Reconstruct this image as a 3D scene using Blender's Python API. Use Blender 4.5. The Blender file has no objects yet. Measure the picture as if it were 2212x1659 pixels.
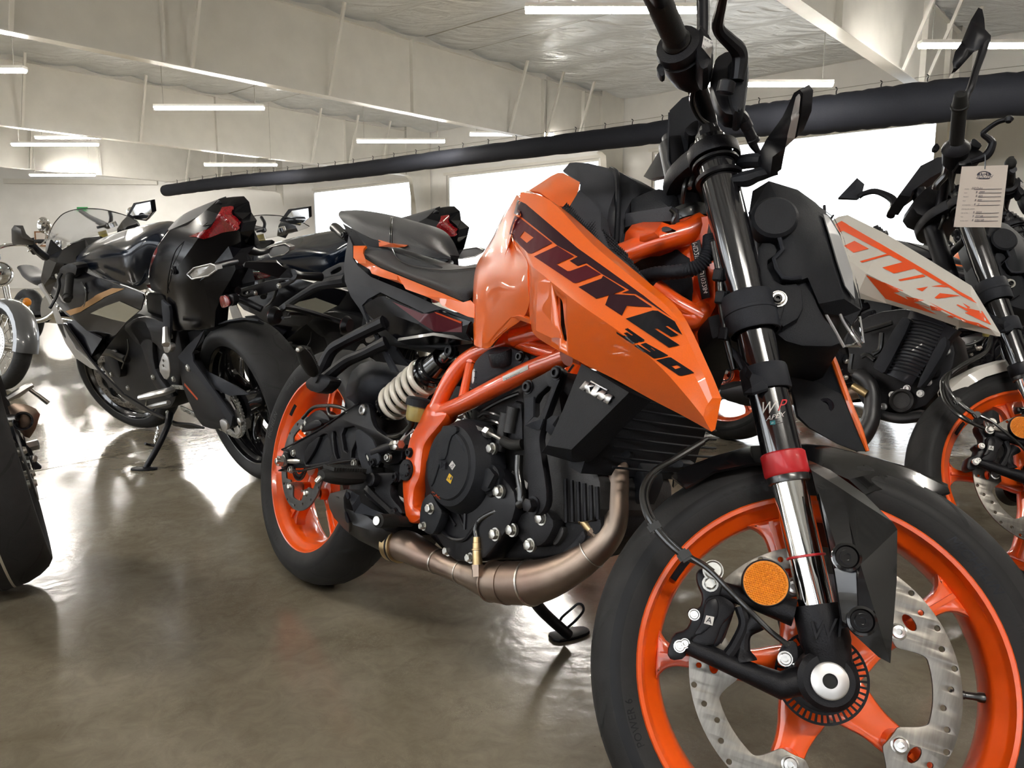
import bpy, bmesh, math, random
from mathutils import Vector as V, Matrix as M
from mathutils.bvhtree import BVHTree
from mathutils.geometry import tessellate_polygon
random.seed(7)
sc = bpy.context.scene
COL = sc.collection
R = math.radians; PI = math.pi
# ---------------------------------------------------------------- camera, world, exposure
FPX, CAMH, PITCH = 1672.0, 0.8037, 0.14431
cd = bpy.data.cameras.new('camera'); cam = bpy.data.objects.new('camera', cd); COL.objects.link(cam)
cd.sensor_width = 36; cd.lens = FPX / 2212 * 36; cd.clip_start = .02; cd.clip_end = 300
cam.location = (0, 0, CAMH); cam.rotation_euler = (PI/2 - PITCH, 0, 0); sc.camera = cam
cd.dof.use_dof = False
sc.view_settings.view_transform = 'Standard'; sc.view_settings.look = 'None'
sc.view_settings.gamma = 1; sc.view_settings.use_curve_mapping = False
sc.view_settings.exposure = 0.62
SKY = 3.6
w = bpy.data.worlds.new('sky'); sc.world = w; w.use_nodes = True
w.node_tree.nodes['Background'].inputs[0].default_value = (.92, .96, 1, 1)
w.node_tree.nodes['Background'].inputs[1].default_value = SKY
sc.cycles.max_bounces = 8; sc.cycles.diffuse_bounces = 4; sc.cycles.glossy_bounces = 5
sc.cycles.transmission_bounces = 8; sc.cycles.transparent_max_bounces = 12
sc.cycles.caustics_reflective = False; sc.cycles.caustics_refractive = False
sc.cycles.sample_clamp_indirect = 6; sc.cycles.use_denoising = True
LIGHT_STRIP = 150.0

# ---------------------------------------------------------------- materials
def mat(name, col, rough=.5, metal=0, coat=0, coatr=.05, spec=.5, noise=0, nscale=40, bump=0, bscale=200, trans=0, ior=1.5,
        emit=0, aniso=0, alpha=1, col2=None, rvar=0, sheen=0):
    m = bpy.data.materials.new(name); m.use_nodes = True
    nt = m.node_tree; b = nt.nodes['Principled BSDF']; I = b.inputs
    c4 = (*col, 1)
    I['Base Color'].default_value = c4; I['Roughness'].default_value = rough; I['Metallic'].default_value = metal
    I['Coat Weight'].default_value = coat; I['Coat Roughness'].default_value = coatr
    I['Specular IOR Level'].default_value = spec; I['IOR'].default_value = ior
    I['Transmission Weight'].default_value = trans; I['Alpha'].default_value = alpha
    if sheen: I['Sheen Weight'].default_value = sheen
    if emit:
        I['Emission Color'].default_value = c4; I['Emission Strength'].default_value = emit
    L = nt.links.new
    tc = nt.nodes.new('ShaderNodeTexCoord')
    if noise or rvar or col2:
        n = nt.nodes.new('ShaderNodeTexNoise'); n.inputs['Scale'].default_value = nscale; n.inputs['Detail'].default_value = 5
        L(tc.outputs['Object'], n.inputs['Vector'])
        if noise or col2:
            r = nt.nodes.new('ShaderNodeValToRGB'); r.color_ramp.elements[0].position = .3; r.color_ramp.elements[1].position = .7
            c2 = col2 or tuple(min(1, x*(1+noise)+noise*.01) for x in col)
            c1 = col if col2 else tuple(x*(1-noise) for x in col)
            r.color_ramp.elements[0].color = (*c1, 1); r.color_ramp.elements[1].color = (*c2, 1)
            L(n.outputs['Fac'], r.inputs['Fac']); L(r.outputs['Color'], I['Base Color'])
        if rvar:
            q = nt.nodes.new('ShaderNodeMapRange'); q.inputs['To Min'].default_value = max(0, rough-rvar); q.inputs['To Max'].default_value = rough+rvar
            L(n.outputs['Fac'], q.inputs['Value']); L(q.outputs['Result'], I['Roughness'])
    if bump:
        n2 = nt.nodes.new('ShaderNodeTexNoise'); n2.inputs['Scale'].default_value = bscale; n2.inputs['Detail'].default_value = 3
        bp = nt.nodes.new('ShaderNodeBump'); bp.inputs['Strength'].default_value = bump; bp.inputs['Distance'].default_value = .001
        L(tc.outputs['Object'], n2.inputs['Vector']); L(n2.outputs['Fac'], bp.inputs['Height']); L(bp.outputs['Normal'], I['Normal'])
    return m
MT = dict(
 orange=mat('orange lacquer', (.93,.15,.006), .35, coat=1, coatr=.03, noise=.05, nscale=900),
 frame=mat('orange frame enamel', (.90,.10,.008), .3, coat=.8, coatr=.08, noise=.03, bump=.1, bscale=60),
 wheelo=mat('orange wheel enamel', (.95,.115,.006), .3, coat=.7, coatr=.1, noise=.04),
 gloss=mat('gloss black lacquer', (.004,.004,.006), .2, coat=.06, coatr=.02, spec=.14),
 bluegloss=mat('dark blue lacquer', (.003,.007,.018), .16, coat=.25, coatr=.02, spec=.25),
 satin=mat('satin black paint', (.006,.006,.008), .36, noise=.1, bump=.1, spec=.18),
 metalb=mat('black cast metal', (.008,.008,.010), .45, metal=.2, noise=.15, bump=.35, bscale=500, spec=.18),
 anod=mat('black anodised tube', (.008,.008,.01), .16, metal=.0, coat=1, coatr=.04),
 plastic=mat('black grained plastic', (.008,.009,.012), .55, noise=.1, bump=.5, bscale=900, spec=.18),
 grey=mat('dark grey plastic', (.016,.018,.024), .6, noise=.08, bump=.4, bscale=900, spec=.18),
 tankgrey=mat('grey tank plastic', (.036,.038,.046), .55, noise=.06, bump=.4, bscale=900, spec=.18),
 eng=mat('dark engine casting', (.012,.012,.014), .5, metal=.3, noise=.2, bump=.5, bscale=350, spec=.18),
 engl=mat('grey engine casting', (.04,.039,.040), .5, metal=.5, noise=.2, bump=.5, bscale=350, spec=.18),
 rubber=mat('tyre rubber', (.020,.020,.021), .62, noise=.2, nscale=20, bump=.25, bscale=300, spec=.18),
 rubber2=mat('tyre side rubber', (.006,.006,.007), .5, noise=.2, nscale=20, spec=.18),
 groove=mat('tyre groove rubber', (.003,.003,.003), .8),
 seat=mat('seat vinyl', (.020,.021,.025), .5, noise=.08, bump=.8, bscale=700, sheen=.2, spec=.18),
 seatl=mat('smooth seat vinyl', (.035,.036,.042), .5, bump=.4, bscale=1200, sheen=.2, spec=.18),
 hose=mat('black hose', (.008,.008,.008), .3, coat=.3),
 chrome=mat('polished chrome', (.85,.84,.82), .07, metal=1),
 steel=mat('bright steel', (.55,.54,.52), .28, metal=1, noise=.1),
 alu=mat('satin aluminium', (.50,.49,.48), .42, metal=1, noise=.05),
 zinc=mat('zinc plated steel', (.42,.41,.38), .35, metal=1, noise=.2, nscale=90),
 bronze=mat('brass sensor body', (.40,.29,.15), .35, metal=1, noise=.2, nscale=60),
 exh=mat('heat tinted exhaust steel', (.24,.19,.15), .42, metal=1, col2=(.15,.10,.08), nscale=7, rvar=.05, bump=.1),
 weld=mat('weld bead steel', (.40,.37,.33), .3, metal=1, noise=.3, nscale=120),
 muff=mat('dark coated muffler', (.02,.02,.022), .4, metal=.3, noise=.1),
 spring=mat('white spring enamel', (.85,.82,.75), .35, coat=.5),
 red=mat('red anodised ring', (.55,.012,.02), .4, coat=.2),
 redlens=mat('red lens', (.30,.004,.008), .15, coat=1, noise=.5, nscale=200),
 maroon=mat('maroon graphic', (.075,.003,.012), .35, coat=.15, coatr=.03, spec=.2),
 plum=mat('dark plum graphic', (.022,.003,.009), .35, coat=.15, coatr=.03, spec=.2),
 ink=mat('black graphic', (.003,.003,.006), .35, coat=.1, coatr=.04, spec=.2),
 amber=mat('amber reflector', (1,.30,.01), .3, coat=1, noise=.15, nscale=300),
 orangeg=mat('orange graphic', (.85,.09,.01), .35, coat=.8),
 white=mat('white lacquer', (.62,.60,.56), .4, coat=.5),
 whitep=mat('white print', (.75,.75,.75), .5),
 redp=mat('red print', (.55,.02,.03), .5), tealp=mat('teal print', (.01,.15,.17), .5), yellowp=mat('yellow sticker', (.80,.50,.02), .5),
 greyp=mat('grey stamped print', (.05,.05,.052), .6),
 paper=mat('white paper card', (.66,.60,.56), .8), inkp=mat('printed ink', (.05,.05,.08), .7),
 clear=mat('clear plastic', (.9,.92,.95), .04, trans=1, ior=1.35),
 lens=mat('frosted lamp lens', (.45,.46,.48), .2, coat=.8),
 fluid=mat('brake fluid pot', (.40,.33,.10), .3, coat=.5, noise=.1),
 tape=mat('brown masking tape', (.35,.19,.07), .6),
 cream=mat('cream film', (.50,.50,.42), .4, coat=.3),
 mirror=mat('mirror glass', (.8,.82,.85), .02, metal=1),
 grip=mat('grip rubber', (.016,.016,.016), .65, bump=.3, bscale=500, spec=.18),
 guard=mat('gloss black guard', (.005,.005,.006), .2, coat=.3, coatr=.03, spec=.35),
 wood=mat('picture frame wood', (.22,.09,.03), .5), green=mat('green sign', (.02,.30,.08), .5),
)
def brushed(name, col, rough, scale, rot=True):
    m = mat(name, col, rough, metal=1)
    nt = m.node_tree; b = nt.nodes['Principled BSDF']; L = nt.links.new
    tc = nt.nodes.new('ShaderNodeTexCoord'); mp = nt.nodes.new('ShaderNodeMapping'); mp.inputs['Scale'].default_value = scale
    n = nt.nodes.new('ShaderNodeTexNoise'); n.inputs['Scale'].default_value = 30; n.inputs['Detail'].default_value = 6
    r = nt.nodes.new('ShaderNodeValToRGB'); r.color_ramp.elements[0].position = .3; r.color_ramp.elements[1].position = .7
    r.color_ramp.elements[0].color = (*[c*.62 for c in col], 1); r.color_ramp.elements[1].color = (*col, 1)
    L(tc.outputs['Object'], mp.inputs[0]); L(mp.outputs[0], n.inputs['Vector']); L(n.outputs['Fac'], r.inputs[0]); L(r.outputs[0], b.inputs['Base Color'])
    return m
MT['discd'] = mat('dark disc steel', (.10,.10,.10), .45, metal=.8, noise=.2)
MT['disc'] = brushed('brushed disc steel', (.20,.185,.165), .40, (6, 6, 1))

# ---------------------------------------------------------------- object helpers
def link(name, me, m=None, parent=None, mw=None):
    o = bpy.data.objects.new(name, me); COL.objects.link(o)
    if m is not None:
        for x in (m if isinstance(m, (list, tuple)) else [m]): me.materials.append(MT[x] if isinstance(x, str) else x)
    if parent is not None: o.parent = parent
    if mw is not None: o.matrix_local = mw
    return o
def finish(bm, smooth=True, ang=35):
    bmesh.ops.remove_doubles(bm, verts=bm.verts, dist=1e-6)
    if smooth:
        for f in bm.faces: f.smooth = True
        for e in bm.edges:
            if len(e.link_faces) == 2 and e.calc_face_angle(0) > R(ang): e.smooth = False
    me = bpy.data.meshes.new('mesh'); bm.to_mesh(me); bm.free(); return me
def bmo(name, bm, m, parent=None, smooth=True, ang=35, mw=None):
    return link(name, finish(bm, smooth, ang), m, parent, mw)
def empty(name, loc=(0,0,0), parent=None):
    o = bpy.data.objects.new(name, None); COL.objects.link(o); o.location = loc; o.empty_display_size = .1
    if parent: o.parent = parent
    return o
def tag(o, label=None, cat=None, group=None, kind=None):
    if label: o['label'] = label
    if cat: o['category'] = cat
    if group: o['group'] = group
    if kind: o['kind'] = kind
    return o
def abox(bm, c, s, rot=None):
    r = bmesh.ops.create_cube(bm, size=1); mm = M.Translation(V(c)) @ (rot or M.Identity(4)) @ M.Diagonal((*s, 1))
    bmesh.ops.transform(bm, matrix=mm, verts=r['verts']); return r['verts']
def bar(bm, a, b, wdt, h, up=(0,0,1)):
    a = V(a); b = V(b); d = (b-a); L = d.length; d.normalize(); u = V(up); s = d.cross(u)
    if s.length < 1e-4: s = d.cross(V((1,0,0)))
    s.normalize(); u = s.cross(d).normalized()
    rot = M((d, s, u)).transposed().to_4x4()
    return abox(bm, (a+b)/2, (L, wdt, h), rot)
def basis(d, up=(0,0,1)):
    d = V(d).normalized(); s = d.cross(V(up))
    if s.length < 1e-3: s = d.cross(V((1,0,0)))
    s.normalize(); return d, s, s.cross(d).normalized()
def cat(pts, n=8, closed=False):
    pts = [V(p) for p in pts]; out = []; N = len(pts)
    rng = range(N if closed else N-1)
    for i in rng:
        p0 = pts[i-1] if (closed or i > 0) else pts[0]*2-pts[1]
        p1 = pts[i]; p2 = pts[(i+1) % N]; p3 = pts[(i+2) % N] if (closed or i+2 < N) else pts[N-1]*2-pts[N-2]
        for k in range(n):
            t = k/n; out.append(.5*((2*p1)+(p2-p0)*t+(2*p0-5*p1+4*p2-p3)*t*t+(3*p1-p0-3*p2+p3)*t**3))
    if not closed: out.append(pts[-1])
    return out
def rad_interp(rs, n, N):
    out = []
    for i in range(N):
        x = i/n; k = min(int(x), len(rs)-2); f = min(1, x-k); f = f*f*(3-2*f); out.append(rs[k]*(1-f)+rs[k+1]*f)
    return out
def sweep(bm, path, rs, seg=12, closed=False, caps=True, sect=None):
    """rs radius per point; sect = list of 2D offsets scaled by rs"""
    path = [V(p) for p in path]; N = len(path)
    if not isinstance(rs, (list, tuple)): rs = [rs]*N
    sect = sect or [(math.cos(2*PI*k/seg), math.sin(2*PI*k/seg)) for k in range(seg)]
    seg = len(sect); rings = []; s = None
    for i in range(N):
        a = path[i-1] if (i > 0 or closed) else path[i]; b = path[(i+1) % N] if (i < N-1 or closed) else path[i]
        d = (b-a)
        if d.length < 1e-9: d = V((0,0,1))
        d.normalize()
        if s is None: d, s, u = basis(d)
        else:
            s = s-d*s.dot(d)
            if s.length < 1e-6: _, s, _ = basis(d)
            s.normalize(); u = s.cross(d)
        rings.append([bm.verts.new(path[i]+(s*x+u*y)*rs[i]) for x, y in sect])
    for i in range(N if closed else N-1):
        A = rings[i]; B = rings[(i+1) % N]
        for k in range(seg): bm.faces.new((A[k], A[(k+1) % seg], B[(k+1) % seg], B[k]))
    if caps and not closed:
        bm.faces.new(rings[0]); bm.faces.new(rings[-1][::-1])
    bmesh.ops.recalc_face_normals(bm, faces=bm.faces)
def tube(name, pts, r, m, parent=None, n=6, seg=12, closed=False, smooth=True, mw=None, straight=False):
    bm = bmesh.new()
    if straight: path = [V(p) for p in pts]; rs = r if isinstance(r, (list, tuple)) else [r]*len(path)
    else:
        path = cat(pts, n, closed); rs = rad_interp(r, n, len(path)) if isinstance(r, (list, tuple)) else [r]*len(path)
    sweep(bm, path, rs, seg, closed)
    return bmo(name, bm, m, parent, mw=mw)
def lathe(bm, c, ax, prof, seg=32, close=False, arc=None):
    """prof: list of (axial, radius)"""
    d, s, u = basis(ax); c = V(c); rings = []
    for a, r in prof:
        if r < 1e-6: rings.append([bm.verts.new(c+d*a)])
        else: rings.append([bm.verts.new(c+d*a+(s*math.cos(2*PI*k/seg)+u*math.sin(2*PI*k/seg))*r) for k in range(seg)])
    pr = list(zip(rings, rings[1:]+rings[:1])) if close else list(zip(rings, rings[1:]))
    for A, B in pr:
        for k in range(seg):
            k2 = (k+1) % seg
            if len(A) == 1 and len(B) == 1: continue
            if len(A) == 1: bm.faces.new((A[0], B[k2], B[k]))
            elif len(B) == 1: bm.faces.new((A[k], A[k2], B[0]))
            else: bm.faces.new((A[k], A[k2], B[k2], B[k]))
    bmesh.ops.recalc_face_normals(bm, faces=bm.faces)
def lat(name, c, ax, prof, m, parent=None, seg=32, close=False, ang=35, mw=None):
    bm = bmesh.new(); lathe(bm, c, ax, prof, seg, close); return bmo(name, bm, m, parent, ang=ang, mw=mw)
def circle2(cx, cy, r, n=16, a0=0): return [(cx+r*math.cos(a0+2*PI*k/n), cy+r*math.sin(a0+2*PI*k/n)) for k in range(n)]
def chaikin(p, it=1, closed=True):
    for _ in range(it):
        q = []
        for i in range(len(p)):
            a = V(p[i]); b = V(p[(i+1) % len(p)]); q += [a*.78+b*.22, a*.22+b*.78]
        p = q
    return [tuple(x) for x in p]
def plate_mesh(loops, t, bev=0):
    """filled 2D shape with holes, centred thickness t, in local XY"""
    cu = bpy.data.curves.new('c', 'CURVE'); cu.dimensions = '2D'; cu.fill_mode = 'BOTH'
    cu.extrude = max(1e-5, t/2-bev); cu.bevel_depth = bev; cu.bevel_resolution = 1
    for lp in loops:
        sp = cu.splines.new('POLY'); sp.points.add(len(lp)-1)
        for i, q in enumerate(lp): sp.points[i].co = (q[0], q[1], 0, 1)
        sp.use_cyclic_u = True
    if bev: cu.offset = -bev
    o = bpy.data.objects.new('c', cu); me = bpy.data.meshes.new_from_object(o)
    bpy.data.objects.remove(o); bpy.data.curves.remove(cu); return me
def plate_bm(bm, loops, t, bev, mw):
    me = plate_mesh(loops, t, bev); me.transform(mw); bm.from_mesh(me); bpy.data.meshes.remove(me)
def text_mesh(s, size=1, t=.0, shear=0, align='CENTER', space=1.0):
    cu = bpy.data.curves.new('t', 'FONT'); cu.body = s; cu.size = size; cu.extrude = t; cu.shear = shear; cu.align_x = align; cu.align_y = 'CENTER'
    cu.space_character = space; cu.resolution_u = 3
    o = bpy.data.objects.new('t', cu); me = bpy.data.meshes.new_from_object(o)
    bpy.data.objects.remove(o); bpy.data.curves.remove(cu); return me

# ---------------------------------------------------------------- pixel tracing (zoomed crops of the photograph)
FR = dict(A=(1300,0,3.687), B=(1300,350,3.687), C=(1000,350,3.687), D=(1100,700,3.687), E=(700,420,4.424), F=(550,700,4.424), G=(550,930,4.424),
          H=(850,780,4.016), I=(800,1000,3.687), J=(1250,950,2.2994), K=(1400,1150,4.0218), L=(1550,600,4.0218), M=(0,380,3.95), N=(0,700,3.95),
          O=(400,400,5.267), Q=(0,850,3.6875), R=(1750,0,2.765), S=(1750,600,2.765), P=(0,0,1.0), T=(600,0,2.765), U=(1500,0,3.107), W=(0,0,3.16), X1=(1300,680,9.217), X2=(1100,430,5.53), X3=(1800,450,5.53), X4=(2040,340,10.37), X5=(1780,640,2.644), X6=(1440,940,1.984), X7=(1240,810,12.69))
def px(fr, x, y): a, b, s = FR[fr]; return a+x/s, b+y/s
def ray(x, y):
    X = (x-1106)/FPX; U = -(y-829.5)/FPX; cp, sp = math.cos(PITCH), math.sin(PITCH)
    return V((X, cp+U*sp, -sp+U*cp))
EYE = V((0, 0, CAMH))
def at(x, y, Y):           # world point on the ray at horizontal distance Y
    r = ray(x, y); return EYE+r*(Y/r.y)
def on_floor(x, y, z=0): r = ray(x, y); return EYE+r*((z-CAMH)/r.z)
class Fr:
    """a local frame (the bike's body or its steered fork) in which outlines are traced at a stated lateral position y"""
    def __init__(s, mw): s.m = mw; s.i = mw.inverted(); s.o = s.i @ EYE
    def __call__(s, fr, x, y, d, ax=1):
        a, b = px(fr, x, y); r = s.i.to_3x3() @ ray(a, b); t = (d-s.o[ax])/r[ax]; return s.o+r*t
    def pts(s, fr, L, d=None): return [s(fr, q[0], q[1], q[2] if len(q) > 2 else d) for q in L]
RAKE = R(24.5); RR, RF, WB = .306, .293, 1.357
def body_matrix(bx, by, yaw, lean, rc=.06):
    return M.Translation((bx, by, 0)) @ M.Rotation(yaw, 4, 'Z') @ M.Translation((0, 0, rc)) @ M.Rotation(-lean, 4, 'X') @ M.Translation((0, 0, -rc))
SAX = V((-math.sin(RAKE), 0, math.cos(RAKE))); FAX = V((WB, 0, RF))
SP = FAX-.035*V((math.cos(RAKE), 0, math.sin(RAKE)))
def steer_matrix(d): return M.Translation(SP) @ M.Rotation(d, 4, SAX) @ M.Translation(-SP)
MB = body_matrix(-.51728, 1.94935, -.880489, .213407); STEER = .650088; MS = steer_matrix(STEER)
Bd = Fr(MB); Fk = Fr(MB @ MS)
# ================================================================ the room
UX = V((-.755, .656, 0)).normalized(); VX = V((.656, .755, 0)).normalized()
VW = 22.45                      # distance of the window wall along VX
def UV(u, v, z=0): return UX*u+VX*v+V((0, 0, z))
def uv_of_px(x): r = ray(x, 586); t = VW/(r.x*VX.x+r.y*VX.y); return (r*t).dot(UX)
MT['wall'] = mat('painted wall', (.85,.845,.83), .6, noise=.04, nscale=1.2)
MT['beam'] = mat('painted steel', (.78,.765,.72), .38, noise=.04, nscale=2)
MT['dark'] = mat('dark floor joint', (.03,.028,.025), .9)  # even dark tone for the strip in the sawn floor joint
def concrete():
    m = bpy.data.materials.new('polished concrete'); m.use_nodes = True; nt = m.node_tree; b = nt.nodes['Principled BSDF']; L = nt.links.new
    tc = nt.nodes.new('ShaderNodeTexCoord')
    def noise(s, d, dist=0, vec=None, r=.5):
        n = nt.nodes.new('ShaderNodeTexNoise'); n.inputs['Scale'].default_value = s; n.inputs['Detail'].default_value = d; n.inputs['Distortion'].default_value = dist
        n.inputs['Roughness'].default_value = r; L(vec or tc.outputs['Object'], n.inputs['Vector']); return n
    n1 = noise(2.2, 6, .6, r=.6); n2 = noise(16, 8, 1.2, r=.7); n3 = noise(130, 4)
    r1 = nt.nodes.new('ShaderNodeValToRGB'); e = r1.color_ramp.elements; e[0].position = .32; e[1].position = .68
    e[0].color = (.155,.133,.096,1); e[1].color = (.235,.212,.168,1)
    L(n1.outputs['Fac'], r1.inputs[0])
    r2 = nt.nodes.new('ShaderNodeValToRGB'); e = r2.color_ramp.elements; e[0].position = .35; e[1].position = .7; e[0].color = (.86,.84,.82,1); e[1].color = (1.12,1.11,1.09,1)
    L(n2.outputs['Fac'], r2.inputs[0])
    mx = nt.nodes.new('ShaderNodeMix'); mx.data_type = 'RGBA'; mx.blend_type = 'MULTIPLY'; mx.inputs['Factor'].default_value = 1
    L(r1.outputs[0], mx.inputs['A']); L(r2.outputs[0], mx.inputs['B'])
    # pale hair veins
    vo = nt.nodes.new('ShaderNodeTexVoronoi'); vo.feature = 'DISTANCE_TO_EDGE'; vo.inputs['Scale'].default_value = 9
    wv = noise(7, 7, 0, r=.75); mp = nt.nodes.new('ShaderNodeVectorMath'); mp.operation = 'MULTIPLY_ADD'; mp.inputs[1].default_value = (.9,.9,.9)
    L(wv.outputs['Color'], mp.inputs[0]); L(tc.outputs['Object'], mp.inputs[2]); L(mp.outputs[0], vo.inputs['Vector'])
    r3 = nt.nodes.new('ShaderNodeValToRGB'); e = r3.color_ramp.elements; e[0].position = 0; e[1].position = .014; e[0].color = (1,1,1,1); e[1].color = (0,0,0,1)
    L(vo.outputs['Distance'], r3.inputs[0])
    g = nt.nodes.new('ShaderNodeMath'); g.operation = 'MULTIPLY'; r4 = nt.nodes.new('ShaderNodeValToRGB'); e = r4.color_ramp.elements; e[0].position = .45; e[1].position = .68
    n4 = noise(3.5, 3); L(n4.outputs['Fac'], r4.inputs[0]); L(r3.outputs[0], g.inputs[0]); L(r4.outputs[0], g.inputs[1])
    m2 = nt.nodes.new('ShaderNodeMix'); m2.data_type = 'RGBA'; L(g.outputs[0], m2.inputs['Factor']); L(mx.outputs['Result'], m2.inputs['A']); m2.inputs['B'].default_value = (.42,.39,.33,1)
    # dark pits
    r5 = nt.nodes.new('ShaderNodeValToRGB'); e = r5.color_ramp.elements; e[0].position = .25; e[1].position = .3; e[0].color = (.45,.42,.4,1); e[1].color = (1,1,1,1)
    L(n3.outputs['Fac'], r5.inputs[0])
    m3 = nt.nodes.new('ShaderNodeMix'); m3.data_type = 'RGBA'; m3.blend_type = 'MULTIPLY'; m3.inputs['Factor'].default_value = .6
    L(m2.outputs['Result'], m3.inputs['A']); L(r5.outputs[0], m3.inputs['B']); L(m3.outputs['Result'], b.inputs['Base Color'])
    q = nt.nodes.new('ShaderNodeMapRange'); q.inputs['To Min'].default_value = .12; q.inputs['To Max'].default_value = .23
    L(n2.outputs['Fac'], q.inputs['Value']); L(q.outputs['Result'], b.inputs['Roughness']); b.inputs['Specular IOR Level'].default_value = .42
    b.inputs['Coat Weight'].default_value = .05; b.inputs['Coat Roughness'].default_value = .12
    bp = nt.nodes.new('ShaderNodeBump'); bp.inputs['Strength'].default_value = .25; bp.inputs['Distance'].default_value = .004
    n5 = noise(22, 4); L(n5.outputs['Fac'], bp.inputs['Height']); L(bp.outputs['Normal'], b.inputs['Normal'])
    return m
MT['floor'] = concrete()
def foil():
    m = mat('foil faced roof blanket', (.88,.91,.95), .32, metal=.55, noise=.05, nscale=3)
    nt = m.node_tree; b = nt.nodes['Principled BSDF']; L = nt.links.new; tc = nt.nodes.new('ShaderNodeTexCoord')
    mp = nt.nodes.new('ShaderNodeMapping'); mp.inputs['Rotation'].default_value = (0, 0, math.atan2(UX.y, UX.x)*-1); mp.inputs['Scale'].default_value = (1.2, 3.5, 1)
    n = nt.nodes.new('ShaderNodeTexNoise'); n.inputs['Scale'].default_value = 1.1; n.inputs['Detail'].default_value = 4; n.inputs['Distortion'].default_value = .8
    bp = nt.nodes.new('ShaderNodeBump'); bp.inputs['Strength'].default_value = .8; bp.inputs['Distance'].default_value = .14
    L(tc.outputs['Object'], mp.inputs[0]); L(mp.outputs[0], n.inputs['Vector']); L(n.outputs['Fac'], bp.inputs['Height']); L(bp.outputs[0], b.inputs['Normal'])
    return m
MT['foil'] = foil()
MT['duct'] = mat('black fabric duct', (.006,.007,.011), .8, noise=.15, bump=.3, bscale=60, spec=.2)
MT['led'] = mat('lit led diffuser', (1,.95,.86), .5, emit=LIGHT_STRIP)
MT['glass'] = mat('window glass', (1,1,1), 0, trans=1, ior=1.02, spec=.2)

# floor: two slabs with a sawn joint between them
ja, jb = on_floor(78, 1018), on_floor(481, 939); jd = (jb-ja).normalized(); jn = V((-jd.y, jd.x, 0))
fl = empty('floor'); tag(fl, kind='structure')
def slab(a, b):
    bm = bmesh.new(); c = ja+jn*((a+b)/2); rot = M((jd, jn, V((0,0,1)))).transposed().to_4x4()
    abox(bm, c+V((0,0,-.05)), (110, abs(b-a), .1), rot); return bmo('slab', bm, 'floor', fl, smooth=False)
slab(.005, 55); slab(-.005, -45)
bm = bmesh.new(); rot = M((jd, jn, V((0,0,1)))).transposed().to_4x4(); abox(bm, ja+V((0,0,-.03)), (110, .0099, .05), rot); bmo('joint_filler', bm, 'dark', fl, smooth=False)

ZC = 6.5; ZB = 4.6; U0, U1, V0 = -13., 46., -9.
def wall_with_holes(name, p0, p1, z1, holes, m='wall', th=.3, out=None):
    """wall from p0 to p1 (world xy), holes in metres along it: (a, b, z0, z1)"""
    d = (p1-p0); Ln = d.length; d.normalize(); n = out or V((d.y, -d.x, 0))
    me = plate_mesh([[(0,0),(Ln,0),(Ln,z1),(0,z1)]]+[[(a,c),(b,c),(b,e),(a,e)] for a,b,c,e in holes], th)
    me.transform(M.Translation(p0+n*(th/2)) @ M((d, V((0,0,1)), d.cross(V((0,0,1))))).transposed().to_4x4())
    return tag(link(name, me, m), kind='structure')
def window(name, p, d, n, a, b, z0, z1, panes=1, portal=True):
    c = p+d*((a+b)/2); W = b-a; rt = M((d, n, V((0,0,1)))).transposed().to_4x4()
    e = empty(name, c+V((0,0,z0))); tag(e, kind='structure')
    bm = bmesh.new(); t = .07
    for cc, s in (((0,.12,t/2),(W,.1,t)), ((0,.12,z1-z0-t/2),(W,.1,t)), ((-W/2+t/2,.12,(z1-z0)/2),(t,.1,z1-z0-2*t)), ((W/2-t/2,.12,(z1-z0)/2),(t,.1,z1-z0-2*t))): abox(bm, cc, s)
    bmo('window_frame', bm, 'beam', e, smooth=False, mw=rt)
    for k in range(panes):
        bm = bmesh.new(); w_ = (W-2*t)/panes; abox(bm, (-W/2+t+w_*(k+.5), .12, (z1-z0)/2), (w_-.01, .008, z1-z0-2*t)); bmo('pane', bm, 'glass', e, smooth=False, mw=rt)
    if portal:
        ld = bpy.data.lights.new('sky_portal', 'AREA'); ld.shape = 'RECTANGLE'; ld.size = W; ld.size_y = z1-z0; ld.cycles.is_portal = True
        lo = bpy.data.objects.new('sky_portal', ld); COL.objects.link(lo); z = n; x = d
        lo.matrix_world = M.Translation(c+V((0,0,(z0+z1)/2))+n*.28) @ M((x, V((0,0,1)), x.cross(V((0,0,1))))).transposed().to_4x4()
        if (lo.matrix_world.to_3x3() @ V((0,0,-1))).dot(n) > 0: lo.matrix_world = lo.matrix_world @ M.Rotation(PI, 4, 'Y')
# window wall
ZWT = 4.62
wl = [(uv_of_px(2003), uv_of_px(1402)), (uv_of_px(1290), uv_of_px(966)), (uv_of_px(890), uv_of_px(667)), (uv_of_px(636), uv_of_px(590))]
P0 = UV(U0, VW)
wall_with_holes('wall_front', P0, UV(U1, VW), ZC, [(a-U0, b-U0, .9, ZWT) for a, b in wl], out=VX)
for k, (a, b) in enumerate(wl): window('window_%d' % (k+1), P0, UX, VX, a-U0, b-U0, .9, ZWT, 2 if b-a > 4 else 1)
# head flashing over the windows
bm = bmesh.new()
for a, b in wl: bar(bm, UV(a-.1, VW-.03, ZWT+.06), UV(b+.1, VW-.03, ZWT+.06), .06, .1)
tag(bmo('trim_1', bm, 'beam', smooth=False), kind='structure')
# rear wall with the shop windows behind the photographer, side walls
bw = [(1, 9.5, 1.0, 5.4), (10.5, 19.5, 1.0, 5.4), (20.5, 29.5, 1.0, 5.4), (30.5, 39.5, 1.0, 5.4)]
P1 = UV(U0, V0)
wall_with_holes('wall_back', P1, UV(U1, V0), ZC, bw, out=-VX)
for k, (a, b, c, e) in enumerate(bw): window('window_%d' % (k+5), P1, UX, -VX, a, b, c, e, 3)
wall_with_holes('wall_right', UV(U0, V0), UV(U0, VW), ZC, [], out=-UX)
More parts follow.
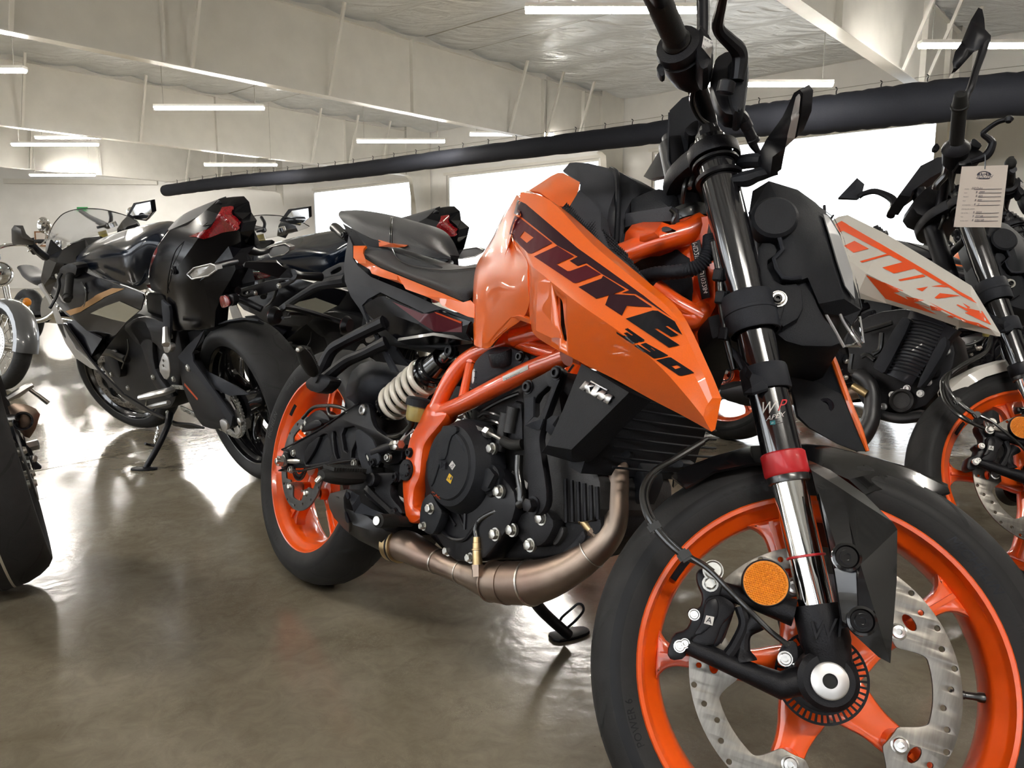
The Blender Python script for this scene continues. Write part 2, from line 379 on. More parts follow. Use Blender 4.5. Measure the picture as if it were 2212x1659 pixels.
# far partition parallel to the picture, with its head rail
xl, xr = -46., -9.5
tag(wall_with_holes('wall_left', V((xl, 38, 0)), V((xr, 38, 0)), ZC, [], out=V((0,1,0))), kind='structure')
wall_with_holes('wall_far', UV(U1, V0), UV(U1, VW), ZC, [], out=UX)
bm = bmesh.new(); bar(bm, at(8, 391, 37.9), at(340, 394, 37.9), .1, .22); tag(bmo('trim_2', bm, 'beam', smooth=False), kind='structure')
# ceiling blanket sagging between purlins
bm = bmesh.new(); PU = 1.52; SE = 1.83
nu, nv = 96, 130; du = (U1-U0+2)/nu; dv = (VW-V0+2)/nv; g = []
for i in range(nu+1):
    row = []
    for j in range(nv+1):
        u = U0-1+du*i; v = V0-1+dv*j
        s = abs(math.sin(PI*v/PU)); t = abs(math.sin(PI*u/SE)); z = ZC-.16*(s**.8)*(.55+.45*t**.6)
        row.append(bm.verts.new(UV(u, v, z)))
    g.append(row)
for i in range(nu):
    for j in range(nv): bm.faces.new((g[i][j], g[i+1][j], g[i+1][j+1], g[i][j+1]))
tag(bmo('ceiling', bm, 'foil', ang=60), kind='structure')
cei = bpy.data.objects['ceiling']
for k in range(-6, 15):
    if V0 < k*PU < VW: bm = bmesh.new(); bar(bm, UV(U0, k*PU, ZC-.004), UV(U1, k*PU, ZC-.004), .05, .02); bmo('purlin_seam', bm, 'zinc', cei, smooth=False)
bm = bmesh.new(); abox(bm, UV((U0+U1)/2, (V0+VW)/2, ZC+.12), (U1-U0+1, VW-V0+1, .1), M((UX, VX, V((0,0,1)))).transposed().to_4x4())
tag(bmo('roof', bm, 'beam', smooth=False), kind='structure')
# roof frames
BU = [4.65, 14.7, 24.0, 33.3]
for bu in BU:
    b = empty('beam', UV(bu, VW, ZB)); tag(b, kind='structure'); b.matrix_world = M.Translation(UV(bu, 0, 0))
    mw = M.Identity(4)
    def uvl(du, v, z): return UX*du+VX*v+V((0,0,z))
    bm = bmesh.new(); bar(bm, uvl(0, V0, (ZB+ZC)/2), uvl(0, VW-1.1, (ZB+ZC)/2), .012, ZC-ZB); bmo('web', bm, 'beam', b, smooth=False)
    bm = bmesh.new(); bar(bm, uvl(0, V0, ZB), uvl(0, VW-1.0, ZB), .26, .02); bmo('bottom_flange', bm, 'beam', b, smooth=False)
    bm = bmesh.new(); bar(bm, uvl(0, V0, ZC-.2), uvl(0, VW-.3, ZC-.2), .2, .02); bmo('top_flange', bm, 'beam', b, smooth=False)
    for v in (-5.5, .8, 7.1, 13.2, 18.2, 20.2):      # web stiffeners
        bm = bmesh.new(); bar(bm, uvl(0, v, ZB), uvl(0, v, ZC-.2), .24, .1 if v == 13.2 else .03, VX); bmo('stiffener', bm, 'beam', b, smooth=False)
    for v in (-4, -1, 1.6, 4.6, 7.6, 10.7, 16.7, 18.3, 19.8):                 # flange braces up to the purlins
        for s in (-1,):
            bm = bmesh.new(); bar(bm, uvl(s*.1, v, ZB+.02), uvl(s*.75, v, ZC-.1), .06, .06); bmo('flange_brace', bm, 'beam', b, smooth=False)
    bm = bmesh.new()                                     # column with tapered inner flange
    me = plate_mesh([[(VW-.35,0),(VW-.05,0),(VW-.05,ZC),(VW-1.3,ZC),(VW-1.3,ZB),(VW-1.05,ZB-.1)]], .22)
    me.transform(M((VX, V((0,0,1)), UX)).transposed().to_4x4()); link('column', me, 'beam', b)
# ---- lamps: suspended led strips (2.44 m)
def strip(x, y, Yd, L=2.44, lab=''):
    c = at(x, y, Yd)
    e = empty('ceiling_light', c); tag(e, lab, 'ceiling light', 'suspended strip lights')
    bm = bmesh.new(); abox(bm, (0, 0, .045), (L, .16, .05)); bmo('housing', bm, 'beam', e, smooth=False)
    for s in (-1, 1):
        bm = bmesh.new(); prof = [(.085*math.cos(PI*k/6), -.075*math.sin(PI*k/6)+.02) for k in range(7)]
        vs = abox(bm, (s*L/4, 0, -.01), (L/2-.012, .14, .06))
        bmesh.ops.bevel(bm, geom=[q for q in bm.edges if q.calc_length() > .2 and (q.verts[0].co.z < 0)], offset=.03, segments=3, affect='EDGES')
        bmo('diffuser', bm, 'led', e)
        bm = bmesh.new(); sweep(bm, [(s*L*.42, 0, .07), (s*L*.42, 0, ZC-.1-c.z)], .006, 6); bmo('hanger_rod', bm, 'zinc', e)
    return e
WH = ' hanging below the foil ceiling'
strip(452, 233, 18.0, lab='long lit strip light above the clear windscreen, before the second roof beam')
strip(866, 305, 22.3, lab='lit strip light seen through the gap just above the black fabric duct')
strip(1322, 21, 11.5, lab='large lit strip light cut by the orange motorcycle\'s handgrip')
strip(119, 312, 22.8, lab='lit strip light beside the tied up cream brace at the far left wall')
strip(1660, 182, 15.4, lab='lit strip light partly hidden behind the brake reservoir of the orange motorcycle')
strip(2154, 98, 12.8, lab='lit strip light behind the mirror of the white motorcycle')
strip(-94, 152, 14.4, lab='lit strip light whose end enters the picture at the left border')
strip(520, 356, 27.0, lab='small lit strip light just above the end of the black fabric duct')
# strips partly covered by beams
for x, y, Yd, lb in ((160, 297, 25.5, 'lit strip light half covered by the second roof beam'), (1105, 290, 23.5, 'lit strip light tucked under the near roof beam above the duct'),
                     (135, 378, 30.0, 'faint lit strip light under the farthest roof beam')): strip(x, y, Yd, lab=lb)
for (x, y) in ((-6, 3), (1, -3), (-12, 7), (9, -4), (-9, -2), (7, 4.5)):  # unseen strips added behind and beside the photographer to raise the room light
    e = strip(1106, 20, 11.5, lab='lit strip light added out of view around the photographer to brighten the hall'); e.location = (x, y, 4.55)
for x, lb in ((-31, 'lit strip light added to brighten the far wall, nearer the picture frame'), (-17, 'lit strip light added to brighten the far wall, nearer the end of the duct')):  # strips added out of sight in the last bay to brighten the far wall
    e = strip(1106, 20, 11.5, lab=lb); e.location = (x, 32.8, 5.45)
# ---- fabric duct across the hall
dp = [(357, 412, 32.9, .235), (500, 393, 30.2, .24), (700, 376, 27.1, .25), (1000, 338, 22.9, .25), (1400, 289, 19.2, .26), (1580, 265, 18.0, .33), (1750, 251, 17.0, .39), (2000, 222, 16.0, .41), (2400, 185, 14.4, .41), (2700, 160, 13.5, .4)]
du_ = empty('fabric_duct', at(357, 412, 32.9)); tag(du_, 'long black fabric air duct slung across the hall under the roof beams', 'air duct')
pth = [at(x, y, Y) for x, y, Y, r in dp]; o0 = pth[0].copy()
path = cat([p-o0 for p in pth], 20); rs = rad_interp([r for *_, r in dp], 20, len(path))
bm = bmesh.new(); N = len(path)
rs2 = []
for i, r in enumerate(rs): rs2.append(r*(1-.05*(1 if i % 5 == 0 else 0)+.012*math.sin(i*1.7)))
sweep(bm, path, rs2, 20); bmo('duct_fabric', bm, 'duct', du_, ang=80)
tube('hanger_wire', [p+V((0,0,r+.09)) for p, r in zip([q-o0 for q in pth], [r for *_, r in dp])], .006, 'zinc', du_, n=8, seg=5)
acc = 0
for i in range(1, N):
    acc += (path[i]-path[i-1]).length
    if acc > .75:
        acc = 0; bm = bmesh.new(); p = path[i]; sweep(bm, [p+V((0,0,rs[i]-.01)), p+V((0,0,rs[i]+.05)), p+V((.02,0,rs[i]+.1)), p+V((-.02,0,rs[i]+.13))], .012, 6); bmo('hook', bm, 'satin', du_)
# ---- small things on the far wall
pf = empty('picture_frame', at(90, 516, 37.85)); tag(pf, 'small wood framed certificate on the far white wall', 'picture')
bm = bmesh.new(); me = plate_mesh([[(-.32,-.36),(.32,-.36),(.32,.36),(-.32,.36)], [(-.26,-.30),(.26,-.30),(.26,.30),(-.26,.30)]], .04); me.transform(M.Rotation(PI/2, 4, 'X')); link('frame_moulding', me, 'wood', pf)
bm = bmesh.new(); abox(bm, (0,0,0), (.52,.01,.6)); bmo('print', bm, 'paper', pf, smooth=False)
bm = bmesh.new(); abox(bm, (0,-.008,-.12), (.4,.006,.2)); bmo('photo', bm, 'ink', pf, smooth=False)
ex = empty('exit_sign', at(178, 452, 37.8)); tag(ex, 'small green exit sign behind the clear windscreen', 'sign')
bm = bmesh.new(); abox(bm, (0,0,0), (.5,.05,.2)); bmo('sign_box', bm, 'green', ex, smooth=False)
# ================================================================ tracing builders
XZ = M(((1,0,0,0),(0,0,-1,0),(0,1,0,0),(0,0,0,1)))      # local XY plate -> xz plane, normal -y
class Kit:
    """builds parts under one root, in a body or fork frame"""
    def __init__(s, root, F, mw=None, sd=-1): s.root = root; s.F = F; s.mw = mw; s.sd = sd
    def add(s, name, me, m, parent=None):
        o = bpy.data.objects.new(name, me); COL.objects.link(o)
        for x in (m if isinstance(m, (list, tuple)) else [m]): me.materials.append(MT[x] if isinstance(x, str) else x)
        if parent is None:
            o.parent = s.root
            if s.mw is not None: o.matrix_local = s.mw
        else: o.parent = parent
        return o
    def bm(s, name, bm, m, parent=None, ang=35, smooth=True): return s.add(name, finish(bm, smooth, ang), m, parent)
    def p(s, fr, x, y, d): return s.F(fr, x, y, d)
    def plate(s, name, fr, pts, y, th, m, parent=None, bev=.002, holes=(), rnd=1, into=None):
        loops = []
        for lp in [pts, *holes]:
            q = [(v.x, v.z) for v in (s.F(fr, a, b, y) for a, b in lp)]
            loops.append(chaikin(q, rnd) if rnd else q)
        me = plate_mesh(loops, th, bev); me.transform(M.Translation((0, y-s.sd*th/2, 0)) @ XZ)
        if into is not None: into.from_mesh(me); bpy.data.meshes.remove(me); return
        return s.bm(name, s._b(me), m, parent)
    def _b(s, me):
        b = bmesh.new(); b.from_mesh(me); bpy.data.meshes.remove(me); return b
    def tube(s, name, fr, pts, r, m, parent=None, n=6, seg=12, straight=False):
        q = [s.F(fr, *a) for a in pts]; b = bmesh.new()
        if straight: path = q; rs = r if isinstance(r, (list, tuple)) else [r]*len(q)
        else: path = cat(q, n); rs = rad_interp(r, n, len(path)) if isinstance(r, (list, tuple)) else [r]*len(path)
        sweep(b, path, rs, seg); return s.bm(name, b, m, parent)
    def lat(s, name, c, ax, prof, m, parent=None, seg=28, ang=35, close=False):
        b = bmesh.new(); lathe(b, c, ax, prof, seg, close); return s.bm(name, b, m, parent, ang)
    def bolt(s, fr, x, y, d, r=.007, m='zinc', parent=None, sock=True, h=.006, name='bolt', ax=None):
        ax = ax or (0, s.sd, 0)
        c = s.F(fr, x, y, d); b = bmesh.new()
        if sock: lathe(b, c, ax, [(-.004,r*1.25),(.001,r*1.25),(.001,r),(h-.001,r),(h,r*.85),(h,r*.5),(h-.004,r*.45),(h-.004,0)], 14)
        else: lathe(b, c, ax, [(-.004,r*1.35),(.0015,r*1.35),(.0015,r)], 14); lathe(b, c, ax, [(.001,0),(.001,r),(h,r),(h+.001,r*.8),(h+.001,0)], 6)
        return s.bm(name, b, m, parent)
    def cdt(s, name, fr, outline, inner, m, parent=None, th=.003, edges=(), smooth=False, ang=28, back=0):
        """faceted panel: outline and inner points carry (x, y, depth)"""
        from mathutils.geometry import delaunay_2d_cdt
        allp = list(outline)+list(inner); n = len(outline)
        v2 = [V((a[0], a[1])) for a in allp]
        r = delaunay_2d_cdt(v2, [(i, (i+1) % n) for i in range(n)]+list(edges), [], 1, 1e-4)
        b = bmesh.new(); vs = []
        for k, co in enumerate(r[0]):
            src = [allp[i][2] for i in r[3][k]]
            if not src:
                best = sorted(allp, key=lambda q: (q[0]-co.x)**2+(q[1]-co.y)**2)[:2]; src = [sum(q[2] for q in best)/2]
            vs.append(b.verts.new(s.F(fr, co.x, co.y, src[0])))
        for f in r[2]:
            try: b.faces.new([vs[i] for i in f])
            except ValueError: pass
        return s._shell(name, b, m, parent, th, ang, back)
    def _shell(s, name, b, m, parent, th, ang, back=0):
        bmesh.ops.recalc_face_normals(b, faces=b.faces)
        if sum(f.normal.y*f.calc_area() for f in b.faces)*s.sd < 0: bmesh.ops.reverse_faces(b, faces=b.faces)
        if back:                                     # straight walls running inboard by `back`
            r = bmesh.ops.extrude_face_region(b, geom=b.faces[:]+b.edges[:]); vv = [g for g in r['geom'] if isinstance(g, bmesh.types.BMVert)]
            for q in vv: q.co.y -= back*s.sd
        elif th: bmesh.ops.solidify(b, geom=b.faces[:], thickness=th)
        bmesh.ops.recalc_face_normals(b, faces=b.faces)
        return s.bm(name, b, m, parent, ang)
    def grid(s, name, fr, rows, m, parent=None, th=.003, n=5, nr=1, cap=None, ang=28, centre=None):
        """rows of (x, y, depth); smooth along a row, creased (nr=1) or smooth (nr>1) across rows"""
        P = [[s.F(fr, *a) for a in row] for row in rows]
        if centre is not None: P = centre(P)
        P = [cat(r, n) for r in P]
        if nr > 1:
            cols = [cat([P[i][j] for i in range(len(P))], nr) for j in range(len(P[0]))]
            P = [[cols[j][i] for j in range(len(cols))] for i in range(len(cols[0]))]
        b = bmesh.new(); G = [[b.verts.new(q) for q in r] for r in P]
        for i in range(len(G)-1):
            for j in range(len(G[0])-1): b.faces.new((G[i][j], G[i+1][j], G[i+1][j+1], G[i][j+1]))
        if cap:
            c = [b.verts.new(s.F(fr, *q)) for q in cap]; b.faces.new([G[i][-1] for i in range(len(G))]+c[::-1])
        return s._shell(name, b, m, parent, th, ang)
    def decal(s, name, fr, polys, targets, m, parent=None, off=.0007, step=14, mesh=None):
        """printed shape laid on the surface of its panel"""
        b = bmesh.new()
        if mesh is not None: b.from_mesh(mesh)
        else:
            for lp in polys:
                if isinstance(lp[0][0], (list, tuple)): me = plate_mesh(lp, 0); me2 = bmesh.new(); me2.from_mesh(me); me2.free(); b.from_mesh(me); bpy.data.meshes.remove(me); continue
                f = b.faces.new([b.verts.new((x, y, 0)) for x, y in lp])
        bmesh.ops.remove_doubles(b, verts=b.verts, dist=.01)
        flat = [f for f in b.faces]
        bmesh.ops.triangulate(b, faces=b.faces[:])
        for _ in range(7):
            ee = [e for e in b.edges if e.calc_length() > step]
            if not ee: break
            bmesh.ops.subdivide_edges(b, edges=ee, cuts=1); bmesh.ops.triangulate(b, faces=b.faces[:])
        tr = []
        for t in targets:
            bb = bmesh.new(); bb.from_mesh(t.data); tr.append(BVHTree.FromBMesh(bb)); bb.free()
        kill = []
        for v in b.verts:
            a, c = px(fr, v.co.x, v.co.y); r = (s.F.i.to_3x3() @ ray(a, c)).normalized(); best = None
            for t in tr:
                h = t.ray_cast(s.F.o, r)
                if h[0] is not None and (best is None or h[3] < best[3]): best = h
            if best is None: kill.append(v)
            else:
                nn = best[1] if best[1].dot(r) < 0 else -best[1]; v.co = best[0]+nn*off
        bmesh.ops.delete(b, geom=kill, context='VERTS')
        bmesh.ops.recalc_face_normals(b, faces=b.faces)
        for f in b.faces:
            if f.normal.dot(s.F.o-f.calc_center_median()) < 0: f.normal_flip()
        return s.bm(name, b, m, parent, ang=50)
    def text(s, name, fr, body, c, xd, yd, targets, m, parent=None, shear=0, step=14, space=1):
        """lettering: c centre px, xd/yd = px vectors of one em along and up"""
        me = text_mesh(body, 1, 0, shear, space=space)
        for v in me.vertices: v.co = V((c[0]+xd[0]*v.co.x+yd[0]*v.co.y, c[1]+xd[1]*v.co.x+yd[1]*v.co.y, 0))
        o = s.decal(name, fr, [], targets, m, parent, mesh=me, step=step); bpy.data.meshes.remove(me); return o
    def mirror(s, o, m=None, skip=()):
        me = o.data.copy(); me.transform(M.Diagonal((1,-1,1,1))); me.flip_normals()
        q = bpy.data.objects.new(o.name.split('.')[0], me); COL.objects.link(q); q.parent = o.parent; q.matrix_local = o.matrix_local
        for c in list(o.children):
            if c.name.split('.')[0] in skip: continue
            me = c.data.copy(); me.transform(M.Diagonal((1,-1,1,1))); me.flip_normals()
            d = bpy.data.objects.new(c.name.split('.')[0], me); COL.objects.link(d); d.parent = q; d.matrix_local = c.matrix_local
        return q
def cutout(o, kit, fr, pts, y0, y1):
    """cut a traced opening through a panel"""
    q = [(v.x, v.z) for v in (kit.F(fr, a, b, (y0+y1)/2) for a, b in pts)]
    me = plate_mesh([chaikin(q)], abs(y1-y0)); me.transform(M.Translation((0, (y0+y1)/2, 0)) @ XZ)
    c = bpy.data.objects.new('c', me); COL.objects.link(c)
    c.matrix_world = o.matrix_world; md = o.modifiers.new('b', 'BOOLEAN'); md.object = c; md.operation = 'DIFFERENCE'; md.solver = 'EXACT'
    par = o.parent; o.parent = None; ml = o.matrix_local.copy(); o.matrix_local = M.Identity(4); c.matrix_world = M.Identity(4)
    dg = bpy.context.evaluated_depsgraph_get(); dg.update(); n = bpy.data.meshes.new_from_object(o.evaluated_get(dg))
    o.modifiers.clear(); o.data = n; o.parent = par; o.matrix_local = ml
    bpy.data.objects.remove(c)

# ---- wheels
def sidewall_y(prof, r):
    for (y0, r0), (y1, r1) in zip(prof, prof[1:]):
        if min(r0, r1) <= r <= max(r0, r1) and r0 != r1: return y0+(y1-y0)*(r-r0)/(r1-r0)
    return prof[-1][0]
def tyre_mesh(c, prof, grooves, bars=(), seg=96):
    """prof: half section (y>0, r) bead -> crown; grooves list of (theta deg, [(dtheta, y frac)...], width)"""
    full = [(-y, r) for y, r in prof]+[(y, r) for y, r in prof[::-1]][1:]
    b = bmesh.new(); lathe(b, c, (0,1,0), full, seg)
    for f in b.faces: f.material_index = 1 if f.calc_center_median().__sub__(V(c)).to_2d().length >= 0 and abs(f.calc_center_median().y-c[1]) > prof[2][0]*.97 and (V((f.calc_center_median().x-c[0], f.calc_center_median().z-c[2])).length < prof[3][1]) else 0
    crown = prof[3:]                    # usable tread span: y -> r
    def pt(th, y, off=.0006):
        yy = abs(y); rr = crown[-1][1]
        for (y0, r0), (y1, r1) in zip(crown, crown[1:]):
            if y1 <= yy <= y0: rr = r1+(r0-r1)*((yy-y1)/(y0-y1+1e-9)); break
        a = R(th); rr += off; return V((c[0]+rr*math.cos(a), c[1]+y, c[2]+rr*math.sin(a)))
    n = 0
    for th0, pts, wd in grooves:
        L = []; q = cat([V((a, y, 0)) for a, y in pts], 4)
        for i, p_ in enumerate(q):
            t = (q[min(i+1, len(q)-1)]-q[max(i-1, 0)]); rr = crown[-1][1]
            tx, ty = R(t.x)*rr, t.y; l = math.hypot(tx, ty) or 1; k = math.sin(PI*min(1, max(.12, i/(len(q)-1)*.88+.06)))**.6*wd/2
            nx, ny = -ty/l*k, tx/l*k; L.append((pt(th0+p_.x+math.degrees(nx/rr), p_.y+ny), pt(th0+p_.x-math.degrees(nx/rr), p_.y-ny)))
        vs = [(b.verts.new(a), b.verts.new(d)) for a, d in L]
        for (a, d), (e, f) in zip(vs, vs[1:]):
            x = b.faces.new((a, d, f, e)); x.material_index = 2
    me = finish(b, True, 50); return me
FT = [(.043,.221),(.049,.231),(.0545,.248),(.0535,.262),(.046,.275),(.032,.2855),(.016,.2915),(0,.293)]
RT = [(.060,.222),(.067,.232),(.0745,.252),(.0735,.268),(.064,.283),(.045,.2965),(.022,.3045),(0,.306)]
def arc_text(kit, body, c, prof, a0, r0, size, m, parent, sy=-1, off=.0009, shear=0):
    """raised sidewall lettering, centred at angle a0 (deg), running clockwise seen from the right"""
    me = text_mesh(body, size, 0, shear, space=1.05); b = bmesh.new(); b.from_mesh(me); bpy.data.meshes.remove(me)
    bmesh.ops.triangulate(b, faces=b.faces[:])
    for _ in range(3):
        ee = [e for e in b.edges if e.calc_length() > .006]
        if ee: bmesh.ops.subdivide_edges(b, edges=ee, cuts=1); bmesh.ops.triangulate(b, faces=b.faces[:])
    for v in b.verts:
        r = r0+v.co.y; a = R(a0)-v.co.x/r0; y = sidewall_y(prof, r)+off; v.co = V((c[0]+r*math.cos(a), sy*y, c[2]+r*math.sin(a)))
    return kit.bm('sidewall_lettering', b, m, parent)
def rim_prof(w, rf, rb):
    w_ = w; return [(-w_,rf),(-w_-.003,rf-.003),(-w_-.002,rf-.008),(-w_+.006,rf-.011),(-w_+.010,rf-.013),(-w_+.017,rb+.005),(-w_+.024,rb+.001),(-.010,rb),(.010,rb),(w_-.024,rb+.001),(w_-.017,rb+.005),
        (w_-.010,rf-.013),(w_-.006,rf-.011),(w_+.002,rf-.008),(w_+.003,rf-.003),(w_,rf),(w_-.006,rf),(w_-.008,rf-.006),(-w_+.008,rf-.006),(-w_+.006,rf)]
def spoke_mesh(c, ang, y, r0, r1, boss, hand=1, wid=1, th=.026):
    pr = [(r0,.034),(.055,.029),(.075,.0225),(.092,.0195),(boss,.0195),(boss+.014,.0165),(.145,.0125),(.170,.0115),(.184,.014),(.194,.021),(r1,.038)]
    L = [(r, h*wid) for r, h in pr]+[(r, -h*wid) for r, h in pr[::-1]]
    b = bmesh.new(); plate_bm(b, [chaikin(L, 1)], th, .006, M.Translation((c[0], y, c[2])) @ XZ @ M.Rotation(R(ang), 4, 'Z'))
    # recessed pocket ridge and disc boss
    a = R(ang); lathe(b, (c[0]+boss*math.cos(a), y, c[2]+boss*math.sin(a)), (0,-1,0), [(0,.016),(.034,.0135),(.034,0)], 18)
    bar(b, (c[0]+.13*math.cos(a), y-.014, c[2]+.13*math.sin(a)), (c[0]+(r1-.004)*math.cos(a), y-.012, c[2]+(r1-.004)*math.sin(a)), .006, .016, (0,1,0))
    return finish(b, True, 35)
def disc_loops(ro, ri, rt, tabs, wt=7., slot=True, nh=40):
    inner = []
    for k in range(360):
        d = min(abs((k-t+180) % 360-180) for t in tabs)
        x = max(0, min(1, (d-wt)/13)); x = x*x*(3-2*x); r = rt*(1-x)+ri*x
        inner.append((r*math.cos(R(k)), r*math.sin(R(k))))
    loops = [circle2(0,0,ro,120), inner]
    for t in tabs:
        loops.append(circle2(rt*1.11*math.cos(R(t)), rt*1.11*math.sin(R(t)), .0035, 10))
        if slot:
            a = R(t+1); cx, cy = (ri+.001)*math.cos(a), (ri+.001)*math.sin(a)
            loops.append([(cx+.011*math.cos(q)*-math.sin(a)+.0062*math.sin(q)*math.cos(a), cy+.011*math.cos(q)*math.cos(a)+.0062*math.sin(q)*math.sin(a)) for q in [2*PI*i/14 for i in range(14)]])
    for i in range(nh):
        t = 360*i/nh+4; r = ri+(ro-ri)*(.30, .55, .78, .55)[i % 4]+.002
        if slot and min(abs((t-q+180) % 360-180) for q in tabs) < 8 and r < ri+.014: r += .014
        loops.append(circle2(r*math.cos(R(t)), r*math.sin(R(t)), .0036, 10))
    return loops
def make_front_wheel(K, a0=47, orange='wheelo'):
    c = tuple(FAX); b = bmesh.new()
    lathe(b, c, (0,1,0), rim_prof(.046, .229, .200), 96, close=True)
    w_ = K.bm('front_wheel', b, orange, ang=40)
    b = bmesh.new(); lathe(b, c, (0,1,0), [(-.050,.012),(-.050,.026),(-.040,.030),(-.030,.040),(.012,.040),(.030,.030),(.050,.026),(.050,.012)], 36); K.bm('hub', b, orange, w_)
    for k in range(5): K.add('spoke', spoke_mesh(c, a0+72*k, -.016, .034, .2035, .1105), orange, w_)
    gr = []
    for k in range(15):
        t = k*24
        for s in (1, -1): gr += [(t+(12 if s < 0 else 0), [(0, s*.0505), (4, s*.042), (8.5, s*.027), (10, s*.018)], .0055), (t+8+(12 if s < 0 else 0), [(0, s*.010), (6, s*.004), (13, s*.013)], .005)]
    K.add('tyre', tyre_mesh(c, FT, gr), ['rubber', 'rubber2', 'groove'], w_)
    arc_text(K, 'MICHELIN', c, FT, 52, .2405, .018, 'ink', w_, shear=.25); arc_text(K, 'MICHELIN', c, FT, 262, .2405, .018, 'ink', w_, shear=.25)
    arc_text(K, 'POWER 6', c, FT, 212, .2405, .0135, 'ink', w_); arc_text(K, '110/70 ZR 17', c, FT, 26, .2430, .010, 'groove', w_)
    for a in list(range(108, 130, 3))+list(range(288, 310, 3)):      # ribbed bars on the sidewall
        b = bmesh.new(); b.faces.new([b.verts.new((c[0]+r*math.cos(R(t)), -(sidewall_y(FT, r)+.0009), c[2]+r*math.sin(R(t)))) for r, t in ((.238,a),(.238,a+1.3),(.252,a+2.2),(.252,a+.9))]); K.bm('sidewall_bar', b, 'groove', w_)
    tabs = [a0+72*k for k in range(5)]
    me = plate_mesh(disc_loops(.160, .1275, .0985, tabs), .0045, .0004); me.transform(M.Translation((c[0], -.056, c[2])) @ XZ)
    dsk = K.bm('brake_disc', K._b(me), 'disc', w_, smooth=True)
    for t in tabs:
        a = R(t); K.lat('disc_bolt', (c[0]+.1105*math.cos(a), -.0575, c[2]+.1105*math.sin(a)), (0,-1,0), [(0,.0105),(.002,.0105),(.003,.0085),(.006,.0075),(.0065,.004),(.003,.0035),(.003,0)], 'steel', w_, 16)
    lp = [circle2(0,0,.0555,72), circle2(0,0,.034,48)]
    for k in range(44):
        a, d = 2*PI*k/44, .043; lp.append([(r*math.cos(a+s*d), r*math.sin(a+s*d)) for r, s in ((.0435,-1),(.0525,-1),(.0525,1),(.0435,1))])
    me = plate_mesh(lp, .0018); me.transform(M.Translation((c[0], -.064, c[2])) @ XZ); K.bm('tone_ring', K._b(me), 'metalb', w_)
    K.lat('hub_seal', (c[0],-.066,c[2]), (0,-1,0), [(-.012,.040),(.002,.040),(.004,.036),(.004,.031),(-.006,.030)], 'satin', w_, 40)
    for a in (-130, -60, 10, 60, 170): K.lat('ring_screw', (c[0]+.0335*math.cos(R(a)), -.068, c[2]+.0335*math.sin(R(a))), (0,-1,0), [(0,.0042),(.003,.004),(.004,.002),(.002,0)], 'steel', w_, 10)
    a = R(10.5); d = V((-math.cos(a), 0, -math.sin(a))); o = V(c)-d*.200+V((0,-.006,0))
    K.lat('valve', o, d, [(0,.0062),(.006,.0062),(.009,.0048),(.022,.0045),(.023,.0055),(.038,.0052),(.040,0)], 'hose', w_, 14)
    b = bmesh.new()
    for t in range(153, 163, 2):
        cc = [(.2135, t), (.2135, t+2.05), (.2065, t+2.05), (.2065, t)]
        f = b.faces.new([b.verts.new((c[0]+r*math.cos(R(x)), -.034+(r-.2)*-.7, c[2]+r*math.sin(R(x)))) for r, x in cc])
    bmesh.ops.remove_doubles(b, verts=b.verts, dist=1e-4); bmesh.ops.solidify(b, geom=b.faces[:], thickness=.004); bmesh.ops.recalc_face_normals(b, faces=b.faces)
    K.bm('balance_weight', b, 'plastic', w_)
    return w_
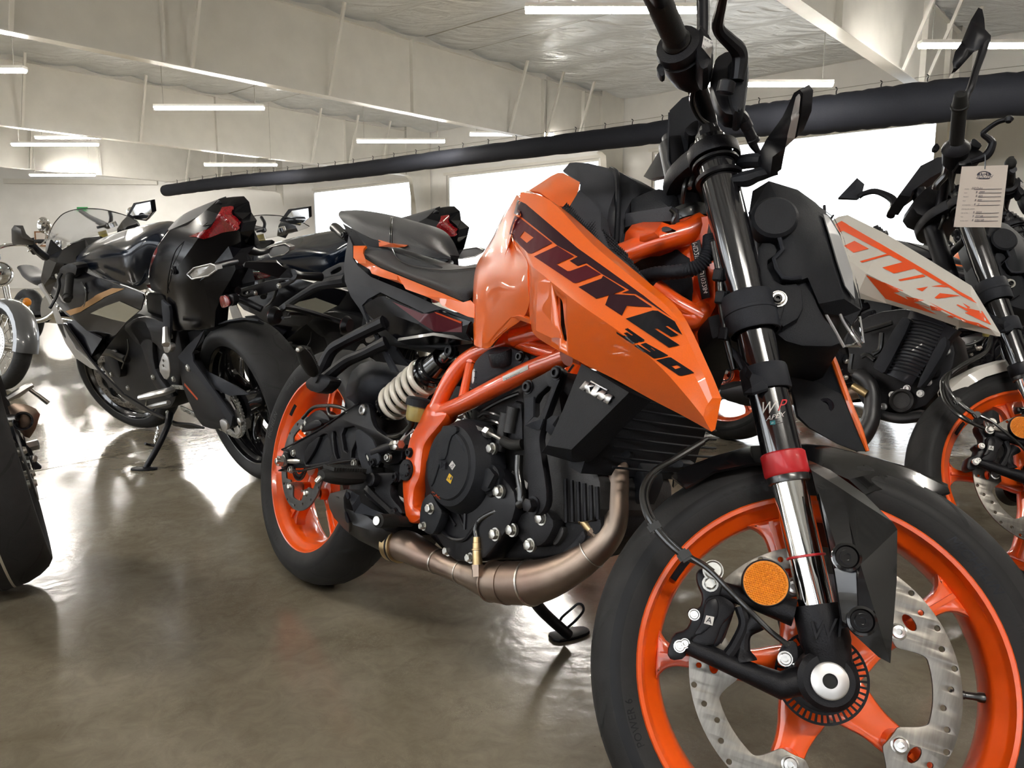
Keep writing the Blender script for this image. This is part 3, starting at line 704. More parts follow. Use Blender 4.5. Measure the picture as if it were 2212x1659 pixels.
def make_rear_wheel(K, a0=20, orange='wheelo'):
    c = (0, 0, RR); b = bmesh.new(); lathe(b, c, (0,1,0), rim_prof(.059, .229, .200), 96, close=True)
    w_ = K.bm('rear_wheel', b, orange, ang=40)
    b = bmesh.new(); lathe(b, c, (0,1,0), [(-.055,.012),(-.055,.030),(-.042,.036),(-.030,.045),(.03,.045),(.045,.05),(.06,.05),(.06,.012)], 36); K.bm('hub', b, orange, w_)
    for k in range(5): K.add('spoke', spoke_mesh(c, a0+72*k, -.012, .034, .2035, .085, wid=1.15, th=.030), orange, w_)
    gr = []
    for k in range(14):
        t = k*360/14
        for s in (1, -1): gr += [(t+(13 if s < 0 else 0), [(0, s*.070), (5, s*.056), (9, s*.034)], .006), (t+9+(13 if s < 0 else 0), [(0, s*.026), (8, s*.014), (15, s*.024)], .006)]
    K.add('tyre', tyre_mesh(c, RT, gr), ['rubber', 'rubber2', 'groove'], w_)
    arc_text(K, 'MICHELIN', c, RT, 165, .244, .017, 'greyp', w_, shear=.25); arc_text(K, 'POWER 6', c, RT, 100, .240, .014, 'greyp', w_); arc_text(K, '150/60 ZR 17', c, RT, 130, .247, .010, 'greyp', w_)
    for a in range(216, 249, 3):
        b = bmesh.new(); b.faces.new([b.verts.new((r*math.cos(R(t)), -(sidewall_y(RT, r)+.0009), c[2]+r*math.sin(R(t)))) for r, t in ((.236,a),(.236,a+1.4),(.256,a+2.0),(.256,a+.6))]); K.bm('sidewall_bar', b, 'groove', w_)
    tabs = [a0+72*k for k in range(5)]
    me = plate_mesh(disc_loops(.120, .094, .074, tabs, 9, slot=False, nh=15), .0045, .0004); me.transform(M.Translation((0, -.078, c[2])) @ XZ); K.bm('brake_disc', K._b(me), 'discd', w_)
    for t in tabs:
        a = R(t); K.lat('disc_bolt', (.082*math.cos(a), -.080, c[2]+.082*math.sin(a)), (0,-1,0), [(-.03,.011),(0,.0105),(.004,.0085),(.006,.0075),(.003,.0035),(.003,0)], 'zinc', w_, 14)
    lp = [circle2(0,0,.045,60), circle2(0,0,.028,40)]
    for k in range(40):
        a, d = 2*PI*k/40, .048; lp.append([(r*math.cos(a+s*d), r*math.sin(a+s*d)) for r, s in ((.034,-1),(.042,-1),(.042,1),(.034,1))])
    me = plate_mesh(lp, .0018); me.transform(M.Translation((0, -.086, c[2])) @ XZ); K.bm('tone_ring', K._b(me), 'metalb', w_)
    K.lat('sprocket', (0,.085,c[2]), (0,1,0), [(0,.05),(0,.098),(.006,.098),(.006,.05)], 'metalb', w_, 45, close=True)
    b = bmesh.new()
    for t in range(141, 150, 2):
        f = b.faces.new([b.verts.new((r*math.cos(R(x)), -.042+(r-.2)*-.6, c[2]+r*math.sin(R(x)))) for r, x in ((.2135,t),(.2135,t+2.05),(.2065,t+2.05),(.2065,t))])
    bmesh.ops.remove_doubles(b, verts=b.verts, dist=1e-4); bmesh.ops.solidify(b, geom=b.faces[:], thickness=.004); bmesh.ops.recalc_face_normals(b, faces=b.faces)
    K.bm('balance_weight', b, 'plastic', w_)
    return w_
# ================================================================ the orange motorcycle
duke = empty('motorcycle'); duke.matrix_world = MB
tag(duke, 'large orange naked motorcycle with dark lettering on its tank shroud, orange wheels and frame', 'motorcycle')
K = Kit(duke, Bd); F_ = Kit(duke, Fk, MS)
fw = make_front_wheel(F_); rw = make_rear_wheel(K)
# ---- fork
FY = -.098
def fax(s, y=FY): return FAX+V((.009*math.cos(RAKE), 0, .009*math.sin(RAKE)))*1+V((0, y, 0))+SAX*s
def fs(fr, x, y): return (F_.p(fr, x, y, FY)-fax(0)).dot(SAX)
s_car, s_ring0, s_ring1 = fs('J',1155,820), fs('J',1010,175), fs('J',1000,68)
s_lo0, s_lo1 = fs('L',420,985), fs('L',400,860); s_lc0, s_lc1 = fs('B',1200,1370), fs('B',1150,1075)
s_uc0, s_uc1, s_top = fs('A',960,1420), fs('A',930,1180), fs('A',910,1110)
ot = F_.lat('fork_leg', fax(0), SAX, [(s_ring1,.0255),(s_lo0,.0255),(s_lc1+.02,.0262),(s_lc1+.03,.0275),(s_top-.02,.0275),(s_top-.02,.024),(s_top,.024),(s_top+.003,.018),(s_top+.003,0)], 'anod', seg=40)
F_.lat('inner_tube', fax(0), SAX, [(s_car-.03,.0215),(s_ring0+.01,.0215)], 'chrome', ot, 40)
F_.lat('red_collar', fax(0), SAX, [(s_ring0-.003,.0265),(s_ring0,.0285),(s_ring1-.002,.0285),(s_ring1,.0265)], 'red', ot, 40)
F_.lat('dust_seal', fax(0), SAX, [(s_ring0-.012,.0222),(s_ring0-.011,.0262),(s_ring0-.003,.0268),(s_ring0,.0255)], 'hose', ot, 40)
F_.lat('travel_ring', fax(0), SAX, [(fs('J',1095,585)+x, .0222+y) for x, y in ((-.0017,0),(-.001,.0016),(.001,.0016),(.0017,0))], 'red', ot, 36)
F_.lat('fork_cap', fax(0), SAX, [(s_top,.021),(s_top+.012,.020),(s_top+.013,.013),(s_top+.024,.012),(s_top+.024,0)], 'metalb', ot, 8)
b = bmesh.new()                                      # axle carrier: socket, foot and caliper arms
lathe(b, fax(0), SAX, [(s_car-.075,.024),(s_car-.050,.028),(s_car-.045,.0295),(s_car-.010,.0295),(s_car,.0285),(s_car,.0225),(s_car-.02,.0225)], 32)
sweep(b, [fax(s_car-.06), fax(.045), fax(.022)+V((0,.004,0))], [.026,.026,.020], 20)
lathe(b, FAX+V((0,-.075,0)), (0,-1,0), [(0,.026),(0,.035),(.038,.035),(.044,.029),(.044,0)], 36)
p1, p2, p3, p4 = F_.p('K',1270,700,-.100), F_.p('K',640,500,-.094), F_.p('K',1150,1330,-.098), F_.p('K',350,980,-.094)
sweep(b, [p1, (p1+p2)/2, p2], [.017,.0125,.0105], 14, sect=None)
sweep(b, [FAX+V((-.016,-.094,-.004)), p3, (p3*.6+p4*.4)+V((0,0,-.001)), p4], [.018,.0165,.0125,.0115], 14)
pa = [F_.p('K',x,y,-.096) for x, y in ((800,640),(840,800),(760,980),(690,1080))]; sweep(b, cat(pa, 5), [.008]*16, 10)
pa = [F_.p('K',x,y,-.096) for x, y in ((960,760),(850,880),(830,1010),(850,1120))]; sweep(b, cat(pa, 5), rad_interp([.013,.007,.008,.014], 5, 16), 10)
car = F_.bm('axle_carrier', b, 'metalb')
F_.lat('axle_cap', FAX+V((0,-.120,0)), (0,-1,0), [(0,.0212),(.004,.0212),(.0055,.019),(.0055,.0085),(-.006,.0080),(-.006,0)], 'alu', car, 40)
F_.lat('axle_socket', FAX+V((0,-.1205,0)), (0,-1,0), [(0,.0088),(.0015,.0088),(.0015,0)], 'groove', car, 6)
b = bmesh.new(); mx_ = text_mesh('WP', .030, .0015, .35); c0 = F_.p('K',1460,740,-.125); up = SAX; rt = V((math.cos(RAKE),0,math.sin(RAKE)))
mx_.transform(M.Translation(fax(s_car-.030)+V((0,-.0293,0))) @ M((rt, up, V((0,-1,0)))).transposed().to_4x4()); b.from_mesh(mx_); F_.bm('cast_lettering', b, 'satin', car)
ring = F_.lat('reflector', F_.p('K',1020,440,-.122), (0,-1,0), [(-.006,.024),(-.006,.0285),(.002,.0285),(.004,.0275),(.004,.0265)], 'satin', car, 40)
b = bmesh.new(); cr = F_.p('K',1020,440,-.1262); k_ = .0032                 # reflector prisms
lathe(b, cr+V((0,.002,0)), (0,-1,0), [(0,0),(0,.0268),(.0014,.0268),(.0014,0)], 40)
for i in range(-9, 10):
    for j in range(-10, 11):
        x = (i+.5*(j % 2))*k_*.92; z = j*k_*.8
        if math.hypot(x, z) < .0245:
            vs = [b.verts.new(cr+V((x+k_*.46*math.cos(a), .0004, z+k_*.46*math.sin(a)))) for a in [PI/6+PI/3*q for q in range(6)]]; t = b.verts.new(cr+V((x,-.0009,z)))
            for q in range(6): b.faces.new((vs[q], vs[(q+1) % 6], t))
F_.bm('lens', b, 'amber', ring, smooth=False)
tag(ring, 'round amber reflector')
# caliper
cal = F_.plate('brake_caliper', 'K', [(420,330),(520,290),(640,330),(650,420),(760,560),(745,700),(640,960),(570,1010),(360,960),(320,1100),(200,1115),(160,1050),(215,880),(330,850),(380,760),(335,700),(365,655),(450,660),(480,560),(420,430)], -.092, .036, 'satin', rnd=1, bev=.004)
F_.plate('caliper_bridge', 'K', [(500,560),(640,540),(755,620),(750,700),(640,800),(610,900),(560,1000),(350,960),(480,830),(480,700)], -.104, .014, 'metalb', cal, bev=.003)
F_.plate('caliper_cover', 'K', [(500,600),(590,560),(620,640),(600,760),(480,880),(390,900),(470,770)], -.109, .006, 'satin', cal, bev=.002)
F_.plate('brake_pad_plate', 'K', [(640,560),(760,600),(750,690),(650,970),(600,960),(700,700)], -.084, .010, 'eng', cal, bev=.002)
for x, y, r in ((275,990,.0062),(400,715,.0058),(320,965,.005)): F_.bolt('K', x, y, -.104, r, 'steel', cal)
F_.bolt('K', 540, 445, -.110, .0075, 'zinc', cal, sock=False, h=.008)
bj = F_.lat('banjo_bolt', F_.p('K',565,330,-.112), (0,-1,0), [(-.008,.013),(-.002,.013),(-.002,.0115),(.006,.0115),(.008,.0095),(.008,0)], 'zinc', cal, 20)
me = text_mesh('A', .010); me.transform(M.Translation(F_.p('K',530,765,-.1112)) @ XZ); 
st = F_.plate('sticker', 'K', [(505,720),(575,735),(560,810),(485,790)], -.1102, .0012, 'whitep', cal, bev=0, rnd=0)
b = bmesh.new(); b.from_mesh(me); F_.bm('stamped_mark', b, 'ink', cal)
# hoses and sensor lead
def hose(fr, pts, r, name='brake_hose', m='hose', K_=F_, parent=None): return K_.tube(name, fr, pts, r, m, parent, n=8, seg=10)
h1 = hose('J', [(620,10,-.07),(480,95,-.085),(370,160,-.1),(318,250,-.112),(330,350,-.118),(372,430,-.12),(440,510,-.122),(520,575,-.122),(600,610,-.120),(668,655,-.118)], .0042)
h2 = hose('J', [(640,-5,-.065),(500,75,-.08),(385,165,-.095),(338,260,-.106),(352,355,-.112),(395,430,-.116),(455,500,-.120),(520,560,-.122),(640,640,-.128),(740,740,-.130),(850,850,-.128),(950,950,-.120),(1040,1020,-.112)], .0034, 'sensor_lead')
for (x, y, d) in ((375,432,-.119),(525,575,-.125)):
    b = bmesh.new(); bmesh.ops.create_cube(b, size=1); bmesh.ops.transform(b, matrix=M.Translation(F_.p('J',x,y,d)) @ M.Rotation(.75,4,'Y') @ M.Diagonal((.015,.013,.017,1)), verts=b.verts); bmesh.ops.bevel(b, geom=b.edges[:], offset=.003, segments=2, affect='EDGES'); F_.bm('hose_clip', b, 'hose', h1)
sn = F_.plate('speed_sensor', 'K', [(1190,960),(1290,940),(1310,1040),(1300,1120),(1200,1170),(1130,1120),(1150,1040)], -.108, .02, 'plastic', bev=.003)
F_.bolt('K', 1190, 1098, -.109, .0072, 'steel', sn)
# lower clamp, hose collar
def collar(name, s0, s1, r, m='grey', y=FY, parent=None, seg=36):
    return F_.lat(name, fax(0, y), SAX, [(s0,r-.004),(s0,r-.001),(s0+.003,r),(s1-.003,r),(s1,r-.001),(s1,r-.005)], m, parent, seg)
hc = collar('hose_collar', s_lo0-.002, s_lo1+.012, .0315)
F_.cdt('hose_guide', 'L', [(300,830,-.135),(420,870,-.128),(440,960,-.13),(300,1000,-.135),(230,1000,-.125),(295,950,-.13),(240,850,-.115),(120,660,-.09),(110,590,-.085),(170,640,-.09)], [(280,880,-.135)], 'grey', hc, th=.005)
lc = collar('lower_fork_clamp', s_lc0, s_lc1, .036)
F_.lat('clamp_lip', fax(0), SAX, [((s_lc0+s_lc1)/2-.001,.0362),((s_lc0+s_lc1)/2,.0372),((s_lc0+s_lc1)/2+.004,.0372),((s_lc0+s_lc1)/2+.005,.036)], 'grey', lc, 36)
b = bmesh.new(); lo = (s_lc0+s_lc1)/2
plate_bm(b, [chaikin([(-.05,-.09),(.032,-.07),(.032,.07),(-.05,.09),(-.07,.03),(-.07,-.03)])], .035, .004, M.Translation(fax(lo, 0)) @ M((rt, V((0,1,0)), -SAX)).transposed().to_4x4()); F_.bm('fork_yoke', b, 'plastic')
br = F_.plate('lamp_bracket', 'B', [(1290,1010),(1450,1010),(1480,1040),(1470,1110),(1400,1330),(1340,1200),(1300,1080)], -.105, .012, 'plastic', bev=.002)
F_.bolt('B', 1405, 1090, -.108, .0095, 'zinc', br); F_.bolt('B', 1400, 1095, -.112, .006, 'satin', br)
# upper clamp
uc = collar('upper_fork_clamp', s_uc0+.03, s_uc1, .0385, 'metalb')
b = bmesh.new(); plate_bm(b, [chaikin([(-.075,-.05),(-.03,-.11),(.03,-.115),(.035,0),(.03,.115),(-.03,.11),(-.075,.05)], 2)], .028, .004, M.Translation(fax((s_uc0+s_uc1)/2+.02, 0)) @ M((rt, V((0,1,0)), -SAX)).transposed().to_4x4()); F_.bm('top_yoke', b, 'metalb')
for s_, w__ in ((s_uc0+.022, .004), (s_uc0-.004, .006)): F_.lat('lamp_ring', fax(0), SAX, [(s_,.0285),(s_,.0345),(s_+w__,.0345),(s_+w__,.0285)], 'satin', uc, 36, close=True)
F_.tube('signal_arm', 'A', [(1120,1290,-.10),(1200,1280,-.115),(1290,1280,-.13)], .011, 'plastic', uc, seg=10)
F_.tube('signal_arm', 'A', [(1000,1440,-.115),(1150,1425,-.118),(1250,1390,-.122),(1400,1360,-.128)], [.006,.012,.010,.006], 'plastic', uc, seg=8)
# steering stem
F_.lat('steering_stem', SP, SAX, [(.48,.02),(.48,.024),(.83,.024),(.83,.016),(.845,.016),(.845,0)], 'satin', seg=24)
# fork right-leg print
dt = [ot]
F_.text('fork_lettering', 'L', 'W', (430,1135), (118,-12), (22,-150), dt, 'whitep', ot, .2, 10); F_.text('fork_lettering', 'L', 'P', (552,1112), (120,-12), (22,-140), dt, 'redp', ot, .25, 10)
F_.text('fork_lettering', 'L', 'APEX', (500,1208), (62,-16), (10,-60), dt, 'whitep', ot, .2, 10, space=1.05)
F_.decal('fork_lettering', 'L', [[(455,1245),(500,1240),(503,1275),(460,1280)]], dt, 'tealp', ot); F_.text('fork_lettering', 'L', 'dc', (480,1260), (26,-5), (3,-26), dt, 'whitep', ot, 0, 10)
F_.decal('fork_lettering', 'L', [[(510,1248),(545,1243),(545,1248),(510,1253)], [(510,1262),(570,1254),(570,1258),(510,1266)]], dt, 'greyp', ot)
left = F_.mirror(ot, skip=('fork_lettering',)); F_.mirror(lc); F_.mirror(uc, skip=('signal_arm',)); F_.mirror(hc, skip=('hose_guide',))
b = bmesh.new(); lathe(b, fax(0,.098), SAX, [(s_car-.075,.024),(s_car-.050,.028),(s_car-.01,.0295),(s_car,.0285),(s_car,.02)], 32); sweep(b, [fax(s_car-.06,.098), fax(.045,.098), FAX+V((0,.104,.005))], [.026,.027,.030], 20)
lathe(b, FAX+V((0,.075,0)), (0,1,0), [(0,.026),(0,.036),(.042,.036),(.046,.031),(.046,0)], 36); F_.bm('axle_carrier', b, 'metalb')
F_.lat('axle', FAX+V((0,-.11,0)), (0,1,0), [(0,0),(0,.011),(.22,.011),(.22,0)], 'steel')
# ---- front mudguard: crown over the tyre, pointed nose, right leg guard with its two screws
c = FAX
def fend(t, y, r): a = R(t); return V((c.x+r*math.cos(a), y, c.z+r*math.sin(a)))
top = [(20,176,-.045),(75,138,-.035),(200,90,-.03),(360,47,-.025),(600,41,-.02),(700,50,-.02),(900,98,-.02),(1050,148,-.015),(1207,225,-.006)]
fd = F_.cdt('front_mudguard', 'X6', top+[(1216,250,-.008),(1180,262,-.018),(1120,240,-.036),(1040,218,-.046),(900,236,-.056),(850,254,-.062),(780,190,-.068),(690,150,-.070),(600,125,-.068),(380,118,-.068),(200,155,-.064),(80,226,-.058)],
    [(900,160,-.048),(1050,185,-.036),(700,100,-.055),(200,120,-.052),(360,85,-.055)], 'guard', th=.004, ang=40)
b = bmesh.new(); L_ = [F_.p('X6', *q) for q in top]; vs = [(b.verts.new(q), b.verts.new(V((q.x,0,q.z+.006))), b.verts.new(V((q.x,-q.y,q.z)))) for q in L_]
for p_, q_ in zip(vs, vs[1:]):
    for m_ in (0, 1): b.faces.new((p_[m_], p_[m_+1], q_[m_+1], q_[m_]))
bmesh.ops.recalc_face_normals(b, faces=b.faces); bmesh.ops.solidify(b, geom=b.faces[:], thickness=.003); bmesh.ops.recalc_face_normals(b, faces=b.faces); F_.bm('mudguard_crown', b, 'guard', fd)
q = F_.mirror(fd); q.name = 'mudguard_half'
g_ = F_.cdt('fork_guard', 'J', [(1155,150,-.110),(1120,90,-.075),(1250,150,-.082),(1420,270,-.098),(1560,410,-.112),(1583,445,-.116),(1580,700,-.124),(1548,1110,-.128),(1490,1080,-.128),(1360,960,-.130),(1300,890,-.132),(1255,600,-.135),(1190,300,-.128)],
    [(1320,320,-.128),(1400,620,-.150),(1470,850,-.148),(1285,230,-.118),(1350,880,-.148),(1390,300,-.12)], 'guard', fd, th=.004, ang=20, edges=[(0,16),(16,13),(13,14),(14,17)])
rb_ = F_.cdt('guard_rib', 'J', [(1190,250,-.130),(1290,240,-.132),(1330,330,-.139),(1375,600,-.156),(1385,830,-.160),(1440,900,-.156),(1440,930,-.152),(1380,950,-.148),(1310,900,-.143),(1270,640,-.146)], [(1300,600,-.158)], 'guard', g_, th=.006, ang=25)
for x, y, d in ((1330,583,-.160),(1405,900,-.158)):
    q = F_.p('J', x, y, d); s1 = F_.lat('guard_screw', q, (0,-1,0), [(0,.017),(.004,.0165),(.005,.0135),(.002,.012),(.002,.0085),(.006,.008),(.006,.004),(.003,.0035),(.003,0)], 'guard', g_, 24)
F_.mirror(g_)
# ---- headlamp unit
hl = F_.cdt('headlight', 'B', [(1200,230,-.07),(1330,150,-.07),(1560,220,-.06),(1700,320,-.05),(1830,450,-.045),(1900,590,-.045),(1990,900,-.04),(2040,1050,-.04),(2065,1180,-.04),(1990,1300,-.04),(1930,1230,-.045),(1770,1200,-.06),(1730,1130,-.08),(1640,920,-.095),(1580,940,-.10),(1440,940,-.10),(1370,780,-.10),(1440,700,-.10),(1370,540,-.10),(1240,530,-.10),(1180,400,-.095)],
    [(1620,300,-.075),(1760,560,-.085),(1900,1000,-.075),(1930,1090,-.07),(1500,500,-.105),(1560,760,-.105)], 'plastic', th=0, back=.16, edges=[(1,21),(21,22),(22,23),(23,24)])
F_.tube('lamp_ridge', 'B', [(1180,400,-.1),(1240,525,-.105),(1370,535,-.107),(1440,700,-.107),(1370,770,-.107),(1440,920,-.107),(1590,920,-.107)], .003, 'grey', hl, n=2, seg=6)
F_.decal('running_light', 'B', [[(1745,420),(1790,440),(1885,600),(1980,885),(2003,1105),(1920,995),(1855,800)]], [hl], 'lens', hl, off=.003)
for pts in ([(1712,365),(1830,450),(1905,590),(2000,900),(2055,1170)], [(1745,415),(1855,800),(1920,998),(2008,1112)]): F_.decal('running_light_rim', 'B', [[*pts, *[(x-8, y+4) for x, y in pts[::-1]]]], [hl], 'grey', hl, off=.004)
lw = F_.cdt('lamp_wind_guard', 'B', [(1780,1205,-.05),(1930,1225,-.045),(1990,1300,-.04),(2050,1240,-.035),(2085,1440,-.03),(2060,1475,-.03),(1930,1475,-.04),(1850,1310,-.05)], [(2030,1450,-.055)], 'clear', hl, th=.003)
F_.tube('guard_edge', 'B', [(1780,1205,-.052),(1850,1330,-.052),(1930,1475,-.042)], .0022, 'lens', lw, n=3, seg=6); F_.tube('guard_edge', 'B', [(1900,1215,-.05),(1930,1280,-.054),(2030,1430,-.056),(2060,1470,-.032)], .0022, 'lens', lw, n=3, seg=6)
F_.tube('guard_edge', 'B', [(2055,1230,-.034),(2085,1440,-.03)], .0015, 'lens', lw, n=3, seg=6)
F_.plate('lamp_housing', 'B', [(1230,300),(1350,300),(1420,400),(1540,700),(1640,900),(1760,1200),(1870,1330),(1930,1480),(1500,1470),(1300,1300),(1280,900),(1230,600)], -.085, .17, 'plastic', hl, bev=.01)
F_.lat('lamp_can', F_.p('B',1380,440,-.11), (0,-1,0), [(-.03,.032),(0,.032),(.004,.028),(.004,0)], 'plastic', hl, 28)
F_.plate('lamp_cover', 'B', [(1250,640),(1370,640),(1410,720),(1300,800),(1400,980),(1590,960),(1610,1220),(1400,1340),(1290,1000),(1240,860)], -.10, .02, 'plastic', hl, bev=.003)
# ---- turn signals, dash, handlebar
sg = F_.cdt('turn_signal', 'A', [(1250,1220,-.135),(1310,1110,-.15),(1440,930,-.19),(1530,740,-.235),(1575,712,-.25),(1602,745,-.25),(1590,900,-.235),(1555,1090,-.20),(1465,1170,-.165),(1450,1240,-.15),(1430,1350,-.135),(1340,1410,-.13),(1270,1350,-.128)], [(1420,1080,-.185),(1500,960,-.215),(1360,1250,-.16)], 'satin', th=.014, ang=60)
F_.decal('signal_lens', 'A', [[(1562,772),(1590,740),(1600,770),(1585,905),(1550,1085),(1470,1165),(1492,1060),(1532,900)]], [sg], 'lens', sg, off=.003)
F_.cdt('turn_signal', 'A', [(660,1180,.12),(640,1330,.125),(570,1385,.13),(375,1428,.20),(332,1405,.22),(440,1230,.18),(520,1120,.15),(600,1000,.12)], [(560,1250,.13)], 'satin', th=.012, ang=60)
ds = F_.cdt('dashboard', 'A', [(540,880,-.02),(640,780,-.02),(760,735,-.02),(800,760,-.02),(790,1000,-.02),(690,1100,-.02),(680,1280,-.02),(640,1325,-.02),(560,1315,-.02),(537,1290,-.02)], [], 'plastic', th=0, back=.10)
F_.tube('screen_bezel', 'A', [(538,900,-.022),(534,1285,-.022),(580,1318,-.022),(640,1325,-.022)], .0022, 'grey', ds, n=2, seg=6)
F_.plate('dash_mount', 'A', [(650,1030),(720,960),(790,940),(800,1060),(700,1090)], -.04, .06, 'metalb', ds, bev=.004)
hb = F_.tube('handlebar', 'A', [(850,1090,-.03),(845,980,-.045),(820,850,-.075),(770,680,-.13),(720,500,-.19),(640,400,-.22),(560,220,-.255),(470,30,-.30),(420,-90,-.34)], [.0145,.0145,.014,.0125,.011,.011,.011,.011,.011], 'satin', seg=18)
g1, g0, g2 = F_.p('A',600,340,-.225), F_.p('A',455,10,-.30), None
gd = (g0-g1).normalized(); L_ = .135
prof = [(0,.019),(.004,.020),(.007,.0165)]
for k in range(26): prof += [(.009+k*.0046,.0172),(.0113+k*.0046,.0163)]
prof += [(L_-.004,.019),(L_,.018),(L_+.012,.014),(L_+.014,0)]
F_.lat('grip', g1, gd, prof, 'grip', hb, 24, ang=70)
sgd = (F_.p('A',640,560,-.20)-g1)
F_.lat('switch_housing', g1-gd*.0, -gd, [(0,.02),(.003,.031),(.010,.0335),(.014,.0335),(.016,.029),(.020,.029),(.022,.032),(.040,.032),(.066,.028),(.084,.019),(.087,.011)], 'metalb', hb, 22)
F_.plate('switch_block', 'A', [(770,190),(800,185),(900,325),(865,525),(790,560),(740,440)], -.232, .05, 'metalb', hb, bev=.006)
F_.plate('start_switch', 'A', [(455,495),(490,520),(505,590),(470,612),(430,545)], -.215, .014, 'plastic', hb, bev=.002)
sk = F_.plate('sticker', 'A', [(812,285),(885,330),(868,462),(796,375)], -.2332, .0008, 'whitep', hb, bev=0, rnd=0)
F_.text('sticker_print', 'A', 'SKK 38', (848,330), (24,13), (3,-26), [sk], 'inkp', sk); F_.text('sticker_print', 'A', 'BCF', (822,378), (24,14), (3,-26), [sk], 'inkp', sk)
F_.plate('brake_master_cylinder', 'A', [(900,450),(1000,390),(1060,420),(1140,430),(1175,470),(1160,700),(1120,860),(1060,920),(960,900),(900,780),(860,640),(880,540)], -.19, .035, 'satin', hb, bev=.006)
F_.plate('fluid_reservoir', 'A', [(1010,440),(1165,440),(1180,560),(1140,840),(1100,900),(1040,880),(1000,700)], -.20, .05, 'plastic', hb, bev=.008)
lv = F_.tube('brake_lever', 'A', [(1080,640,-.205),(1100,480,-.215),(1085,400,-.225),(1020,330,-.24),(940,250,-.26),(925,180,-.275),(950,60,-.30),(975,-60,-.33)], [.009,.011,.011,.0095,.0085,.008,.007,.006], 'satin', hb, seg=10)
F_.lat('lever_pivot', F_.p('A',990,690,-.215), (0,-.4,.9), [(-.008,0),(-.008,.012),(.006,.012),(.008,.009),(.008,0)], 'satin', hb, 16)
F_.tube('mirror_stem', 'A', [(790,560,-.17),(800,330,-.175),(808,180,-.178),(805,0,-.182),(802,-120,-.185)], [.010,.0095,.0095,.0095,.0095], 'satin', hb, seg=12)
F_.tube('cable', 'A', [(730,700,-.14),(720,820,-.11),(780,940,-.08),(860,1000,-.055)], .004, 'hose', hb, seg=8); F_.tube('cable', 'A', [(690,700,-.13),(740,850,-.10),(800,960,-.07),(850,1010,-.05)], .003, 'hose', hb, seg=8)
F_.tube('brake_hose', 'A', [(1060,880,-.18),(1120,940,-.165),(1165,1040,-.15),(1200,1140,-.135),(1250,1220,-.125)], [.008,.009,.007,.006,.004], 'satin', hb, seg=10)
F_.lat('hose_fitting', F_.p('A',1130,960,-.163), F_.p('A',1180,1060,-.148)-F_.p('A',1130,960,-.163), [(0,.006),(0,.009),(.012,.009),(.013,.007),(.03,.007),(.031,.0085),(.036,.0085),(.036,0)], 'metalb', hb, 12)
# left half of the bar, mostly hidden by the dash
F_.lat('grip', V((.985,.225,1.05)), (-.15,.98,0), prof, 'grip', hb, 24, ang=70)
F_.add('bar_half', (lambda me: (me.transform(M.Diagonal((1,-1,1,1))), me.flip_normals(), me)[2])(hb.data.copy()), [], hb)
# bridge clamp + ignition
F_.plate('bar_clamp', 'A', [(760,1080),(770,960),(860,930),(940,980),(950,1100),(890,1160),(800,1150)], -.055, .11, 'metalb', bev=.006)
ug = F_.plate('ignition_cover', 'A', [(690,1150),(770,1100),(790,1250),(740,1340),(700,1290)], -.03, .06, 'metalb', bev=.004)
for pts in ([(700,1270,-.04),(690,1400,-.06),(660,1480,-.07),(640,1620,-.05)], [(760,1330,-.06),(720,1420,-.08),(700,1480,-.08)], [(720,1300,-.03),(700,1420,-.05),(700,1500,-.06)]): F_.tube('cable', 'A', pts, .0035, 'hose', ug, seg=8)
# ---------------------------------------------------------------- body of the orange motorcycle
def mirror_join(o, centre_z=.0):
    """add the mirrored half and a bridge to one panel mesh (tank, seats)"""
    pass
def tri_half(rows, dz):                      # prepend a centre-line row at y = 0
    top = [V((p.x, 0, p.z+dz)) for p in rows[0]]
    return [top]+rows
TF = 'orange'
tank = K.grid('fuel_tank', 'C', [
    [(448,262,-.100),(330,430,-.082),(250,590,-.078),(175,700,-.085),(103,835,-.095),(90,1000,-.115),(94,1250,-.125),(112,1450,-.127)],
    [(450,285,-.135),(375,450,-.145),(318,610,-.152),(290,760,-.155),(240,900,-.155),(215,1050,-.152),(200,1280,-.145),(155,1482,-.132)],
    [(430,420,-.160),(400,600,-.172),(420,740,-.178),(420,880,-.184),(400,1020,-.184),(385,1130,-.178),(320,1300,-.160),(215,1476,-.138)],
    [(372,560,-.163),(440,680,-.182),(510,790,-.198),(514,900,-.200),(518,1010,-.198),(528,1120,-.192),(470,1250,-.178),(300,1372,-.150)],
    ], TF, n=5, nr=4, th=.003, centre=lambda P: tri_half(P, .012), ang=50)
K.cdt('tank_lower_edge', 'C', [(112,1452,-.128),(150,1482,-.130),(215,1478,-.138),(300,1372,-.150),(410,1262,-.168),(460,1262,-.178),(540,1290,-.186),(535,1255,-.188),(440,1225,-.182),(380,1235,-.172),(280,1340,-.155),(195,1440,-.140)], [], TF, tank, th=.006)
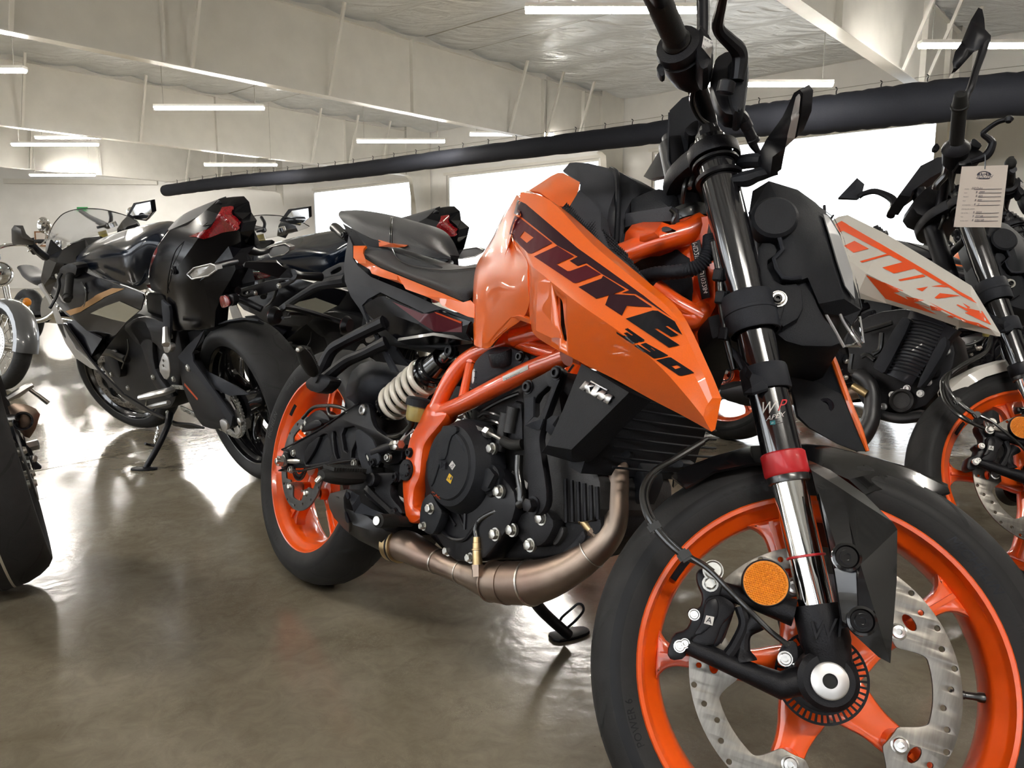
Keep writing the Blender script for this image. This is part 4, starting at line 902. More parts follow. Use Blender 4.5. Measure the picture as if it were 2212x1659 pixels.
sh = K.grid('tank_shroud', 'C', [
    [(520,224,-.118),(780,357,-.135),(1160,692,-.165),(1500,977,-.195),(1740,1200,-.212),(1959,1640,-.226),(2059,1880,-.226)],
    [(458,238,-.145),(690,302,-.154),(1030,650,-.186),(1400,962,-.211),(1680,1215,-.226),(1900,1660,-.238),(1985,1880,-.236)],
    [(450,330,-.150),(650,520,-.180),(1020,830,-.205),(1380,1110,-.224),(1620,1320,-.235),(1840,1690,-.240),(1955,1920,-.237)],
    [(372,570,-.165),(570,775,-.205),(880,985,-.225),(1270,1250,-.238),(1560,1450,-.244),(1790,1740,-.245),(1930,1960,-.239)],
    [(505,800,-.195),(600,870,-.214),(900,1110,-.234),(1270,1370,-.249),(1560,1620,-.253),(1760,1840,-.250),(1915,2030,-.241)],
    [(515,1000,-.192),(590,1130,-.208),(905,1340,-.224),(1240,1545,-.236),(1530,1750,-.241),(1750,1925,-.240),(1945,2090,-.236)],
    [(535,1270,-.185),(590,1395,-.190),(909,1580,-.205),(1200,1725,-.215),(1499,1890,-.222),(1740,2015,-.226),(1979,2148,-.229)],
    ], TF, n=5, th=.0045, ang=12, cap=[(2009,2130,-.226)])
cutout(sh, K, 'C', [(778,1085),(800,1075),(840,1105),(852,1140),(848,1330),(830,1430),(800,1425),(778,1400)], -.30, -.12)
K.cdt('shroud_scoop', 'C', [(600,960,-.219),(650,935,-.221),(720,960,-.222),(760,1030,-.221),(770,1080,-.218),(772,1400,-.210),(700,1400,-.207),(580,1340,-.202),(590,1100,-.213)], [(660,1150,-.212)], TF, sh, th=.002)
K.plate('shroud_slot_core', 'C', [(760,1060),(870,1060),(870,1450),(760,1450)], -.17, .02, 'ink', sh, rnd=0)
tg = [sh, tank]
K.decal('graphic_band', 'X2', [[(100,10),(200,60),(820,590),(1200,860),(1600,1150),(1952,1425),(1515,1138),(1345,1125),(1437,1092),(1120,905),(925,770),(822,805),(725,742),(820,692),(580,560),(130,200),(60,175)]], tg, 'plum', sh, step=24)
K.decal('lettering', 'X2', [[[(70,200),(130,225),(520,530),(270,655),(230,650),(5,430),(20,350)],[(130,455),(185,385),(295,465),(215,528)]]], tg, 'maroon', sh, off=.0010, step=24)
K.decal('lettering', 'X2', [[(575,563),(778,690),(570,783),(700,865),(730,865),(925,795),(1100,903),(800,1010),(770,1005),(300,690)]], tg, 'maroon', sh, off=.0010, step=24)
K.decal('lettering', 'X2', [[(1125,920),(1390,1085),(1245,1140),(1500,1155),(1715,1298),(1410,1280),(1350,1400),(1150,1270),(1195,1150),(1045,1197),(830,1055),(1105,955)]], tg, 'plum', sh, off=.0010, step=24)
K.decal('lettering', 'X1', [[(480,85),(1024,-79),(1124,-70),(1457,138),(1610,410),(1320,230),(1275,238),(1530,410),(1385,450),(1110,280),(1060,290),(1555,610),(1345,660)]], tg, 'ink', sh, off=.0010, step=36)
K.decal('lettering', 'X1', [[(460,295),(525,277),(855,505),(850,530),(790,550),(735,545),(730,565),(625,580),(480,490),(310,375),(300,330),(420,400),(500,445),(525,440),(440,375),(505,360),(600,420),(628,415)]], tg, 'ink', sh, off=.0010, step=36)
K.decal('lettering', 'X1', [[[(775,595),(880,565),(1330,815),(1220,850),(1060,878),(1030,870),(650,610),(720,600),(960,748),(980,745)],[(980,668),(1000,664),(1072,720),(1050,724)]]], tg, 'ink', sh, off=.0010, step=36)
K.decal('lettering', 'X1', [[[(1085,910),(1330,855),(1380,855),(1850,1160),(1710,1195),(1580,1220),(1530,1210)],[(1385,1025),(1500,1005),(1580,1055),(1470,1088)]]], tg, 'ink', sh, off=.0010, step=36)
K.mirror(sh, skip=('lettering', 'graphic_band'))
tank2 = K.mirror(tank); tank2.name = 'tank_half'; tank2.parent = tank; tank2.matrix_local = M.Identity(4)
for c_ in list(tank2.children): bpy.data.objects.remove(c_)
# tank caps and covers
tc_ = K.cdt('tank_side_cap', 'C', [(525,225,-.098),(620,165,-.075),(700,112,-.055),(758,85,-.045),(800,88,-.048),(930,160,-.080),(922,215,-.098),(905,260,-.108),(875,335,-.118),(845,358,-.122),(760,350,-.124),(690,300,-.124),(610,240,-.118)], [(660,190,-.095),(880,200,-.100),(740,250,-.118)], TF, th=.004, ang=60)
cv = K.cdt('tank_top_cover', 'C', [(795,68,-.03),(850,6,-.01),(900,2,-.005),(1000,10,-.005),(1180,55,-.02),(1225,85,-.035),(1240,150,-.045),(1240,640,-.06),(1215,650,-.075),(1175,560,-.100),(1150,470,-.105),(930,225,-.100),(935,160,-.082),(870,120,-.06)], [(1000,140,-.06),(1130,120,-.05),(1160,380,-.095),(1100,260,-.085),(1190,560,-.09)], 'tankgrey', th=.004, ang=35)
K.tube('cover_bead', 'C', [(1180,57,-.022),(1222,90,-.040),(1236,200,-.062),(1236,400,-.070),(1225,640,-.080)], .005, 'plastic', cv, seg=8)
K.cdt('knee_pad', 'C', [(780,357,-.134),(845,360,-.126),(905,262,-.112),(925,222,-.102),(1010,290,-.108),(1100,395,-.112),(1150,470,-.110),(1180,590,-.112),(1290,730,-.125),(1420,890,-.145),(1485,962,-.190),(1330,838,-.180),(1160,690,-.163),(1000,560,-.148)], [(950,400,-.130),(1100,540,-.140),(1230,690,-.150)], 'tankgrey', cv, th=.004, ang=50)
b = bmesh.new()                                        # moulded triangle grip pattern
for i in range(46):
    for j in range(9):
        f = i/46; x0, y0 = 800+620*f, 375+545*f; ux, uy = .66, -.75; wd_ = 22+72*math.sin(PI*min(1, f*.9+.12))**.8; t = j*17
        if t > wd_: continue
        x, y = x0+ux*t, y0+uy*t; z = -.133-.042*f+.00022*t
        q = K.p('C', x, y, z); s_ = .0030
        vs = [b.verts.new(q+V(v_)) for v_ in ((-s_,-.002,-s_),(s_,-.002,-s_),(0,-.002,s_))]; tp = b.verts.new(q+V((0,-.005,-s_*.3)))
        for m_ in range(3): b.faces.new((vs[m_], vs[(m_+1) % 3], tp))
        b.faces.new(vs[::-1])
K.bm('grip_pattern', b, 'ink', cv, smooth=False)
co = K.cdt('console_cover', 'C', [(1238,75,-.03),(1380,155,-.03),(1400,190,-.03),(1420,250,-.03),(1345,300,-.05),(1290,400,-.055),(1290,520,-.055),(1250,640,-.06),(1240,400,-.06)], [(1290,200,-.045)], 'tankgrey', th=0, back=.06)
K.cdt('duct_cover', 'C', [(1337,300,-.05),(1480,235,-.04),(1560,215,-.035),(1650,235,-.03),(1690,275,-.03),(1700,380,-.03),(1640,360,-.05),(1340,400,-.055)], [(1560,290,-.05)], 'plastic', co, th=0, back=.08)
K.cdt('duct_cover', 'C', [(1295,410,-.062),(1660,352,-.055),(1665,470,-.055),(1530,475,-.06),(1400,490,-.062),(1290,520,-.062)], [], 'tankgrey', co, th=0, back=.10)
K.tube('cable', 'C', [(1655,380,-.06),(1690,420,-.06),(1670,480,-.06),(1720,520,-.05)], .003, 'hose', co, seg=6)
# ---- frame: trellis tubes, gussets, swingarm-pivot castings
T = K.tube
frm = K.plate('frame', 'G', [(1650,-290),(1770,-255),(1850,-160),(1730,-10),(1650,80),(1605,160),(1585,300),(1575,440),(1515,560),(1500,730),(1575,745),(1580,845),(1530,885),(1470,892),(1425,820),(1395,480),(1420,330),(1450,160),(1475,60),(1560,-90)], -.138, .032, 'frame', bev=.007, rnd=2)
T('frame_tube', 'H', [(420,450,-.122),(620,365,-.124),(900,222,-.124),(1180,85,-.122),(1500,-40,-.115)], .0165, 'frame', frm)
K.tube('frame_tube', 'B', [(-700,1400,-.115),(-200,1290,-.10),(300,1180,-.07),(700,1240,-.04),(850,1190,-.02)], [.0165,.0165,.019,.021,.021], 'frame', frm)
T('frame_tube', 'F', [(1740,800,-.122),(1850,570,-.120),(1960,410,-.115),(2100,300,-.108),(2300,215,-.10),(2700,60,-.09)], .0165, 'frame', frm)
T('frame_tube', 'F', [(1990,700,-.122),(2070,345,-.112)], .0085, 'frame', frm, straight=True); K.lat('tube_end', K.p('F',2075,335,-.112), (0,0,1), [(-.006,0),(-.006,.011),(.004,.011),(.006,.008),(.006,0)], 'frame', frm, 16)
T('frame_tube', 'C', [(330,1400,-.10),(560,1480,-.11),(760,1540,-.118)], .012, 'frame', frm)
T('frame_tube', 'B', [(150,740,-.10),(420,640,-.07),(680,565,-.035),(800,520,-.015)], [.018,.019,.020,.024], 'frame', frm)
T('frame_tube', 'B', [(430,1000,-.075),(600,1130,-.06),(800,1240,-.035)], .014, 'frame', frm)
K.cdt('frame_gusset', 'B', [(165,700,-.085),(190,560,-.08),(240,500,-.075),(330,478,-.07),(480,478,-.065),(600,520,-.05),(640,560,-.05),(480,625,-.075),(300,690,-.095)], [(300,570,-.10),(420,560,-.09)], 'frame', frm, th=0, back=.05, ang=50)
K.plate('gusset_hole', 'B', [(475,520),(520,512),(570,540),(480,560)], -.099, .01, 'ink', frm, bev=0)
K.lat('head_tube', SP, SAX, [(.47,.026),(.47,.033),(.50,.035),(.63,.032),(.655,.032),(.66,.036),(.675,.036),(.68,.028)], 'frame', frm, 32)
K.lat('steering_bearing_cover', SP, SAX, [(.676,.038),(.684,.040),(.690,.040),(.692,.037),(.698,.037),(.700,.030)], 'hose', frm, 36)
hp = K.cdt('head_plate', 'B', [(690,500,-.030),(780,440,-.034),(860,430,-.036),(900,800,-.036),(905,1150,-.036),(800,1345,-.034),(720,1250,-.034),(790,1120,-.034),(740,1000,-.034),(700,700,-.032)], [(820,800,-.040)], 'frame', frm, th=0, back=.05, ang=40)
lb = K.cdt('number_plate_strip', 'B', [(712,648,-.0415),(778,618,-.0415),(862,1078,-.0425),(796,1094,-.0425)], [], 'ink', frm, th=.001)
K.text('stamped_number', 'B', '*MD2JPJ4', (757,720), (9,52), (-55,10), [lb], 'whitep', lb); K.text('stamped_number', 'B', 'U103284', (815,955), (10,50), (-50,10), [lb], 'whitep', lb)
lb = K.decal('sticker', 'H', [[(950,135),(1170,35),(1174,70),(955,174)]], list(frm.children), 'whitep', frm, off=.0012)
K.text('sticker_print', 'H', 'ETFK-RX-30-33 QUNT', (1062,120), (17,-8), (10,26), [lb], 'inkp', lb, off_=0) if False else K.text('sticker_print', 'H', 'ETFK-RX-30', (1040,130), (24,-11), (10,28), [lb], 'inkp', lb, step=8)
K.bolt('G', 1482, 212, -.139, .008, 'satin', frm); K.lat('pivot_plug', K.p('G',1450,378,-.140), (0,-1,0), [(-.004,.021),(.002,.021),(.004,.019),(.005,.011),(.009,.010),(.009,0)], 'plastic', frm, 28)
for a in range(4):
    b = bmesh.new(); q = K.p('G',1450,378,-.146); abox(b, q, (.024,.006,.006), M.Rotation(a*PI/4, 4, 'Y')); K.bm('plug_rib', b, 'plastic', frm)
fm = K.mirror(frm, skip=('sticker','number_plate_strip','head_tube','steering_bearing_cover','pivot_plug','plug_rib')); fm.name = 'frame_side'
fr_t = K.tube('cross_tube', 'F', [(1740,800,-.12),(1700,800,.0),(1660,800,.12)], .016, 'frame', frm)
# ---- corrugated loom, airbox
ab = K.plate('airbox', 'B', [(240,780),(680,655),(750,1135),(640,1150),(420,1000),(240,900)], -.035, .07, 'plastic', bev=.006)
def ribbed(name, fr, pts, r, m, parent, pitch=.004, K_=K, n=10):
    q = cat([K_.F(fr, *a) for a in pts], n); path = [q[0]]; acc = 0; rs = [r]; k = 0
    for a, c_ in zip(q, q[1:]):
        L = (c_-a).length; st = max(1, int(L/(pitch/2)))
        for i in range(1, st+1): k += 1; path.append(a.lerp(c_, i/st)); rs.append(r if k % 2 == 0 else r*.8)
    b = bmesh.new(); sweep(b, path, rs, 12); return K_.bm(name, b, m, parent, ang=80)
ribbed('corrugated_hose', 'B', [(300,925,-.085),(430,890,-.085),(600,875,-.08),(730,850,-.075),(810,790,-.07),(855,700,-.065),(865,600,-.06)], .0115, 'grey', ab, pitch=.0072)
T('wire_loom', 'B', [(900,500,-.05),(880,620,-.06),(860,690,-.065)], .009, 'hose', ab); T('wire_loom', 'B', [(890,640,-.07),(930,860,-.07),(950,1100,-.07),(990,1400,-.07),(1050,1650,-.06)], .005, 'hose', ab)
for y in (900, 1080, 1370):
    b = bmesh.new(); abox(b, K.p('B', 930+(y-900)*.1, y, -.075), (.014,.012,.018)); bmesh.ops.bevel(b, geom=b.edges[:], offset=.002, segments=1, affect='EDGES'); K.bm('loom_clip', b, 'plastic', ab)
# ---- seats and tail
st = K.grid('rider_seat', 'E', [
    [(382,515,-.080),(560,520,-.085),(660,580,-.092),(760,670,-.098),(900,712,-.102),(1150,738,-.106),(1450,712,-.102)],
    [(372,560,-.100),(520,615,-.112),(680,700,-.122),(850,770,-.128),(1050,830,-.132),(1250,890,-.132),(1436,880,-.124)],
    [(388,602,-.088),(530,690,-.106),(690,755,-.114),(860,825,-.120),(1080,915,-.126),(1320,1015,-.126),(1415,985,-.116)]], 'seat', n=5, nr=4, th=.006, ang=60)
K.grid('seat_top', 'E', [
    [(395,503,-.045),(640,502,-.045),(800,530,-.048),(950,590,-.05),(1150,650,-.052),(1335,682,-.052),(1470,660,-.05)],
    [(382,513,-.079),(560,517,-.084),(660,578,-.091),(760,668,-.097),(900,710,-.101),(1150,736,-.105),(1450,710,-.101)]], 'seatl', st, n=5, nr=4, th=.006, ang=60, centre=lambda P: tri_half(P, -.004))
T('seat_stitching', 'E', [(650,525,-.086),(700,612,-.096),(780,665,-.101),(900,700,-.105),(1150,727,-.109),(1445,703,-.105)], .0012, 'hose', st, seg=5)
ps = K.grid('passenger_seat', 'E', [
    [(160,158,-.02),(330,152,-.03),(560,190,-.035),(800,250,-.038),(1000,318,-.038),(1110,430,-.035),(1205,582,-.025)],
    [(138,200,-.045),(285,205,-.075),(450,285,-.088),(640,330,-.092),(850,420,-.092),(1020,500,-.088),(1210,596,-.060)],
    [(185,268,-.050),(300,345,-.082),(450,428,-.092),(640,480,-.096),(850,552,-.096),(1010,595,-.090),(1200,614,-.065)]], 'seat', n=6, nr=5, th=.006, ang=60, centre=lambda P: tri_half(P, .004))
T('seat_stitching', 'E', [(640,215,-.05),(632,330,-.094),(628,470,-.098)], .0014, 'hose', ps, seg=5); T('seat_stitching', 'E', [(655,218,-.05),(647,330,-.094),(643,474,-.098)], .0014, 'hose', ps, seg=5)
for o in (st, ps): q = K.mirror(o); q.name = 'seat_half'
op = K.cdt('tail_orange_panel', 'E', [(280,490,-.118),(405,490,-.10),(378,520,-.108),(372,560,-.112),(395,615,-.116),(540,705,-.122),(700,768,-.126),(1100,930,-.132),(1330,1030,-.134),(1400,1010,-.132),(1437,1050,-.138),(1437,1182,-.140),(1375,1168,-.140),(1130,1062,-.140),(1095,1025,-.140),(950,965,-.138),(780,905,-.136),(755,862,-.134),(600,805,-.132),(455,755,-.130),(435,715,-.128),(330,655,-.126),(280,605,-.124)], [(700,820,-.140),(1100,985,-.142),(400,660,-.132)], TF, th=.006, ang=30)
K.cdt('tail_orange_wedge', 'E', [(520,432,-.095),(640,470,-.102),(770,500,-.106),(700,508,-.10),(640,505,-.095),(525,498,-.095)], [], TF, op, th=.01)
tp = K.cdt('tail_side_panel', 'E', [(235,392,-.10),(272,480,-.112),(276,612,-.118),(330,690,-.122),(450,790,-.126),(780,925,-.132),(1100,1072,-.136),(1435,1188,-.138),(1440,1235,-.138),(1130,1100,-.142),(1065,1105,-.142),(960,1135,-.142),(620,975,-.142),(540,935,-.142),(420,1000,-.140),(362,1060,-.138),(420,1230,-.135),(560,1460,-.130),(700,1700,-.125),(640,1700,-.120),(500,1400,-.125),(340,1095,-.132),(255,975,-.130),(198,830,-.125),(188,700,-.118),(205,560,-.108)], [(300,850,-.140),(700,960,-.142),(450,900,-.142)], 'grey', th=.005, ang=35)
gp = K.cdt('tail_gloss_panel', 'E', [(385,1052,-.140),(520,975,-.144),(575,972,-.144),(950,1138,-.145),(1000,1138,-.145),(1080,1108,-.145),(1400,1215,-.142),(1380,1240,-.142),(1355,1330,-.142),(1410,1402,-.140),(1060,1345,-.128),(720,1388,-.126),(705,1392,-.124),(400,1130,-.134)], [(900,1240,-.145),(650,1150,-.144)], 'gloss', tp, th=.004, ang=20)
K.decal('graphic', 'E', [[(650,1022),(940,1140),(1010,1140),(1075,1118),(1320,1220),(1322,1318),(1060,1310),(930,1230)]], [gp], 'maroon', gp); K.decal('graphic', 'E', [[(1058,1120),(1322,1215),(1312,1232),(1075,1137)]], [gp], 'orangeg', gp, off=.0012)
K.cdt('tail_lower_skirt', 'E', [(702,1400,-.134),(1040,1348,-.136),(1415,1405,-.138),(1425,1425,-.12),(1250,1442,-.10),(800,1440,-.10)], [], 'gloss', tp, th=.006, ang=20)
K.cdt('under_seat_panel', 'E', [(175,275,-.05),(300,345,-.085),(450,425,-.095),(640,480,-.098),(520,505,-.09),(400,492,-.09),(275,485,-.105),(235,395,-.095)], [], 'plastic', tp, th=.01)
T('grab_handle', 'E', [(85,320,-.055),(110,315,-.06),(185,385,-.085),(230,420,-.09)], [.010,.012,.012,.010], 'satin', tp); K.bolt('E', 190, 390, -.097, .008, 'satin', tp)
K.mirror(op); K.mirror(tp)
K.plate('seat_base', 'E', [(180,300),(460,470),(1440,800),(1440,1180),(1100,1050),(300,620)], -.09, .18, 'plastic', bev=.01)
K.plate('subframe', 'E', [(330,1000),(1430,1200),(1430,1420),(1150,1480),(800,1450),(560,1440)], -.10, .20, 'plastic', bev=.008)
# ---- rear plate carrier with signals and round reflectors
pc = T('plate_carrier', 'O', [(1850,1080,-.03),(1560,1130,-.03),(1400,1210,-.03),(1180,1350,-.03),(1080,1420,-.03)], [.018,.014,.012,.011,.010], 'plastic', seg=10)
K.plate('signal_bracket', 'O', [(1530,990),(1820,845),(1840,960),(1790,1020),(1600,1110),(1540,1080)], -.04, .03, 'plastic', pc, bev=.003, holes=[[(1650,985),(1770,920),(1775,970),(1660,1020)]])
sg2 = K.cdt('turn_signal', 'O', [(655,905,-.27),(685,872,-.27),(1045,880,-.20),(1155,958,-.17),(1235,975,-.15),(1240,1055,-.15),(1060,1058,-.18),(760,955,-.25),(668,930,-.27)], [], 'satin', pc, th=.014)
T('signal_stalk', 'O', [(1220,1015,-.155),(1330,1030,-.12),(1545,1045,-.06)], [.014,.010,.012], 'satin', pc)
for x, y, d in ((1018,1490,-.105),(1835,1590,.105)):
    q = K.p('O', x, y, d); r_ = K.lat('round_reflector', q, (-.85,-.5,.05), [(-.012,0),(-.012,.020),(0,.027),(.004,.027),(.0045,.025),(.0045,0)], 'satin', pc, 32)
    K.lat('lens', q+V((-.85,-.5,.05)).normalized()*.0048, (-.85,-.5,.05), [(0,0),(0,.0248),(.002,.024),(.0028,0)], 'redlens', r_, 32)
T('plate_bar', 'O', [(1120,1380,-.09),(1250,1400,-.05),(1600,1500,.05),(1780,1560,.09)], .008, 'satin', pc, seg=8); T('plate_bar', 'O', [(1110,1510,-.09),(1180,1500,-.06),(1210,1460,-.05),(1480,1470,.03)], .005, 'satin', pc, seg=8)
# ---- wheels' inner mudguard, shock, swingarm
K.cdt('inner_mudguard', 'F', [(858,830,-.065),(868,700,-.075),(880,580,-.075),(930,450,-.070),(1010,380,-.060),(1090,353,-.050),(1180,358,-.050),(1270,405,-.055),(1345,470,-.06),(1400,560,-.06),(1250,700,-.07),(1140,760,-.07),(1000,790,-.07)], [(1000,520,-.105),(1120,460,-.100),(1000,650,-.110),(1180,580,-.110)], 'grey', th=0, back=.13, ang=75)
A0, A1 = K.p('F',1890,262,-.07), K.p('F',1235,835,-.07); sa = (A1-A0).normalized(); SL = (A1-A0).length
sk_ = K.lat('shock_absorber', A0, sa, [(-.004,0),(-.004,.014),(.03,.016),(.032,.026),(.072,.027),(.075,.031),(.082,.031),(.084,.036),(.090,.036),(.092,.016),(SL-.03,.014),(SL-.028,.034),(SL-.022,.034),(SL-.02,.012),(SL+.01,.012),(SL+.01,0)], 'anod', seg=28)
for k in range(4): K.lat('preload_ring', A0+sa*(.070+.0045*k), sa, [(0,.0275),(.001,.0305),(.003,.0305),(.004,.0275)], 'metalb', sk_, 20, close=True)
d_, s_, u_ = basis(sa); hx = []
for k in range(6*28+1):
    t = k/28; f = k/(6*28); e = min(1, min(f, 1-f)*9)
    hx.append(A0+sa*(.097+(SL-.130)*(f+0.0))+(s_*math.cos(2*PI*t)+u_*math.sin(2*PI*t))*(.0335))
K.add('spring', (lambda b: (sweep(b, hx, .0066, 10), finish(b))[1])(bmesh.new()), 'spring', sk_)
K.bolt('F', 1880, 262, -.096, .012, 'satin', sk_, h=.01); K.text('shock_lettering', 'F', 'W', (1790,312), (24,-18), (-26,-46), [sk_], 'whitep', sk_); K.text('shock_lettering', 'F', 'P', (1800,350), (30,-20), (-30,-46), [sk_], 'redp', sk_)
K.plate('shock_link', 'F', [(1240,680),(1330,640),(1400,700),(1420,790),(1300,830),(1250,780)], -.075, .02, 'bronze', sk_)
ro = K.lat('brake_fluid_pot', K.p('F',1550,840,-.135), (.05,0,1), [(-.018,0),(-.018,.017),(-.012,.020),(.012,.021),(.013,.019),(.013,0)], 'fluid', seg=24)
K.lat('pot_cap', K.p('F',1550,840,-.135)+V((0,0,.012)), (.05,0,1), [(0,.019),(0,.0245),(.013,.0245),(.016,.021),(.016,0)], 'plastic', ro, 24)
T('pot_hose', 'F', [(1510,915,-.135),(1490,980,-.13),(1400,1060,-.12),(1300,1080,-.11),(1210,1090,-.11)], .0065, 'hose', ro)
sw = K.plate('swingarm', 'F', [(235,1205),(300,1196),(420,1120),(640,1000),(860,850),(1000,762),(1060,752),(1090,770),(1120,950),(1180,1030),(1330,1110),(1420,1180),(1400,1330),(1250,1350),(1180,1300),(980,1300),(800,1320),(560,1375),(420,1410),(215,1412),(230,1385),(330,1360),(350,1300),(330,1230)], -.118, .014, 'satin', bev=.003,
    holes=[[(480,1180),(640,1050),(700,1050),(750,1300),(560,1340),(470,1345)], [(735,1030),(780,1020),(830,1280),(770,1290)], [(820,1000),(980,970),(960,1120),(860,1260)], [(1010,1010),(1080,1060),(1140,1200),(1140,1290),(990,1290),(900,1270)]])
K.plate('swingarm_web', 'F', [(300,1215),(640,1010),(1000,790),(1100,960),(1330,1130),(1380,1320),(560,1365),(330,1380)], -.108, .016, 'plastic', sw, bev=.002)
K.plate('swingarm_rib', 'F', [(445,1160),(640,1040),(560,1230),(480,1345),(420,1330),(400,1250)], -.117, .010, 'satin', sw, bev=.003)
T('swingarm_edge', 'F', [(260,1200,-.119),(420,1118,-.119),(640,992,-.119),(860,842,-.119),(1000,752,-.119)], .0022, 'satin', sw, seg=6); T('swingarm_edge', 'F', [(420,1412,-.119),(560,1378,-.119),(800,1322,-.119),(970,1300,-.119)], .0022, 'satin', sw, seg=6)
K.lat('shock_eye', K.p('F',1040,820,-.119), (0,-1,0), [(-.01,.012),(.004,.012),(.006,.0095),(.006,.006),(0,.005),(0,0)], 'steel', sw, 24)
for x, y in ((375,1235),(345,1390),(955,1330)): K.bolt('F', x, y, -.119, .0075, 'zinc', sw)
K.lat('axle_block', K.p('F',300,1310,-.119), (0,-1,0), [(-.02,.022),(.004,.022),(.006,.020),(.006,.012),(.006,0)], 'satin', sw, 20); K.lat('axle_washer', K.p('F',275,1310,-.127), (0,-1,0), [(0,.0155),(.002,.0155),(.003,.013),(.003,0)], 'zinc', sw, 24)
K.lat('axle_nut', K.p('F',262,1310,-.131), (0,-1,0), [(0,.014),(.011,.014),(.013,.011),(.013,0)], 'steel', sw, 6); K.lat('axle_end', K.p('F',240,1310,-.144), (0,-1,0), [(0,.0075),(.010,.0075),(.012,.005),(.012,0)], 'steel', sw, 18)
T('chain_adjuster', 'F', [(330,1310,-.124),(400,1312,-.122),(440,1310,-.12)], [.006,.007,.004], 'zinc', sw, seg=8)
q = K.mirror(sw, skip=('axle_nut','axle_end','axle_washer')); q.name = 'swingarm_side'
b = bmesh.new(); bar(b, V((.47,-.11,.41)), V((.47,.11,.41)), .07, .06); bar(b, V((.40,-.11,.40)), V((.40,.11,.40)), .03, .05); K.bm('swingarm_bridge', b, 'satin', sw)
K.lat('rear_axle', V((0,-.13,RR)), (0,1,0), [(0,0),(0,.009),(.26,.009),(.26,0)], 'steel', sw)
rc_ = K.plate('rear_caliper', 'F', [(430,1010),(450,940),(560,830),(630,815),(700,880),(720,930),(640,960),(600,940),(480,1010)], -.098, .035, 'satin', bev=.004)
K.plate('caliper_cover', 'F', [(440,1020),(480,960),(600,900),(650,960),(560,1000),(450,1035)], -.104, .01, 'metalb', rc_, bev=.003)
for x, y in ((480,945),(445,990)): b = bmesh.new(); abox(b, K.p('F',x,y,-.107), (.010,.001,.010), M.Rotation(.5,4,'Y')); K.bm('sticker', b, 'whitep', rc_)
T('brake_hose', 'F', [(460,900,-.10),(560,800,-.10),(680,780,-.10),(800,790,-.10),(900,830,-.10),(1000,900,-.09)], .0045, 'hose', rc_); T('brake_hose', 'F', [(700,800,-.105),(720,870,-.105),(800,880,-.105),(860,850,-.10)], .004, 'hose', rc_)
# ---- foot controls
pg = K.plate('footrest_bracket', 'G', [(1062,450),(1080,415),(1150,405),(1300,402),(1395,405),(1400,490),(1295,500),(1290,600),(1310,650),(1400,750),(1405,800),(1360,815),(1300,800),(1180,720),(1060,650),(1030,600),(1130,590),(1150,560),(1080,510)], -.145, .022, 'metalb', bev=.004)
for x, y in ((1350,445),(1340,785)): K.bolt('G', x, y, -.146, .0085, 'satin', pg)
K.lat('peg_pivot', K.p('G',1120,470,-.16), (.1,-1,.1), [(-.01,.014),(.004,.014),(.006,.011),(.006,0)], 'metalb', pg, 20)
def peg(fr, a, c_, r, parent, nm='footpeg'):
    A, C_ = K.p(fr, *a), K.p(fr, *c_); d, s, u = basis(C_-A); L = (C_-A).length; b = bmesh.new()
    n = 16; path = [A+d*L*i/n for i in range(n+1)]; rs = [r*(.75+.45*math.sin(PI*min(1, i/n*1.1))**.5) for i in range(n+1)]; rs[-1] = r*.6
    sweep(b, path, rs, sect=[(math.cos(2*PI*k/14)*1.15, math.sin(2*PI*k/14)*.75) for k in range(14)])
    for i in range(2, 15):
        c0 = A+d*L*i/n+u*r*.78; bar(b, c0-s*r*1.0-d*.004, c0+s*r*.0, .0035, .007, u); bar(b, c0, c0+s*r*1.0-d*.004, .0035, .007, u)
    o = K.bm(nm, b, 'grip', parent); K.lat('peg_end', C_+d*.002-u*r*.4, d-u, [(-.004,.006),(.006,.006),(.010,.004),(.011,0)], 'zinc', o, 10); return o
peg('G', (1030,440,-.165), (635,425,-.262), .020, None)
hg = K.plate('heel_guard', 'F', [(960,1015),(1000,1000),(1120,1090),(1150,1160),(1200,1290),(1170,1355),(1110,1340),(1115,1440),(1040,1430),(985,1260),(965,1120)], -.15, .006, 'grey', bev=.002, holes=[[(1050,1250),(1065,1240),(1110,1330),(1095,1360)]])
K.bolt('F', 1140, 1320, -.151, .007, 'satin', hg)
b = bmesh.new(); abox(b, K.p('F',1078,1285,-.147), (.010,.001,.014)); K.bm('sticker', b, 'whitep', hg)
mc = T('rear_master_cylinder', 'F', [(1150,1230,-.14),(1330,1170,-.14)], [.012,.011], 'satin', None, straight=True); T('banjo', 'F', [(1320,1160,-.142),(1400,1150,-.142)], [.010,.009], 'steel', mc, straight=True, seg=6)
K.lat('hose_joint', K.p('F',1350,1160,-.145), (0,-1,0), [(-.012,.010),(.004,.010),(.006,.007),(.006,0)], 'zinc', mc, 12); T('steel_line', 'F', [(1400,1120,-.13),(1450,1060,-.12),(1520,1010,-.11)], .004, 'alu', mc, seg=8); K.bolt('F', 1275, 1275, -.14, .007, 'zinc', mc)
bp_ = K.F('G',1165,862,-.215); bd_ = (K.F('G',1400,868,-.15)-bp_).normalized(); pr = [(0,0),(0,.0085),(.003,.0085),(.0035,.0115)]
for k in range(9): pr += [(.005+k*.0055,.0135),(.008+k*.0055,.0118)]
bl = K.lat('brake_pedal', bp_, bd_, pr+[(.058,.010),(.095,.010),(.095,0)], 'grip', seg=18, ang=70); K.lat('pedal_tip', bp_-bd_*.001, bd_, [(0,0),(0,.0082),(.002,.0082)], 'zinc', bl, 18)
T('pedal_arm', 'G', [(1400,868,-.15),(1300,760,-.14),(1180,650,-.14),(1100,560,-.14)], [.010,.011,.012,.014], 'metalb', bl, seg=8)
